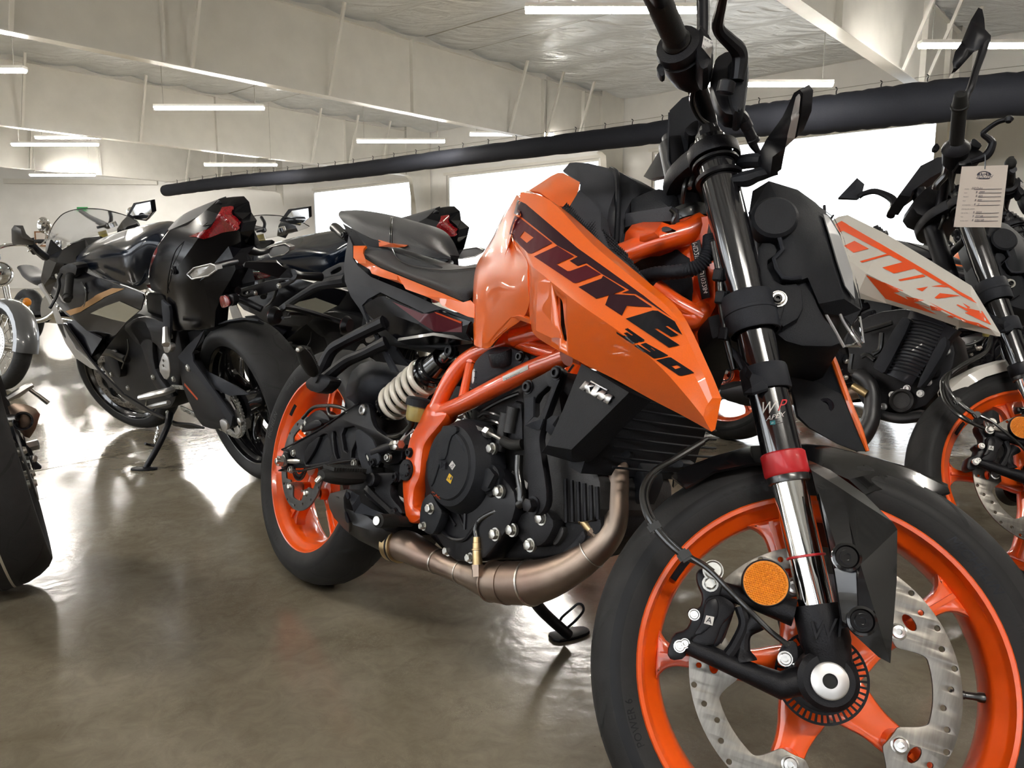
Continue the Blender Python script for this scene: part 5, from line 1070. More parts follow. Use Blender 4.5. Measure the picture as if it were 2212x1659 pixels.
pb = T('passenger_peg_bracket', 'F', [(600,540,-.165),(660,400,-.16),(740,250,-.155),(860,170,-.15),(1080,60,-.14),(1250,-20,-.13)], [.017,.015,.014,.013,.014,.016], 'metalb', seg=10)
T('bracket_arm', 'F', [(640,560,-.165),(760,450,-.16),(900,345,-.155),(1050,280,-.15),(1180,215,-.14),(1260,180,-.13)], [.016,.014,.013,.012,.014,.016], 'metalb', pb, seg=10)
K.plate('bracket_foot', 'F', [(475,560),(520,510),(600,470),(700,500),(725,530),(700,590),(615,665),(500,630)], -.185, .03, 'metalb', pb, bev=.004); K.lat('peg_pivot', K.p('F',590,515,-.187), (0,-1,0), [(0,.012),(.003,.011),(.003,0)], 'satin', pb, 18)
peg('F', (560,480,-.19), (440,225,-.26), .0135, pb, 'passenger_footpeg')
q = K.mirror(pb); q.name = 'passenger_peg_bracket'
# ---- muffler and exhaust
mu = K.cdt('muffler', 'G', [(700,655,-.150),(722,600,-.150),(880,560,-.155),(1010,600,-.150),(1250,740,-.125),(1330,800,-.12),(1420,900,-.12),(1420,1000,-.12),(1330,1180,-.11),(1200,1150,-.12),(1000,1050,-.13),(900,980,-.140),(850,935,-.145),(760,835,-.148),(715,740,-.150)], [(800,640,-.190),(860,740,-.205),(940,900,-.195),(1080,820,-.175),(1130,960,-.170),(1250,960,-.155),(1220,1080,-.150)], 'muff', th=0, back=.09, ang=40)
K.cdt('muffler_shield', 'G', [(880,560,-.185),(930,580,-.200),(1000,620,-.195),(1020,690,-.19),(1120,750,-.18),(1250,800,-.165),(1300,850,-.16),(1230,840,-.168),(1050,800,-.185),(950,790,-.20),(930,720,-.208),(900,640,-.205)], [], 'grey', mu, th=.004)
K.cdt('muffler_end_cap', 'G', [(700,655,-.157),(722,602,-.157),(880,562,-.170),(850,640,-.200),(855,740,-.212),(900,880,-.208),(902,975,-.165),(855,935,-.160),(765,835,-.156),(715,740,-.157)], [(790,690,-.195),(840,850,-.200)], 'muff', mu, th=.004, ang=45)
for pts in ([(860,600),(890,585),(905,640),(885,660)], [(858,770),(872,780),(905,870),(890,890),(868,860)]): K.plate('outlet_slot', 'G', pts, -.2125, .004, 'ink', mu, bev=0)
ex0 = [(170,640,-.118,.031),(300,668,-.115,.031),(430,735,-.112,.0275),(520,775,-.11,.0225),(640,830,-.107,.0215),(780,885,-.104,.023),(900,925,-.10,.029),(990,945,-.098,.0345),(1100,955,-.096,.0355),(1240,955,-.093,.0365),(1300,950,-.092,.0365),(1430,915,-.088,.0325),(1600,835,-.080,.0275),(1760,720,-.070,.0245),(1880,600,-.062,.0225),(1945,460,-.055,.0205),(1955,250,-.05,.0205),(1955,60,-.046,.0205),(1935,-80,-.04,.0205),(1880,-220,-.03,.0205)]
path = cat([K.F('I', x, y, d) for x, y, d, r in ex0], 6); rs = []
for i in range(len(path)):
    k = min(i//6, len(ex0)-2); f = i/6-k; rs.append(ex0[k][3]*(1-f)+ex0[k+1][3]*f)
b = bmesh.new(); sweep(b, path, rs, 28); exo = K.bm('exhaust_header', b, 'exh', ang=60)
def ring_at(i, r, w_, m, nm='weld_ring', wob=0):
    d = (path[min(i+1, len(path)-1)]-path[i-1]).normalized(); K.lat(nm, path[i], d, [(-w_,r-.002),(-w_*.6,r+.0018),(w_*.6,r+.0018),(w_,r-.002)], m, exo, 32)
ring_at(19, .0225, .0025, 'weld'); ring_at(28, .0222, .0012, 'weld'); ring_at(41, .0345, .002, 'exh'); ring_at(48, .0352, .0015, 'exh'); ring_at(58, .0366, .003, 'weld'); ring_at(78, .0245, .0012, 'weld')
d0 = (path[1]-path[0]).normalized(); K.lat('exhaust_clamp', path[1], d0, [(-.004,.030),(-.004,.0345),(.014,.0345),(.014,.033),(.018,.033),(.018,.0355),(.024,.0355),(.024,.031)], 'bronze', exo, 36)
K.lat('clamp_band', path[1]+d0*.014, d0, [(0,.0345),(0,.036),(.005,.036),(.005,.0345)], 'satin', exo, 36)
def sensor(pts, cab, nm='exhaust_sensor'):
    a, c_ = K.F('I', *pts[0]), K.F('I', *pts[1]); d = (c_-a).normalized(); L = (c_-a).length
    o = K.lat(nm, a, d, [(0,.0105),(L*.18,.0105),(L*.18,.0115),(L*.30,.0115)], 'exh', exo, 6)
    K.lat('sensor_body', a+d*L*.3, d, [(0,0),(0,.0088),(L*.36,.0085),(L*.37,.0098),(L*.40,.0098),(L*.41,.0082),(L*.55,.0080),(L*.56,.0072),(L*.70,.0068),(L*.70,0)], 'bronze', o, 20)
    K.lat('sensor_collar', a+d*L*.55, d, [(0,.0075),(0,.0085),(L*.14,.0085),(L*.15,.006)], 'zinc', o, 14)
    ribbed('sensor_lead', 'I', cab, .0052, 'hose', o, pitch=.0045)
sensor(((855,905,-.13),(848,590,-.13)), [(848,600,-.13),(838,520,-.13),(880,450,-.128),(980,395,-.125),(1080,378,-.12)])
sensor(((1820,600,-.075),(1640,390,-.085)), [(1640,400,-.085),(1590,300,-.085),(1550,150,-.085),(1525,40,-.085)])
T('sensor_clip', 'I', [(1090,372,-.12),(1120,366,-.12)], [.0075,.0075], 'zinc', exo, straight=True)
# ---- engine
en = K.plate('engine', 'I', [(380,-200),(900,-330),(1300,-250),(1400,150),(1800,260),(1850,560),(1700,690),(1500,740),(1300,770),(640,775),(430,560),(380,300)], -.085, .17, 'eng', bev=.010)
K.plate('crankcase_cover', 'I', [(420,170),(440,-60),(560,-170),(760,-160),(900,-20),(1000,60),(1135,200),(1160,330),(1120,480),(1030,610),(960,700),(900,770),(780,790),(640,775),(540,620),(470,480)], -.128, .05, 'satin', en, bev=.006)
T('cover_rib', 'I', [(545,520,-.129),(640,600,-.130),(740,612,-.130),(800,560,-.130),(860,470,-.13)], .004, 'satin', en, seg=8)
for a, c_ in (((600,370),(680,500)),((680,360),(750,520)),((760,330),(750,530))): T('cover_rib', 'I', [(*a,-.129),(*c_,-.129)], .003, 'satin', en, seg=6, straight=True)
cc = K.p('H', 478, 905, -.16)
cl = K.lat('clutch_cover', V((cc.x, -.10, cc.z)), (0,-1,0), [(0,.086),(.028,.086),(.034,.084),(.052,.0745),(.056,.072),(.058,.062),(.060,.060),(.060,.0)], 'plastic', en, 64, ang=20)
K.plate('clutch_cover_tower', 'H', [(412,565),(470,556),(540,562),(548,620),(490,660),(452,850),(405,862),(385,930),(330,1095),(300,1065),(360,800)], -.164, .03, 'plastic', cl, bev=.002)
K.cdt('cover_boss', 'H', [(390,850,-.166),(455,872,-.166),(446,900,-.166),(446,940,-.165),(405,935,-.165)], [(415,875,-.170)], 'grey', cl, th=.006, ang=20)
K.cdt('cover_edge', 'H', [(530,640,-.163),(580,600,-.156),(660,760,-.154),(690,900,-.152),(660,900,-.156),(600,760,-.163)], [], 'grey', cl, th=.002, ang=20)
fl_ = K.lat('clutch_face', V((cc.x, -.160, cc.z)), (0,-1,0), [(-.001,.060),(.0012,.0590),(.0014,0)], 'plastic', cl, 48)
o1 = K.decal('sticker', 'H', [[(512,863),(541,905),(512,947),(483,905)]], [fl_], 'whitep', cl); K.text('sticker_print', 'H', 'OK', (513,907), (24,-22), (20,26), [o1], 'inkp', cl, step=8)
o2 = K.decal('sticker', 'H', [[(487,972),(519,1005),(497,1066),(459,1030)]], [fl_], 'yellowp', cl); K.text('sticker_print', 'H', '6', (478,1018), (30,6), (4,30), [o2], 'inkp', cl, step=8); K.decal('sticker_print', 'H', [[(490,1020),(513,990),(505,1050)]], [o2], 'inkp', cl)
K.text('cover_lettering', 'H', 'LC4c', (358,1158), (46,26), (-6,-50), [cl, fl_, en.children[0]], 'orangeg', cl, step=8)
K.plate('sprocket_cover', 'H', [(240,1230),(275,1170),(330,1140),(370,1230),(420,1300),(400,1380),(345,1500),(300,1510),(225,1450),(222,1350)], -.150, .02, 'plastic', en, bev=.003)
for x, y, d, r, m_ in ((325,1280,-.151,.008,'zinc'),(265,1432,-.151,.006,'zinc'),(857,762,-.128,.008,'zinc'),(920,1132,-.134,.0085,'zinc'),(1287,1365,-.112,.0085,'zinc'),(1032,1466,-.122,.0085,'zinc'),(885,1503,-.130,.0085,'zinc'),(1188,1597,-.112,.0085,'zinc'),(475,1648,-.122,.007,'zinc')): K.bolt('H', x, y, d, r, m_, en, sock=(m_ == 'x'), h=.009)
K.bolt('I', 800, 757, -.128, .007, 'zinc', en, sock=False, h=.009)
K.lat('bolt_boss', K.p('H',960,1130,-.10), (0,-1,0), [(0,.0125),(.03,.0115),(.032,.009),(.032,0)], 'satin', en, 18)
oc = K.lat('oil_filler_cap', K.p('H',850,1030,-.128), (0,-1,0), [(-.01,.026),(.004,.026),(.006,.021),(.012,.020),(.013,.017),(.013,0)], 'plastic', en, 28)
b = bmesh.new(); bar(b, K.p('H',820,1085,-.145), K.p('H',880,970,-.145), .012, .010, (0,1,0)); K.bm('cap_grip', b, 'plastic', oc)
K.plate('cylinder_block', 'H', [(950,800),(900,560),(760,460),(1000,280),(1120,190),(1420,180),(1500,760),(1640,900),(1790,960),(1800,1380),(1500,1420),(1200,1300),(1040,1240),(1000,1000)], -.092, .18, 'engl', en, bev=.006)
K.plate('cylinder_head', 'H', [(880,480),(1100,300),(1120,600),(1110,760),(1000,780),(930,640)], -.105, .05, 'eng', en, bev=.006)
K.plate('throttle_body', 'H', [(640,330),(1000,130),(1400,60),(1640,200),(1640,500),(1300,560),(900,560),(700,450)], -.07, .14, 'plastic', en, bev=.01)
K.plate('cylinder_front', 'H', [(1290,500),(1700,500),(1850,860),(1850,1050),(1500,1100),(1290,1000)], -.07, .14, 'eng', en, bev=.01)
for k in range(6): T('cylinder_rib', 'H', [(1490+k*55,1020+k*14,-.094),(1500+k*55,1400-k*5,-.094)], .0035, 'eng', en, straight=True, seg=6)
for k, (x, y) in enumerate(((980,450),(1040,400),(960,560))): T('head_bolt_column', 'H', [(x,y,-.11),(x-40,y+220,-.11)], [.011,.010], 'engl', en, straight=True, seg=12)
K.plate('water_pump', 'H', [(1090,1330),(1180,1280),(1320,1290),(1400,1400),(1330,1560),(1250,1620),(1120,1600),(1060,1500),(1040,1400)], -.112, .04, 'eng', en, bev=.006)
K.plate('sump', 'I', [(1000,560),(1900,560),(1560,700),(1540,760),(1260,790),(960,800),(900,740)], -.07, .14, 'engl', en, bev=.008)
K.plate('sump_fin', 'I', [(1480,520),(1530,500),(1540,560),(1480,660),(1440,650)], -.095, .03, 'engl', en, bev=.003); K.plate('generator_bracket', 'I', [(1480,740),(1600,640),(1690,520),(1720,600),(1640,690)], -.09, .02, 'eng', en, bev=.003)
bc = K.plate('barcode_sticker', 'H', [(1030,950),(1088,990),(1088,1085),(1012,1010)], -.0945, .0015, 'whitep', en, bev=0, rnd=0); bc2 = K.plate('barcode_sticker', 'H', [(1130,1030),(1165,1060),(1150,1145),(1120,1120)], -.0945, .0015, 'whitep', en, bev=0, rnd=0)
for k in range(7):
    x = 1036+k*8; K.decal('barcode_line', 'H', [[(x,958+k*5),(x+(4 if k % 2 else 5),961+k*5),(x-4,1012+k*5),(x-9,1008+k*5)]], [bc], 'inkp', bc)
K.text('sticker_print', 'H', '2-902', (1052,1040), (16,12), (-6,-26), [bc], 'inkp', bc)
hb_ = K.plate('engine_hanger', 'H', [(1115,230),(1135,190),(1250,130),(1380,58),(1430,50),(1462,85),(1455,130),(1400,260),(1290,560),(1262,660),(1270,760),(1325,1100),(1325,1240),(1285,1320),(1230,1345),(1180,1320),(1160,1250),(1165,1120),(1128,850),(1118,640),(1125,400)], -.142, .016, 'metalb', bev=.004, holes=[[(1215,330),(1370,190),(1310,370),(1240,500),(1215,480)]])
K.cdt('hanger_recess', 'H', [(1140,320,-.146),(1215,310,-.146),(1212,480,-.146),(1140,560,-.146)], [], 'grey', hb_, th=.004); K.cdt('hanger_recess', 'H', [(1140,560,-.146),(1215,485,-.146),(1300,500,-.146),(1270,590,-.146),(1240,600,-.146)], [(1200,530,-.150)], 'grey', hb_, th=.004)
for x, y in ((1167,225),(1415,102)): K.bolt('H', x, y, -.143, .0095, 'satin', hb_)
K.bolt('H', 1212, 1252, -.143, .011, 'satin', hb_, sock=False, h=.014)
ct = T('throttle_cable', 'H', [(560,510,-.13),(650,545,-.13),(720,575,-.13)], .003, 'zinc', None, seg=8); T('cable_adjuster', 'H', [(700,570,-.13),(760,600,-.13),(830,625,-.13)], [.007,.0085,.008], 'satin', ct, seg=8, straight=True); T('cable_nut', 'H', [(800,610,-.131),(835,628,-.131)], .0095, 'steel', ct, seg=6, straight=True)
T('cable_end', 'H', [(835,628,-.13),(900,660,-.128),(950,690,-.126)], .0035, 'zinc', ct, seg=8); T('cable_sleeve', 'H', [(950,692,-.126),(1010,722,-.125),(1060,730,-.124),(1115,722,-.12)], .009, 'grip', ct)
T('coolant_hose', 'H', [(1090,820,-.118),(1085,960,-.12),(1105,1100,-.12),(1105,1210,-.12)], .0075, 'hose', ct)
for pts in ([(740,480,-.11),(800,450,-.11),(900,470,-.11),(1000,520,-.10)], [(560,500,-.12),(620,480,-.125),(640,540,-.125),(590,530,-.12)], [(760,440,-.10),(860,380,-.10),(980,320,-.10),(1090,280,-.09)], [(700,540,-.10),(860,520,-.10),(1000,600,-.10)]): T('cable', 'H', pts, .004, 'hose', ct, seg=8)
T('drain_hose', 'I', [(1080,375,-.118),(1160,340,-.118),(1210,300,-.118),(1190,200,-.118)], .008, 'hose', ct)
# coolant bottle with cap
cb = K.plate('coolant_bottle', 'H', [(650,262),(672,120),(690,10),(760,-70),(840,-120),(960,-135),(1130,-80),(1180,-20),(1150,20),(1000,85),(860,150),(760,205)], -.118, .05, 'grey', bev=.006)
K.lat('bottle_cap', K.p('C',310,1560,-.122), (-.10,-.45,.9), [(-.012,.021),(-.010,.0225),(.010,.0225),(.013,.020),(.013,0)], 'plastic', cb, 22, ang=50); K.bolt('C', 458, 1552, -.119, .008, 'satin', cb); 
K.plate('level_window', 'H', [(680,80),(700,60),(706,80),(700,170),(688,200),(674,190)], -.119, .003, 'lens', cb)
for k in range(3): b = bmesh.new(); abox(b, K.p('H', 708, 90+k*52, -.119), (.006,.002,.0012)); K.bm('level_mark', b, 'plastic', cb)
K.plate('bottle_bracket', 'H', [(380,360),(520,200),(700,260),(620,360),(480,420)], -.09, .05, 'plastic', cb)
# ---- radiator and side covers
rs_ = K.cdt('radiator_cover', 'D', [(575,316,-.160),(960,520,-.170),(1130,612,-.135),(900,835,-.130),(690,1060,-.128),(655,1090,-.128),(600,1106,-.130),(500,1098,-.138),(255,1026,-.160),(300,966,-.172),(430,680,-.168)], [(495,1000,-.176),(955,545,-.178),(700,800,-.178)], 'plastic', th=.006, ang=14, edges=[(9,11),(11,13),(13,12),(12,1)])
eb = K.decal('emblem', 'X7', [[(190,378),(355,178),(472,238),(385,322),(530,272),(605,312),(460,345),(495,495),(640,285),(490,205),(510,165),(965,410),(930,455),(765,350),(640,515),(820,430),(920,480),(850,580),(980,525),(1105,578),(965,815),(845,745),(895,652),(780,712),(675,645),(722,545),(620,625),(380,495),(358,385),(295,445)]], [rs_], 'alu', rs_, off=.0018, step=300)
b = bmesh.new(); b.from_mesh(eb.data); bmesh.ops.solidify(b, geom=b.faces[:], thickness=-.0018); b.to_mesh(eb.data); b.free()
K.cdt('cover_knob', 'D', [(300,760,-.14),(340,730,-.14),(395,730,-.14),(395,860,-.14),(330,885,-.14),(292,850,-.14)], [(345,800,-.155)], 'grey', rs_, th=.01, ang=60)
K.mirror(rs_, skip=('emblem',))
b = bmesh.new(); XR = 1.055
for side in (0,):
    abox(b, (XR-.02, 0, .62), (.03, .27, .27), M.Rotation(.18, 4, 'Y'))
rad = K.bm('radiator', b, 'plastic')
for k in range(17):
    z = .505+.0145*k; path_ = [V((XR+.018*math.cos(PI*t/12*1.0-PI/2)+.004+(z-.62)*-.18*-1*-1, -.128+.0213*t, z)) for t in range(13)]
    b = bmesh.new(); sweep(b, path_, .0021, 6); K.bm('radiator_fin', b, 'plastic', rad)
K.plate('radiator_bracket', 'D', [(870,1080),(900,1010),(960,1010),(960,1060),(930,1090)], -.09, .01, 'plastic', rad); K.plate('radiator_bracket', 'D', [(1180,1090),(1340,1070),(1390,1100),(1380,1150),(1240,1140)], -.03, .03, 'plastic', rad)
K.plate('belly_panel', 'I', [(1890,-150),(2060,-150),(2200,100),(2130,300),(2030,450),(1990,420),(2080,200),(2040,60)], -.01, .05, 'plastic', bev=.004)
# ---- far-side radiator panel with its orange edge, seen past the fork
fp = K.cdt('far_side_panel', 'L', [(780,580,.13),(900,600,.14),(990,680,.15),(1050,800,.155),(1130,1040,.16),(1210,1240,.165),(1300,1505,.17),(1200,1500,.16),(1040,1440,.15),(800,1300,.12),(700,1200,.11),(640,900,.11),(640,640,.11)], [(860,900,.15)], 'plastic', th=.006)
T('panel_edge', 'L', [(870,590,.14),(960,650,.147),(1005,715,.152),(1070,890,.157),(1150,1110,.161),(1230,1310,.166),(1302,1508,.17)], [.003,.004,.005,.005,.005,.005,.003], 'orange', fp, seg=8)
K.lat('panel_screw', K.p('L',925,1120,.142), (0,-1,0), [(-.004,.014),(0,.013),(.0,.008),(-.003,.004),(-.003,0)], 'ink', fp, 20)
# ---- side stand
ft = MB.inverted() @ on_floor(1228, 1373)
sd = T('side_stand', 'I', [(1180,900,.12),(1290,1070,.16),(1345,1150,.19),(1420,1230,.22),(1580,1370,.275)], [.014,.013,.0125,.012,.012], 'satin', n=5)
MBi = MB.inverted(); b = bmesh.new(); ctr = on_floor(1228, 1373)
me = plate_mesh([chaikin([(-.045,-.02),(.0,-.026),(.045,-.018),(.052,0),(.045,.016),(0,.024),(-.045,.02)])], .007, .001); me.transform(M.Translation(ctr+V((0,0,.004))) @ M.Rotation(.45, 4, 'Z')); me.transform(MBi); b.from_mesh(me); K.bm('stand_foot', b, 'satin', sd)
T('stand_tang', 'I', [(1515,1250,.255),(1530,1225,.255),(1600,1165,.26),(1655,1122,.265),(1690,1135,.268),(1695,1180,.268),(1640,1250,.268),(1572,1310,.270)], .0028, 'satin', sd, seg=8)
# ================================================================ the other motorcycles
def copy_part(o, parent, ml=None, mats=None, skip=()):
    c = o.copy(); COL.objects.link(c); c.parent = parent
    if ml is not None: c.matrix_local = ml
    if mats and len(c.material_slots):
        for sl in c.material_slots:
            nm = sl.material.name if sl.material else ''
            if nm in mats: sl.link = 'OBJECT'; sl.material = mats[nm]
    for ch in o.children:
        if ch.name.split('.')[0] not in skip: copy_part(ch, c, None, mats, skip)
    return c
def is_fork(o): return (o.matrix_local.translation-MS.translation).length < 1e-4 and o.matrix_local.translation.length > 1e-4
A_PARTS = list(duke.children)
def clone(mw, steer, skip, label, group=None, mats=None, only=None):
    r = empty('motorcycle'); r.matrix_world = mw; tag(r, label, 'motorcycle', group); ms = steer_matrix(steer)
    for o in A_PARTS:
        nm = o.name.split('.')[0]
        if nm in skip or (only and nm not in only): continue
        copy_part(o, r, ms if is_fork(o) else o.matrix_local, mats, skip)
    return r, ms
mn = lambda k: MT[k].name
# ---- the white one with orange wheels, to the right
D_MW = M.Translation((0,0,.012)) @ body_matrix(.3126, 2.789, -.834, .2425)
skD = ('tank_shroud','fuel_tank','frame','frame_side','radiator','radiator_cover','engine','exhaust_header','side_stand','far_side_panel','fork_guard','engine_hanger','belly_panel','handlebar','turn_signal','sidewall_lettering','sidewall_bar','fork_lettering','muffler','throttle_cable','plate_carrier','front_mudguard','dashboard','brake_lever','fork_yoke_x')
dk, msD = clone(D_MW, .6822, skD, 'white and orange naked motorcycle with a paper price tag on its handlebar', mats={mn('red'): MT['satin']})
KD = Kit(dk, Fr(D_MW)); FD = Kit(dk, Fr(D_MW @ msD), msD)
shD = KD.cdt('tank_shroud', 'X3', [(-20,150,-.14),(60,100,-.13),(170,78,-.125),(620,300,-.16),(1120,600,-.195),(1650,925,-.215),(1690,985,-.217),(2000,1500,-.229),(1990,1528,-.229),(1950,1528,-.229),(1500,1420,-.222),(1000,1240,-.205),(640,1140,-.195),(300,1075,-.185),(260,1000,-.19),(160,600,-.18),(80,300,-.16)],
    [(100,160,-.152),(560,400,-.182),(1060,700,-.212),(1640,1020,-.232),(1880,1440,-.236),(400,780,-.225),(1000,1090,-.240),(1500,1330,-.244),(900,900,-.225),(300,1000,-.20)], 'white', th=.005, ang=12, edges=[(1,17),(17,18),(18,19),(19,20),(20,21),(22,23),(23,24)])
for lp in ([(30,190),(100,155),(160,190),(660,480),(1100,740),(1520,1000),(1650,1070),(1715,1140),(1540,1050),(1380,945),(1300,910),(980,730),(820,640),(640,545),(120,270),(80,290)],
           [(130,450),(255,390),(430,485),(245,533)], [(318,635),(640,545),(690,555),(345,652)], [(585,710),(830,645),(985,720),(725,782)], [(775,855),(1075,790),(1100,820),(805,872)],
           [(990,962),(1135,938),(1065,995)], [(1170,935),(1300,915),(1380,948)], [(1210,1070),(1275,1015),(1520,1045),(1240,1082)],
           [(382,788),(840,990),(725,1005),(1000,1135),(1245,1268),(1100,1225),(630,1080)], [(1545,1130),(1640,1185),(1610,1195),(1720,1220),(1775,1232),(1885,1395),(1700,1310),(1570,1248),(1615,1240),(1470,1155),(1490,1150),(1600,1200),(1605,1190)],
           [(1140,1120),(1330,1215),(1600,1340),(1730,1370),(1890,1450),(1565,1355),(1300,1215)], [(1360,1290),(1400,1278),(1470,1300),(1430,1310)], [(860,1050),(1090,1100),(960,1120),(1160,1185),(1150,1190),(930,1115)], [(1155,1160),(1300,1225),(1180,1215),(1330,1215)]):
    KD.decal('graphic', 'X3', [lp], [shD], 'orangeg', shD, off=.0012, step=60)
# engine, radiator and pipe glimpsed under the white shroud
eD = KD.plate('engine', 'X5', [(120,180),(280,90),(500,60),(720,180),(760,360),(660,540),(560,650),(330,660),(230,640),(150,500)], .0, .12, 'eng', bev=.01)
rD = KD.plate('radiator', 'X5', [(500,60),(760,190),(560,420),(500,512),(350,442),(440,200)], -.06, .04, 'ink', rnd=0)
KD.plate('radiator_tank', 'X5', [(435,122),(480,122),(497,150),(350,432),(330,440),(282,412),(284,385)], -.075, .05, 'grey', rD)
for k in range(16):
    y0 = 130+k*19; x0 = 500-k*9.2; KD.tube('radiator_fin', 'X5', [(x0,y0,-.064),(x0+90,y0+14,-.066),(x0+185,y0+46,-.064)], .0022, 'grey', rD, n=3, seg=5)
KD.plate('radiator_side', 'X5', [(655,250),(700,225),(700,300),(560,520),(520,522)], -.07, .03, 'grey', rD)
for x, y in ((340,630),(390,563),(473,527),(550,555),(596,490),(444,547),(460,635),(700,315)): KD.bolt('X5', x, y, -.004, .008, 'alu', eD)
KD.lat('pump_cover', KD.p('X5',450,598,-.004), (0,-1,0), [(0,.034),(.012,.032),(.014,.026),(.008,.022),(.008,0)], 'engl', eD, 24)
KD.lat('engine_boss', KD.p('X5',622,435,-.004), (0,-1,0), [(0,.02),(.02,.018),(.02,.012),(.01,.01),(.01,0)], 'eng', eD, 20)
KD.plate('sump', 'X5', [(320,655),(440,668),(580,640),(560,690),(430,700),(320,680)], .0, .05, 'engl', eD)
hD = KD.tube('exhaust_header', 'X5', [(190,450,-.04),(240,480,-.045),(272,540,-.045),(275,640,-.045),(262,720,-.05),(215,800,-.06),(150,850,-.07)], [.021,.021,.021,.022,.024,.026,.026], 'muff', seg=20)
KD.tube('exhaust_pipe', 'X5', [(300,672,-.02),(430,700,-.02),(560,688,-.01)], .0135, 'muff', hD); KD.tube('exhaust_sensor', 'X5', [(165,512,-.06),(250,560,-.06)], [.010,.012], 'bronze', hD, straight=True)
for pts in ([(215,345,-.02),(245,335,-.02),(290,365,-.02)], [(160,330,-.03),(150,420,-.03),(190,430,-.03)], [(230,200,-.02),(330,170,-.02),(390,150,-.02)], [(330,210,-.03),(320,300,-.03),(280,330,-.03)]): KD.tube('coolant_hose', 'X5', pts, .007, 'hose', eD, seg=8)
# its front end
b = bmesh.new(); rows = []
for k, t in enumerate([143,135,126,116,104,92,80]):
    w_, rr = [(.036,.300),(.050,.306),(.056,.309),(.060,.310),(.060,.312),(.058,.315),(.054,.318)][k]
    rows.append([b.verts.new(fend(t, s*w_, rr-d)) for s, d in ((-1,.034),(-.97,.010),(-.6,-.002),(0,-.006),(.6,-.002),(.97,.010),(1,.034))])
for A_, B_ in zip(rows, rows[1:]):
    for k in range(6): b.faces.new((A_[k], A_[k+1], B_[k+1], B_[k]))
bmesh.ops.recalc_face_normals(b, faces=b.faces); bmesh.ops.solidify(b, geom=b.faces[:], thickness=.003); bmesh.ops.recalc_face_normals(b, faces=b.faces)
FD.bm('front_mudguard', b, 'white', ang=45)
FD.text('fork_lettering', 'X5', 'W', (1062,262), (62,-6), (10,-62), [o for o in dk.children if o.name.startswith('fork_leg')], 'whitep', None, .2, 10) if False else None
hD2 = FD.tube('handlebar', 'R', [(770,1290,-.03),(790,1170,-.06),(820,1000,-.12),(850,900,-.20)], [.0145,.013,.012,.011], 'satin', seg=16)
a_, b_ = FD.p('R', 872,870,-.235), FD.p('R', 900,560,-.375); gdD = (b_-a_).normalized(); LD = (b_-a_).length
FD.lat('grip', a_, gdD, [(0,.019),(.004,.0205),(.008,.0168),(LD*.72,.0165),(LD*.75,.020),(LD*.79,.0205),(LD*.80,.0175),(LD*.97,.0145),(LD,.0135),(LD,.009),(LD-.002,.008),(LD-.002,0)], 'grip', hD2, 28)
FD.lat('switch_housing', a_, -gdD, [(-.012,.018),(0,.030),(.010,.0335),(.014,.031),(.05,.029),(.066,.020),(.07,.011)], 'metalb', hD2, 22)
FD.plate('start_switch', 'R', [(735,870),(760,850),(780,880),(760,900),(733,895)], -.22, .012, 'plastic', hD2)
FD.plate('brake_master_cylinder', 'R', [(890,950),(950,880),(1010,890),(1050,920),(1000,985),(930,990),(880,985)], -.22, .04, 'satin', hD2, bev=.004); FD.plate('fluid_reservoir', 'R', [(965,830),(985,825),(1030,865),(1015,885),(965,870)], -.23, .02, 'plastic', hD2)
FD.tube('brake_lever', 'R', [(960,965,-.235),(1050,930,-.25),(1088,862,-.265),(1070,830,-.27),(1034,800,-.275),(1060,770,-.285),(1120,730,-.30),(1180,712,-.315)], [.009,.011,.009,.008,.007,.006,.006,.006], 'satin', hD2, seg=10); FD.lat('lever_ball', FD.p('R',1187,712,-.317), (0,0,1), [(-.010,0),(-.008,.006),(0,.0105),(.008,.006),(.010,0)], 'satin', hD2, 16)
ms_ = FD.tube('mirror_stem', 'R', [(860,930,-.22),(930,600,-.24),(960,520,-.25),(990,420,-.255),(1025,320,-.26),(1045,250,-.265)], [.008,.008,.009,.009,.010,.011], 'satin', hD2, seg=10)
FD.cdt('mirror', 'R', [(1005,45,-.27),(1028,55,-.27),(1040,110,-.272),(1045,175,-.275),(1080,212,-.275),(1078,245,-.272),(1030,290,-.265),(985,300,-.262),(960,330,-.262),(890,408,-.258),(855,408,-.256),(850,370,-.256),(865,310,-.258),(905,250,-.262),(960,120,-.268)], [(1000,200,-.29),(910,330,-.272)], 'satin', hD2, th=.02, ang=70)
for pts, r in (([(830,955,-.15),(810,1040,-.12),(760,1100,-.10),(750,1130,-.09)], .010), ([(830,960,-.16),(840,1060,-.12),(855,1140,-.1)], .006), ([(870,1000,-.16),(850,1080,-.12),(840,1150,-.1)], .005)): FD.tube('cable', 'R', pts, r, 'hose', hD2, seg=8)
FD.cdt('dashboard', 'R', [(530,1165,-.02),(660,990,-.02),(760,940,-.02),(820,935,-.02),(830,1000,-.02),(720,1060,-.02),(610,1140,-.02),(600,1175,-.02)], [], 'plastic', th=0, back=.10)
FD.plate('dash_mount', 'R', [(600,1220),(700,1110),(800,1090),(880,1150),(800,1300),(650,1290)], -.03, .08, 'metalb')
tsD = FD.tube('turn_signal_stalk', 'R', [(480,1290,.12),(500,1200,.13),(400,1145,.15),(325,1155,.17),(290,1175,.18)], [.012,.012,.009,.008], 'satin', seg=10); FD.cdt('turn_signal', 'R', [(168,1180,.18),(280,1062,.18),(325,1100,.18),(315,1140,.18),(290,1190,.18)], [(270,1130,.17)], 'grey', tsD, th=.012)
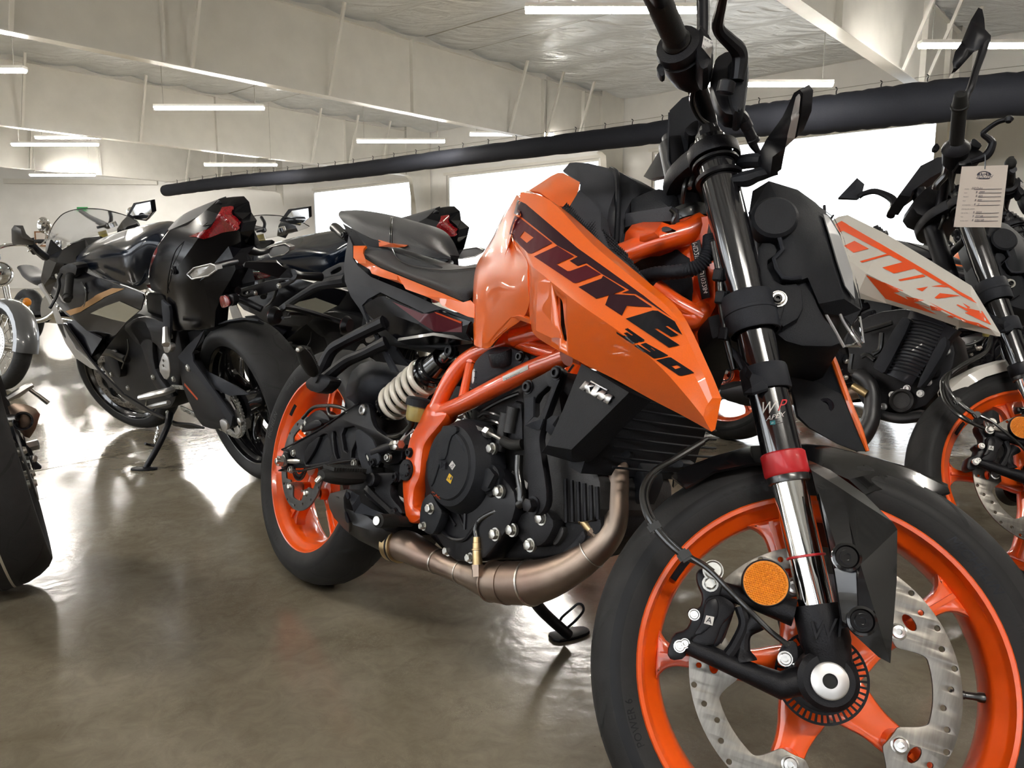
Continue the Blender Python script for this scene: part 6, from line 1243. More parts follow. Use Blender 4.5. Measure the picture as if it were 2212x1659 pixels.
for pts in ([(1085,345),(1060,430),(960,490),(880,540),(805,590),(785,640),(800,720),(850,790),(930,850),(1040,900)], [(1080,350),(1050,440),(950,505),(870,555),(820,610),(810,680),(840,760),(900,820),(960,860)]):
    FD.tube('brake_hose', 'S', [(x, y, -.10-.02*math.sin(i)) for i, (x, y) in enumerate(pts)], .0045, 'hose', seg=8)
# price tag
tagY = (D_MW @ msD @ FD.p('R', 1045, 960, -.25)).y-.02
def tp(x, y): a, c_ = px('X4', x, y); return at(a, c_, tagY)
pt0 = tp(905, 270); pt = empty('price_tag', pt0); tag(pt, 'white paper price tag with handwritten figures hanging from the white motorcycle\'s handlebar', 'price tag')
b = bmesh.new(); q = [tp(390,205)-pt0, tp(1430,172)-pt0, tp(1268,1570)-pt0, tp(205,1560)-pt0]; b.faces.new([b.verts.new(v) for v in q[::-1]]); bmesh.ops.solidify(b, geom=b.faces[:], thickness=.0006); bmo('card', b, 'paper', pt, smooth=False)
tube('string', [tp(905,265)-pt0, tp(915,100)-pt0, tp(912,-60)-pt0], .0016, 'hose', pt, seg=6)
def tag_text(name, s_, x, y, size, shear=0, m='inkp', align='LEFT'):
    me = text_mesh(s_, 1, 0, shear, align)
    ex_, ey_ = (tp(x+100, y-1)-tp(x, y))/100, (tp(x+18, y-100)-tp(x, y))/100
    for v in me.vertices: v.co = (tp(x, y)-pt0)+ex_*(v.co.x*size)+ey_*(v.co.y*size)+V((0,-.0012,0))
    o = link(name, me, m, pt); return o
rows_ = [(445,712,'MODEL:',600,715,'250 Duke'),(432,800,'MSRP:',700,800,'$  3999'),(416,888,'FREIGHT:',690,888,'$  425'),(403,978,'PREP:',670,980,'$  400'),(390,1070,'ACCESSORIES:',655,1075,'$   0'),(376,1160,'IMMOBILIZER: $100.00',0,0,''),(362,1248,'SUB-TOTAL:',632,1252,'$  5024'),(352,1334,'TAX:',618,1338,'$  337.68'),(340,1425,'TOTAL COST:',605,1430,'$  5361.68')]
for x, y, s_, x2, y2, t_ in rows_:
    tag_text('tag_print', s_, x, y, 30)
    if t_: tag_text('tag_writing', t_, x2, y2-22, 62, .2); 
    if t_:
        b = bmesh.new(); xe = 1285-(y-712)*.13; p0_, p1_ = tp(x2+60, y2+4)-pt0, tp(xe, y2-8)-pt0; u_ = V((0,0,.0005)); b.faces.new([b.verts.new(v+V((0,-.0012,0))) for v in (p0_-u_, p1_-u_, p1_+u_, p0_+u_)]); link('tag_line', finish(b, False), 'inkp', pt)
tag_text('tag_emblem', 'SOUTH', 885, 435, 108, .35, align='CENTER')
b = bmesh.new()
def arc(r0, r1, a0, a1, cx=885, cy=410, sy=.62):
    n = 14; o_ = [(cx+r0*math.cos(R(a0+(a1-a0)*i/n)), cy-r0*sy*math.sin(R(a0+(a1-a0)*i/n))) for i in range(n+1)]; i_ = [(cx+r1*math.cos(R(a0+(a1-a0)*i/n)), cy-r1*sy*math.sin(R(a0+(a1-a0)*i/n))) for i in range(n+1)]
    for k in range(n): b.faces.new([b.verts.new(tp(*v)-pt0+V((0,-.0012,0))) for v in (o_[k], o_[k+1], i_[k+1], i_[k])])
arc(165, 140, 5, 175); arc(70, 55, 20, 160)
for x in (-125, -105, -60, 60, 105, 125):
    b.faces.new([b.verts.new(tp(885+x+s_*9, 405-(1-s2)*0-h_)-pt0+V((0,-.0012,0))) for s_, h_, s2 in ((-1,0,0),(1,0,0),(1,60,0),(-1,60,0))])
for w0, y0 in ((150, 478),): b.faces.new([b.verts.new(tp(*v)-pt0+V((0,-.0012,0))) for v in ((735,470),(1030,460),(1000,482),(760,486))])
link('tag_emblem', finish(b, False), 'inkp', pt)
# ---- a third one behind it, orange, mostly hidden
E_MW = body_matrix(1.042, 3.682, -.880489, .213407)
ek, msE = clone(E_MW, .65, ('sidewall_lettering','sidewall_bar','fork_lettering','tank_shroud','plate_carrier','fuel_tank','tank_side_cap'), 'orange naked motorcycle cut by the right border behind the price tag')
KE = Kit(ek, Fr(E_MW))
KE.cdt('tank_shroud', 'X3', [(2000,200,-.16),(2020,172,-.16),(2060,185,-.16),(2110,250,-.17),(2400,560,-.2),(2700,1000,-.22),(2720,1300,-.22),(2300,800,-.2),(2160,600,-.19),(2010,255,-.17)], [(2080,230,-.18)], 'orange', th=.005)
# farther ones, added to block window reflections on the floor
for k, (dx, dy, lb) in enumerate(((.78, .88, 'added orange naked motorcycle behind the one cut by the right border'), (-.95, 1.75, 'added dark naked motorcycle low between the near fork and radiator'), (.15, 2.1, 'added dark naked motorcycle in the far row behind the white tank shroud'), (1.4, 2.9, 'added dark naked motorcycle in the far row behind the price tag'))):
    rk, mk_ = clone(M.Translation((dx, dy, 0)) @ E_MW, .65, ('sidewall_lettering','sidewall_bar','fork_lettering','plate_carrier','barcode_sticker','sticker'), lb, mats={mn('orange'): MT['gloss'], mn('wheelo'): MT['anod'], mn('frame'): MT['gloss'], mn('orangeg'): MT['grey']} if k else None)
# ================================================================ black sport bikes seen from their left rear
B_MW = body_matrix(-.93, 2.94, 2.356, .20)
bk = empty('motorcycle'); bk.matrix_world = B_MW
tag(bk, 'black faired sport motorcycle with red tail lamp, its side stand and chain side towards us', 'motorcycle')
KB = Kit(bk, Fr(B_MW), sd=1); MSB = steer_matrix(.42); FB = Kit(bk, Fr(B_MW @ MSB), MSB, sd=1)
blk = {mn('wheelo'): MT['anod'], mn('disc'): MT['disc']}
w1 = copy_part(fw, bk, MSB, blk, ('sidewall_lettering','sidewall_bar','brake_disc','disc_bolt','tone_ring'))
c_ = tuple(FAX)
for s in (-1, 1):
    me = plate_mesh(disc_loops(.149, .118, .108, [15+36*k for k in range(10)], 3, slot=False, nh=60), .0045, .0004); me.transform(M.Translation((c_[0], s*.062, c_[2])) @ XZ); FB.bm('brake_disc', FB._b(me), 'disc', w1)
w2 = copy_part(rw, bk, M.Translation((0,0,.010)) @ M.Diagonal((1.033,1.2,1.033,1)), blk, ('sidewall_lettering','sidewall_bar','sprocket','brake_disc','disc_bolt','tone_ring'))
b = bmesh.new(); lp = [[((.092+.006*(k % 2))*math.cos(2*PI*k/88), (.092+.006*(k % 2))*math.sin(2*PI*k/88)) for k in range(88)], circle2(0,0,.045,40)]
for k in range(5): lp.append([(.068+.017*math.cos(a), .020*math.sin(a)) for a in [0]] and [((r*math.cos(R(72*k+t))), r*math.sin(R(72*k+t))) for r, t in ((.056,-18),(.056,18),(.082,22),(.082,-22))])
me = plate_mesh(lp, .006, .001); me.transform(M.Translation((0, .115, RR+.01)) @ XZ); KB.bm('sprocket', KB._b(me), 'alu')
ch = []
for k in range(30): a = R(-90-k*180/29+180+180); ch.append(V((.094*math.cos(a+PI/2*0), .115, RR+.01+.094*math.sin(a))))
b = bmesh.new()                                        # drive chain, link by link
pts_ = [V((.094*math.cos(R(t)), .115, RR+.01+.094*math.sin(R(t)))) for t in range(80, 281, 8)]
pts_ = [V((.50-.04*k, .115, RR+.055+.0027*k)) for k in range(0, 11)]+pts_+[V((.02+.045*k, .115, RR-.083+.005*k)) for k in range(0, 11)]
for p_, q_ in zip(pts_, pts_[1:]):
    bar(b, p_, q_, .016, .007, (0,1,0)); lathe(b, p_, (0,1,0), [(-.009,0),(-.009,.0055),(.009,.0055),(.009,0)], 8)
KB.bm('drive_chain', b, 'zinc')
# rear wheel surroundings
KB.plate('swingarm', 'N', [(1515,270),(1560,230),(1640,240),(1650,330),(1860,620),(1960,760),(1995,870),(1970,900),(1900,890),(1820,905),(1700,865),(1560,560),(1525,380)], .135, .03, 'metalb', bev=.005)
sa_ = KB.cdt('chain_cover', 'N', [(1515,280,.150),(1600,180,.150),(1745,50,.145),(1700,140,.145),(1640,250,.148),(1650,320,.150),(1850,600,.150),(1985,790,.150),(1970,880,.150),(1830,640,.152),(1700,460,.152),(1560,330,.152)], [], 'grey', th=.006)
KB.cdt('chain_guard', 'N', [(1690,430,.12),(1760,400,.115),(1850,440,.12),(2000,520,.12),(2120,600,.12),(1960,612,.13),(1800,540,.13)], [(1850,490,.135)], 'grey', th=.008, ang=60)
for x, y, r in ((1605,375,.012),(455*4,0,0),): 
    if r: KB.bolt('N', x, y, .153, r, 'steel', sa_)
KB.decal('graphic', 'N', [[(1575,500),(1690,635),(1685,650),(1572,520)]], [sa_, KB.root.children[-1]], 'orangeg', sa_)
KB.plate('chain_adjuster', 'N', [(1870,810),(1935,835),(1940,900),(1910,915),(1880,880)], .150, .012, 'alu')
KB.lat('axle_nut', KB.p('N',2065,825,.135), (0,1,0), [(0,.016),(.012,.016),(.014,.012),(.014,0)], 'steel', None, 6)
KB.cdt('rear_mudguard', 'M', [(1740,1330,.09),(1830,1280,.08),(1960,1240,.07),(2080,1225,.06),(2200,1240,.05),(2250,1270,.02),(2100,1245,.02),(1950,1262,.05),(1850,1320,.07)], [], 'plastic', th=.006)
KB.plate('shock_linkage_cover', 'M', [(1500,1370),(1700,1300),(1760,1380),(1650,1500),(1520,1440)], .06, .12, 'plastic')
# tail
tl = KB.cdt('tail_fairing', 'M', [(1270,880,.13),(1285,780,.13),(1340,650,.125),(1345,600,.12),(1440,470,.10),(1600,420,.09),(1760,290,.08),(1870,195,.03),(1965,190,.0),(2010,240,.0),(2030,330,.0),(2075,400,.02),(2050,480,.04),(2110,600,-.02),(2060,620,.02),(1990,700,.06),(2010,800,.06),(1960,900,.07),(1900,1000,.08),(1840,1150,.09),(1830,1290,.09),(1700,1310,.10),(1480,1320,.12),(1440,1150,.13),(1415,1020,.135),(1290,975,.135)],
    [(1700,520,.12),(1500,800,.155),(1450,950,.155),(1700,900,.12),(1880,330,.07),(1950,600,.05),(1600,1150,.135)], 'gloss', th=0, back=.05, ang=30)
KB.tube('tail_seam', 'M', [(1430,1000,.15),(1440,850,.158),(1500,640,.14),(1620,520,.11),(1770,400,.10)], .002, 'satin', tl, seg=5)
KB.decal('tail_lamp', 'M', [[(1620,520),(1740,470),(1800,435),(1870,330),(1895,275),(1985,262),(1990,330),(2065,400),(2035,460),(1900,480),(1800,520),(1740,535),(1700,525)]], [tl], 'redlens', tl, off=.004)
KB.decal('tail_gloss_edge', 'M', [[(2000,240),(2030,330),(2110,600),(2095,600),(2040,480),(2075,400),(1985,340)]], [tl], 'chrome', tl, off=.002) if False else None
KB.grid('passenger_seat', 'M', [[(1440,445,.05),(1500,380,.05),(1580,320,.05),(1700,265,.045),(1860,200,.03)], [(1440,465,.09),(1520,430,.09),(1620,385,.085),(1740,310,.075),(1875,210,.04)]], 'seatl', n=5, nr=3, th=.01, ang=60, centre=lambda P: tri_half(P, .006))
KB.bolt('M', 1482, 808, .157, .012, 'satin', tl)
def signal(lst, stalk, d, K_=KB, par=None):
    o = K_.cdt('turn_signal', 'M', [(x, y, d) for x, y in lst], [(sum(x for x, y in lst)/len(lst), sum(y for x, y in lst)/len(lst), d+.012)], 'lens', par, th=.02, ang=50); K_.tube('signal_rim', 'M', [(x, y, d+.003) for x, y in lst+[lst[0]]], .0025, 'alu', o, n=1, seg=6); K_.tube('signal_stalk', 'M', stalk, .011, 'satin', o); return o
signal([(1598,840),(1655,785),(1800,750),(1838,765),(1848,800),(1780,852),(1640,880)], [(1840,775,.19),(1920,750,.13),(2010,730,.06)], .21)
sgx = KB.cdt('turn_signal', 'O', [(922,738,-.21),(985,702,-.21),(1140,665,-.21),(1198,700,-.21),(1190,740,-.21),(1130,790,-.21),(975,820,-.21)], [(1060,742,-.20)], 'lens', th=.02, ang=50); KB.tube('signal_rim', 'O', [(922,738,-.207),(985,702,-.207),(1140,665,-.207),(1198,700,-.207),(1190,740,-.207),(1130,790,-.207),(975,820,-.207),(922,738,-.207)], .0025, 'alu', sgx, n=1, seg=6); KB.tube('signal_stalk', 'O', [(935,750,-.20),(830,765,-.13),(700,730,-.06),(520,680,.0)], [.010,.013,.018,.022], 'satin', sgx)
# plate carrier with its reflectors
ph = KB.plate('plate_holder', 'O', [(590,1210),(640,1180),(960,1080),(1210,1040),(1240,1100),(1040,1190),(860,1250),(640,1295)], -.02, .012, 'satin', holes=[[(650,1225),(770,1190),(780,1215),(670,1250)], [(1060,1100),(1180,1070),(1180,1090),(1070,1120)]])
KB.plate('plate_bracket', 'O', [(420,700),(600,830),(620,1000),(660,1160),(600,1180),(540,1000),(450,820)], .0, .05, 'grey', ph)
KB.tube('plate_strut', 'O', [(460,1150,.04),(600,1200,.03)], .014, 'satin', ph); KB.tube('plate_strut', 'O', [(520,1260,.05),(700,1330,.03),(870,1410,.0)], .012, 'satin', ph)
for x, y in ((798,1228),(1066,1146)): KB.bolt('O', x, y, -.005, .007, 'steel', ph)
def refl(pts, d, par, nm='reflector', K_=KB, fr='O'): 
    o = K_.plate(nm, fr, [(x, y) for x, y in pts], d-.004, .012, 'satin', par); K_.plate('lens', fr, [((x*.94+sum(a for a, b2 in pts)/len(pts)*.06), (y*.94+sum(b2 for a, b2 in pts)/len(pts)*.06)) for x, y in pts], d, .006, 'redlens', o, bev=.001); return o
refl([(690,990),(930,980),(1000,1040),(740,1100)], -.10, ph); refl([(380,1265),(470,1245),(515,1370),(440,1400),(405,1390)], .10, ph)
KB.plate('indicator_bracket', 'O', [(480,1250),(540,1240),(560,1330),(520,1390),(500,1300)], .09, .02, 'satin', ph)
# tank, fairing, screen
tkB = KB.grid('fuel_tank', 'M', [
    [(650,690,.06),(760,590,.05),(880,530,.05),(1080,470,.05),(1320,425,.05),(1440,455,.05)],
    [(640,730,.12),(760,640,.14),(900,590,.155),(1060,590,.16),(1220,540,.13),(1345,590,.10)],
    [(660,770,.13),(800,740,.165),(940,740,.18),(1080,760,.18),(1200,760,.15),(1290,720,.12)],
    [(780,850,.13),(900,880,.16),(1020,905,.17),(1120,930,.165),(1190,935,.15),(1260,880,.13)]], 'bluegloss', n=6, nr=5, th=.004, ang=60, centre=lambda P: tri_half(P, .01))
ws = KB.cdt('windscreen', 'M', [(395,560,.12),(425,480,.14),(460,400,.14),(545,320,.10),(690,282,.04),(870,288,-.02),(1060,335,-.09),(1170,385,-.13),(1165,400,-.13),(1000,470,-.10),(780,520,-.04),(620,570,.04),(530,625,.10),(430,540,.14)], [(600,430,.09),(850,400,-.01)], 'clear', th=.003, ang=60)
KB.tube('screen_edge', 'M', [(400,550,.122),(430,470,.142),(470,395,.138),(550,318,.10),(690,281,.04),(870,286,-.02),(1060,333,-.09),(1172,388,-.13)], .0022, 'hose', ws, seg=6)
uf = KB.cdt('upper_fairing', 'M', [(393,555,.14),(430,545,.15),(530,630,.12),(620,575,.06),(780,530,-.02),(860,520,-.06),(780,580,.0),(650,690,.10),(640,760,.14),(560,830,.17),(480,900,.19),(420,1010,.20),(355,960,.20),(350,860,.20),(385,700,.18)], [(480,740,.20),(430,860,.21)], 'gloss', th=.006, ang=40)
KB.cdt('instrument_cowl', 'M', [(600,570,.03),(720,530,.0),(860,515,-.03),(850,545,-.02),(760,600,.03),(700,660,.05),(650,690,.06),(620,640,.05)], [], 'satin', uf, th=.02)
KB.cdt('fairing_inner_edge', 'M', [(322,930,.24),(352,915,.24),(372,960,.245),(460,1095,.25),(550,1300,.25),(640,1480,.25),(740,1560,.245),(835,1659,.24),(770,1640,.24),(640,1550,.24),(560,1430,.24),(480,1250,.24),(440,1130,.24),(390,1030,.24)], [], 'alu', uf, th=.006)
KB.cdt('fairing_inner_edge', 'N', [(490,0,.25),(550,0,.25),(640,120,.25),(760,290,.245),(850,400,.24),(1050,600,.235),(1280,740,.23),(1400,800,.23),(1390,812,.23),(1200,730,.23),(1000,590,.235),(820,400,.24),(760,320,.24),(620,200,.24),(540,100,.245)], [], 'satin', uf, th=.008)
sf = KB.cdt('side_fairing', 'M', [(640,770,.16),(760,840,.17),(900,890,.18),(1060,950,.18),(1215,1000,.165),(1230,1040,.165),(1200,1145,.165),(1075,1250,.165),(1000,1340,.17),(890,1430,.17),(870,1390,.18),(740,1320,.21),(640,1230,.22),(560,1180,.22),(480,1080,.225),(430,1000,.225),(480,900,.21),(560,830,.18)], [(700,1000,.215),(900,1050,.20),(1020,1050,.19),(800,1280,.20)], 'gloss', th=.006, ang=40)
KB.decal('graphic_panel', 'M', [[(775,1172),(900,1110),(1022,1067),(1195,1144),(1075,1247),(960,1222),(850,1190)]], [sf], 'cream', sf, off=.002)
KB.tube('tank_trim', 'M', [(1030,925,.185),(1130,960,.175),(1240,1005,.17)], .003, 'alu', sf, seg=6)
tpB = KB.decal('masking_tape', 'M', [[(565,1152),(700,1112),(740,1075),(840,1010),(965,957),(1072,960),(900,1035),(742,1128),(690,1160),(608,1190)]], [sf, tkB], 'tape', None, off=.004)
tag(tpB, 'strip of brown masking tape stuck across the black bike\'s side fairing', 'tape'); tpB.matrix_parent_inverse = M.Identity(4); mwt = tpB.matrix_world.copy(); tpB.parent = None; tpB.matrix_world = B_MW
lf = KB.cdt('lower_fairing', 'M', [(870,1390,.20),(890,1430,.17),(1000,1340,.17),(900,1480,.17),(830,1580,.19),(840,1640,.21),(760,1560,.24),(660,1440,.24),(560,1240,.235),(640,1230,.22),(740,1320,.21)], [], 'gloss', sf, th=.006)
cfl = KB.plate('clip_on_bar', 'M', [(510,780),(600,740),(660,770),(640,860),(560,880),(500,850)], .20, .05, 'satin')
a_, b_ = FB.p('M',598,850,.24), FB.p('M',575,1060,.36); gdD = (b_-a_).normalized(); LD = (b_-a_).length
FB.lat('grip', a_, gdD, [(0,.019),(.004,.020),(.008,.0165),(LD*.82,.0165),(LD*.84,.020),(LD*.87,.020),(LD*.88,.0165),(LD,.015),(LD,0)], 'grip', cfl, 22).matrix_local = B_MW.inverted() @ B_MW @ MSB
FB.tube('clutch_lever', 'M', [(520,830,.22),(500,880,.24),(505,940,.26),(480,1030,.30),(445,1100,.33),(425,1128,.34)], [.009,.008,.0075,.007,.006,.007], 'satin', None, seg=8)
KB.lat('lever_bolt', KB.p('M',487,855,.225), (0,1,0), [(0,.012),(.006,.010),(.006,0)], 'zinc', cfl, 10)
KB.tube('clutch_cable', 'M', [(700,910,.20),(740,990,.21),(730,1090,.21),(700,1150,.21)], .006, 'hose', cfl, seg=8); KB.tube('hose', 'M', [(680,940,.18),(660,1050,.20),(680,1140,.2),(720,1170,.2)], .008, 'hose', cfl, seg=8)
mrB = KB.cdt('mirror', 'M', [(97,455,.40),(122,420,.40),(180,455,.41),(292,555,.40),(280,590,.40),(110,587,.40),(100,560,.40)], [(190,530,.44)], 'satin', th=.03, ang=60); KB.tube('mirror_stem', 'M', [(270,585,.38),(320,640,.34),(385,690,.26)], [.014,.016,.018], 'satin', mrB, seg=8)
mr2 = KB.cdt('mirror', 'M', [(1080,345,-.30),(1140,232,-.32),(1290,205,-.34),(1306,310,-.34),(1250,385,-.34),(1160,372,-.32)], [], 'satin', th=.02); KB.cdt('mirror_glass', 'M', [(1110,330,-.295),(1160,245,-.31),(1280,220,-.325),(1295,308,-.325),(1245,372,-.325),(1165,362,-.31)], [], 'mirror', mr2, th=.003)
KB.cdt('mirror_stem', 'M', [(1085,345,-.29),(1175,385,-.27),(1172,408,-.25),(1085,430,-.22),(1060,470,-.20),(1000,450,-.18),(1040,390,-.24)], [], 'plastic', mr2, th=.02)
rp = KB.lat('brake_fluid_pot', KB.p('M',880,490,-.16), (0,.1,1), [(-.03,0),(-.03,.016),(-.02,.021),(.012,.022),(.012,.0)], 'fluid', None, 20); KB.lat('pot_cap', KB.p('M',872,432,-.16), (0,.1,1), [(-.006,0),(-.006,.026),(.006,.026),(.008,0)], 'satin', rp, 20)
KB.tube('handlebar', 'M', [(690,300,-.34),(760,350,-.30),(850,400,-.24),(920,430,-.2)], [.013,.014,.016,.016], 'satin'); KB.tube('lever', 'M', [(930,430,-.22),(950,370,-.25),(940,310,-.28)], .010, 'satin')
KB.lat('ignition_lock', KB.p('M',975,430,-.10), (0,.2,1), [(0,.02),(.02,.02),(.022,.014),(.022,0)], 'chrome', None, 18)
# frame, engine, foot controls
KB.plate('frame', 'M', [(1040,1290),(1150,1210),(1250,1200),(1420,1260),(1460,1330),(1440,1480),(1370,1500),(1330,1440),(1260,1400),(1220,1420),(1200,1460),(1130,1400)], .12, .03, 'metalb', bev=.006)
KB.plate('frame', 'N', [(1080,0),(1220,-60),(1300,100),(1300,260),(1330,420),(1480,620),(1420,640),(1300,520),(1260,380),(1200,180)], .12, .03, 'metalb', bev=.006)
eB = KB.plate('engine', 'N', [(700,-60),(1100,-120),(1500,0),(1560,300),(1500,640),(1440,740),(1200,720),(1000,560),(860,360),(760,160)], .10, .20, 'eng', bev=.02)
KB.lat('generator_cover', KB.p('N',1010,330,.11), (0,1,0), [(-.02,.07),(.02,.066),(.028,.05),(.03,0)], 'eng', eB, 30); KB.tube('coolant_hose', 'N', [(880,240,.12),(960,250,.13),(1040,290,.13),(1080,300,.13)], .018, 'hose', eB)
KB.tube('cable', 'N', [(1090,130,.14),(1095,220,.14),(1060,320,.14),(1040,380,.14)], .004, 'hose', eB, seg=6); KB.plate('hose_clamp', 'N', [(935,225),(975,220),(985,245),(940,250)], .135, .01, 'alu', eB)
for x, y in ((890,108),(950,430),(1090,545),(1305,455),(1480,470),(1430,760),(1455,100)): KB.bolt('N', x, y, .125, .010, 'zinc', eB)
fpB = KB.plate('heel_plate', 'N', [(1385,255),(1405,250),(1440,300),(1452,430),(1412,488),(1348,385)], .17, .006, 'alu', holes=[[(1385,310),(1395,300),(1400,320),(1390,330)], [(1385,350),(1395,345),(1400,365),(1390,370)]])
KB.plate('heel_plate', 'M', [(1370,1050),(1400,1080),(1450,1120),(1450,1300),(1430,1440),(1390,1440),(1395,1300),(1380,1150)], .15, .012, 'grey', fpB)
KB.tube('passenger_footpeg', 'M', [(1415,1300,.17),(1420,1440,.20)], [.012,.016], 'alu', fpB, seg=8); KB.plate('peg_bracket', 'N', [(1385,165),(1450,170),(1460,210),(1430,250),(1400,240)], .19, .02, 'alu', fpB)
KB.tube('footpeg', 'N', [(1190,628,.27),(1300,605,.24),(1400,580,.20),(1480,555,.16)], [.010,.014,.014,.012], 'alu', fpB, seg=8); KB.tube('shift_pedal', 'N', [(1250,715,.20),(1350,690,.19),(1440,670,.18)], [.008,.010,.010], 'alu', fpB, seg=8); KB.tube('shift_rod', 'N', [(1255,640,.2),(1245,710,.2)], .006, 'zinc', fpB, seg=6)
sB = KB.tube('side_stand', 'N', [(1450,770,.13),(1425,880,.17),(1340,1060,.235),(1245,1225,.295)], [.016,.013,.013,.012], 'satin', n=4)
ctr = on_floor(311, 1014.5); me = plate_mesh([chaikin([(-.05,-.02),(0,-.026),(.05,-.016),(.055,0),(.05,.016),(0,.024),(-.05,.02)])], .007, .001); me.transform(M.Translation(ctr+V((0,0,.004)))); me.transform(B_MW.inverted()); KB.bm('stand_foot', KB._b(me), 'satin', sB)
hx = [KB.p('N', 1350-30*t/40*1.0, 880+130*t/40, .17+.03*t/40)+V((.008*math.cos(t*1.9), 0, .008*math.sin(t*1.9))) for t in range(41)]; b = bmesh.new(); sweep(b, hx, .0022, 6); KB.bm('stand_spring', b, 'chrome', sB)
KB.tube('stand_tang', 'N', [(1340,1040,.23),(1280,1030,.25),(1238,1020,.27)], .006, 'satin', sB, seg=6)
KB.cdt('belly_fairing', 'N', [(1440,830,.14),(1500,850,.13),(1620,860,.12),(1740,895,.11),(1600,893,.11),(1480,868,.12)], [], 'satin', th=.01)
KB.plate('sub_frame', 'M', [(1230,980),(1420,1020),(1480,1320),(1500,1450),(1650,1500),(1500,1600),(1420,1500),(1300,1350),(1250,1150)], .07, .14, 'satin', bev=.01)
# ---- the second of the pair, beyond
bpy.context.view_layer.update()
C_MW = M.Translation((.69, .41, 0)) @ B_MW
ck = empty('motorcycle'); ck.matrix_world = C_MW; tag(ck, 'second black faired sport motorcycle, its windscreen and tail showing above the orange bike\'s seat', 'motorcycle')
for o in list(bk.children): copy_part(o, ck, o.matrix_local)
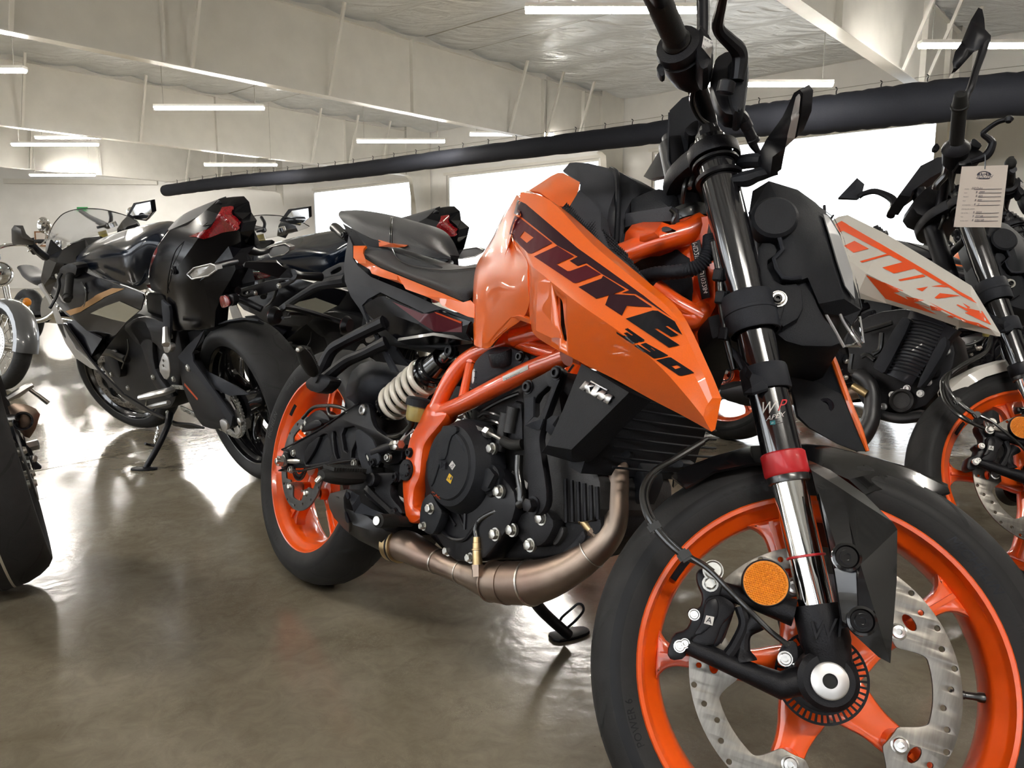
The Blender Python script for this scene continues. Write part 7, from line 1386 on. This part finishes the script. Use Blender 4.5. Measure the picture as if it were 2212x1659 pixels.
# ---- chrome cruiser at the left border
def cruiser(mw, label, body='silver', sp=28):
    r = empty('motorcycle'); r.matrix_world = mw; tag(r, label, 'motorcycle'); k = Kit(r, Fr(mw)); fx, fr_ = 1.52, .30; c = (fx, 0, fr_); ml = M.Translation((1.52-.0,0,0))
    st_ = M.Translation((fx-.05,0,.3)) @ M.Rotation(.10, 4, V((-.5,0,.866))) @ M.Translation((-(fx-.05),0,-.3)); k.mw = st_
    w_ = k.lat('front_wheel', c, (0,1,0), rim_prof(.036, .222, .205), 'chrome', None, 72, ang=40, close=True)
    k.add('tyre', tyre_mesh(c, [(.034,.214),(.045,.228),(.055,.245),(.056,.262),(.050,.280),(.036,.293),(.018,.299),(0,.300)], [(t*12+(6 if s < 0 else 0), [(0, s*.052), (3, s*.04), (3, s*.02)], .006) for t in range(30) for s in (1, -1)]), ['rubber', 'rubber2', 'groove'], w_)
    k.lat('hub', c, (0,1,0), [(-.07,.015),(-.07,.035),(-.055,.04),(-.04,.028),(.04,.028),(.055,.04),(.07,.035),(.07,.015)], 'chrome', w_, 30)
    for i in range(sp):
        a = 2*PI*i/sp; s = 1 if i % 2 else -1; a2 = a+.38*(1 if i % 4 < 2 else -1); b = bmesh.new(); sweep(b, [V((c[0]+.036*math.cos(a2), s*.045, c[2]+.036*math.sin(a2))), V((c[0]+.206*math.cos(a), s*.012, c[2]+.206*math.sin(a)))], .0024, 5); k.bm('spoke', b, 'chrome', w_)
    me = plate_mesh([circle2(0,0,.15,80), circle2(0,0,.05,40)]+[circle2(.085*math.cos(q*PI/5), .085*math.sin(q*PI/5), .013, 8, q*PI/5) for q in range(10)]+[circle2(.13*math.cos(q*PI/20), .13*math.sin(q*PI/20), .004, 6) for q in range(40)], .005, .0004); me.transform(M.Translation((c[0], -.068, c[2])) @ XZ); k.bm('brake_disc', k._b(me), 'alu', w_)
    b = bmesh.new(); rows = []
    for t in range(-5, 190, 13):
        rows.append([b.verts.new(V((c[0]+(.325-d)*math.cos(R(t)), s*.075, c[2]+(.325-d)*math.sin(R(t))))) for s, d in ((-1,.06),(-.98,.02),(-.6,.002),(0,-.004),(.6,.002),(.98,.02),(1,.06))])
    for A_, B_ in zip(rows, rows[1:]):
        for q in range(6): b.faces.new((A_[q], A_[q+1], B_[q+1], B_[q]))
    bmesh.ops.recalc_face_normals(b, faces=b.faces); bmesh.ops.solidify(b, geom=b.faces[:], thickness=.003); k.bm('front_mudguard', b, body, None, ang=50)
    up = V((-.5,0,.866))
    for s in (-1, 1): k.lat('fork_leg', V((fx-.01, s*.095, fr_)), up, [(-.03,.02),(-.03,.028),(.25,.026),(.26,.0205),(.6,.0205),(.6,0)], 'chrome', None, 20)
    hd = V((fx-.20, 0, fr_+.50)); h = k.lat('headlight', hd, (1,0,-.05), [(-.10,0),(-.09,.05),(-.03,.083),(.02,.088),(.05,.088),(.055,.082),(.05,.076)], 'chrome', None, 36); k.lat('lens', hd+V((.045,0,0)), (1,0,-.05), [(0,0),(.0,.079),(.012,.06),(.018,0)], 'mirror', h, 30)
    for s in (-1, 1):
        tt = k.lat('turn_signal', V((fx-.14, s*.19, fr_+.33)), (1,0,0), [(-.03,0),(-.025,.02),(0,.032),(.006,.032)], 'chrome', None, 20); k.lat('lens', V((fx-.135, s*.19, fr_+.33)), (1,0,0), [(0,.031),(.012,.022),(.018,0)], 'amber', tt, 20); k.tube if False else None
        b = bmesh.new(); sweep(b, [V((fx-.16, s*.09, fr_+.33)), V((fx-.15, s*.18, fr_+.33))], .009, 8); k.bm('signal_stalk', b, 'chrome', tt)
        mp_ = V((fx-.42, s*.40, fr_+.93)); m_ = k.lat('mirror', mp_, (-1,0,.1), [(-.02,0),(-.018,.035),(0,.052),(.004,.052),(.004,.048)], 'chrome', None, 28); k.lat('mirror_glass', mp_+V((-.003,0,0)), (-1,0,.1), [(0,.049),(.002,0)], 'mirror', m_, 24)
        b = bmesh.new(); sweep(b, cat([mp_+V((.01,0,-.01)), mp_+V((.06,-s*.02,-.12)), V((fx-.42, s*.30, fr_+.72))], 5), .006, 8); k.bm('mirror_stem', b, 'chrome', m_)
        b = bmesh.new(); sweep(b, cat([V((fx-.30, 0, fr_+.66)), V((fx-.32, s*.10, fr_+.72)), V((fx-.38, s*.26, fr_+.76)), V((fx-.52, s*.38, fr_+.74))], 6), .0125, 10); k.bm('handlebar', b, 'chrome'); b = bmesh.new(); sweep(b, [V((fx-.44, s*.33, fr_+.755)), V((fx-.56, s*.42, fr_+.735))], .018, 14); k.bm('grip', b, 'grip')
    k.mw = None
    b = bmesh.new(); sweep(b, cat([V((1.12,0,.90)), V((1.0,0,.93)), V((.8,0,.90)), V((.62,0,.80))], 6), rad_interp([.06,.14,.15,.07], 6, 19), 20, sect=[(math.cos(2*PI*q/20)*1.1, math.sin(2*PI*q/20)*.75) for q in range(20)]); k.bm('fuel_tank', b, body, ang=70)
    b = bmesh.new(); sweep(b, cat([V((.66,0,.74)), V((.45,0,.70)), V((.2,0,.74)), V((-.05,0,.84))], 6), rad_interp([.09,.17,.15,.12], 6, 19), 20, sect=[(math.cos(2*PI*q/20)*1.0, math.sin(2*PI*q/20)*.4) for q in range(20)]); k.bm('seat', b, 'seatl', ang=70)
    b = bmesh.new(); lathe(b, (.85,0,.42), (.35,0,.94), [(-.12,.10),(.0,.11)]+[(.02+q*.018, .10 if q % 2 else .085) for q in range(14)]+[(.28,.06),(.28,0)], 24); lathe(b, (.75,-.13,.40), (0,1,0), [(0,.0),(0,.15),(.26,.15),(.26,0)], 28); k.bm('engine', b, 'chrome')
    b = bmesh.new(); sweep(b, cat([V((1.0,-.12,.60)), V((1.05,-.17,.40)), V((.8,-.19,.28)), V((.3,-.21,.26)), V((-.3,-.23,.28))], 6), rad_interp([.02,.022,.028,.045,.05], 6, 25), 16); k.bm('exhaust', b, 'chrome')
    w2 = k.lat('rear_wheel', (0,0,.31), (0,1,0), rim_prof(.05, .20, .18), 'chrome', None, 60, ang=40, close=True); k.add('tyre', tyre_mesh((0,0,.31), [(.048,.19),(.06,.21),(.072,.235),(.072,.262),(.062,.285),(.045,.30),(.022,.308),(0,.31)], []), ['rubber','rubber2','groove'], w2)
    b = bmesh.new(); bar(b, (-.1,0,.31), (.75,0,.36), .24, .04); bar(b, (1.15,0,.92), (.95,0,.35), .05, .06); bar(b, (.75,0,.34), (.95,0,.35), .2, .04); k.bm('frame', b, 'gloss', smooth=False)
    b = bmesh.new(); sweep(b, [V((.7,.12,.28)), V((.62,.30,.045))], .014, 10); k.bm('side_stand', b, 'chrome')
    return r
MT['silver'] = mat('silver grey lacquer', (.09,.093,.10), .3, metal=.3, coat=.6); MT['darkred'] = mat('dark red lacquer', (.16,.006,.01), .3, coat=1)
Yc = 5.25; Xc = (5-1106)/FPX*5.32; yw = -.62
cruiser(body_matrix(Xc-1.52*math.cos(yw), Yc-1.52*math.sin(yw), yw, .14), 'chrome cruiser motorcycle with spoked front wheel and grey mudguard at the left border', 'silver')
cruiser(body_matrix(Xc-1.52*math.cos(yw)+.75, Yc-1.52*math.sin(yw)+1.35, yw, .14), 'dark red cruiser motorcycle behind the grey mudguarded one, mostly hidden', 'darkred', 20)
cruiser(body_matrix(Xc-1.52*math.cos(yw)-.75, Yc-1.52*math.sin(yw)+2.6, yw, .14), 'farther chrome cruiser motorcycle whose lamp gleams at the left border', 'gloss', 20)
# ---- rear end of a motorcycle cut by the left border
G_MW = body_matrix(-1.29, 1.91, 2.15, .17)
bpy.context.view_layer.update(); gk = empty('motorcycle'); gk.matrix_world = G_MW; tag(gk, 'motorcycle cut by the left border, only its wide rear tyre and exhaust tip showing', 'motorcycle')
class FrX(Fr):                                   # depth measured along the bike: this one is seen end-on
    def __call__(s, fr, x, y, d, ax=0): return Fr.__call__(s, fr, x, y, d, 0)
KG = Kit(gk, FrX(G_MW), sd=-1)
wg = copy_part(rw, gk, M.Translation((0,0,.012)) @ M.Diagonal((1.04,1.22,1.04,1)), {mn('wheelo'): MT['anod']}, ('sidewall_lettering','sidewall_bar'))
for y_, m_ in ((.0,'creamline'),(.022,'greyp')):
    MT.setdefault('creamline', mat('tyre centre line', (.45,.42,.36), .6)); b = bmesh.new(); rr = .3064-(.0006 if y_ else 0); n = 100; w_ = .0012 if y_ else .0022
    vs = [(b.verts.new((rr*math.cos(2*PI*k/n), y_-w_, RR+rr*math.sin(2*PI*k/n))), b.verts.new((rr*math.cos(2*PI*k/n), y_+w_, RR+rr*math.sin(2*PI*k/n)))) for k in range(n)]
    for k in range(n): b.faces.new((vs[k][0], vs[k][1], vs[(k+1) % n][1], vs[(k+1) % n][0]))
    KG.bm('tyre_line', b, m_, wg, smooth=False)
mg = KG.cdt('muffler', 'Q', [(60,105,-.10),(110,78,-.10),(200,85,-.10),(285,120,-.10),(320,165,-.10),(285,280,-.10),(235,358,-.10),(190,340,-.10),(140,270,-.10),(95,200,-.10)], [(150,170,-.115),(240,170,-.115),(180,280,-.115)], 'exh', th=.05, ang=50)
KG.lat('outlet', KG.p('Q',183,222,-.125), (-1,0,0), [(-.02,.0),(-.02,.017),(.004,.018),(.006,.020),(.002,.022),(-.02,.022)], 'ink', mg, 28)
pgG = KG.tube('footpeg', 'Q', [(60,45,.10),(140,0,.10),(210,-45,.10),(262,-70,.10)], [.009,.011,.010,.007], 'alu', seg=8); KG.tube('peg_feeler', 'Q', [(240,-30,.10),(310,20,.10),(385,78,.10)], [.005,.005,.006], 'zinc', pgG, seg=8, straight=True)
bg = KG.cdt('swingarm', 'Q', [(90,180,.02),(180,360,0),(250,440,0),(290,540,0),(330,575,0),(320,590,0),(275,595,0),(220,500,0),(150,400,0),(60,260,.02)], [], 'satin', th=.02); KG.lat('axle_nut', KG.p('Q',270,412,0), (0,-1,0), [(-.03,.014),(.010,.014),(.012,.010),(.012,0)], 'steel', bg, 6); KG.lat('adjuster_bolt', KG.p('Q',250,520,-.02), (-.6,-.8,0), [(-.02,.010),(.010,.010),(.012,.007),(.012,0)], 'steel', bg, 6); KG.lat('hanger_bolt', KG.p('Q',108,195,-.12), (-.6,-.8,0), [(-.02,.009),(.010,.009),(.010,0)], 'steel', bg, 12)
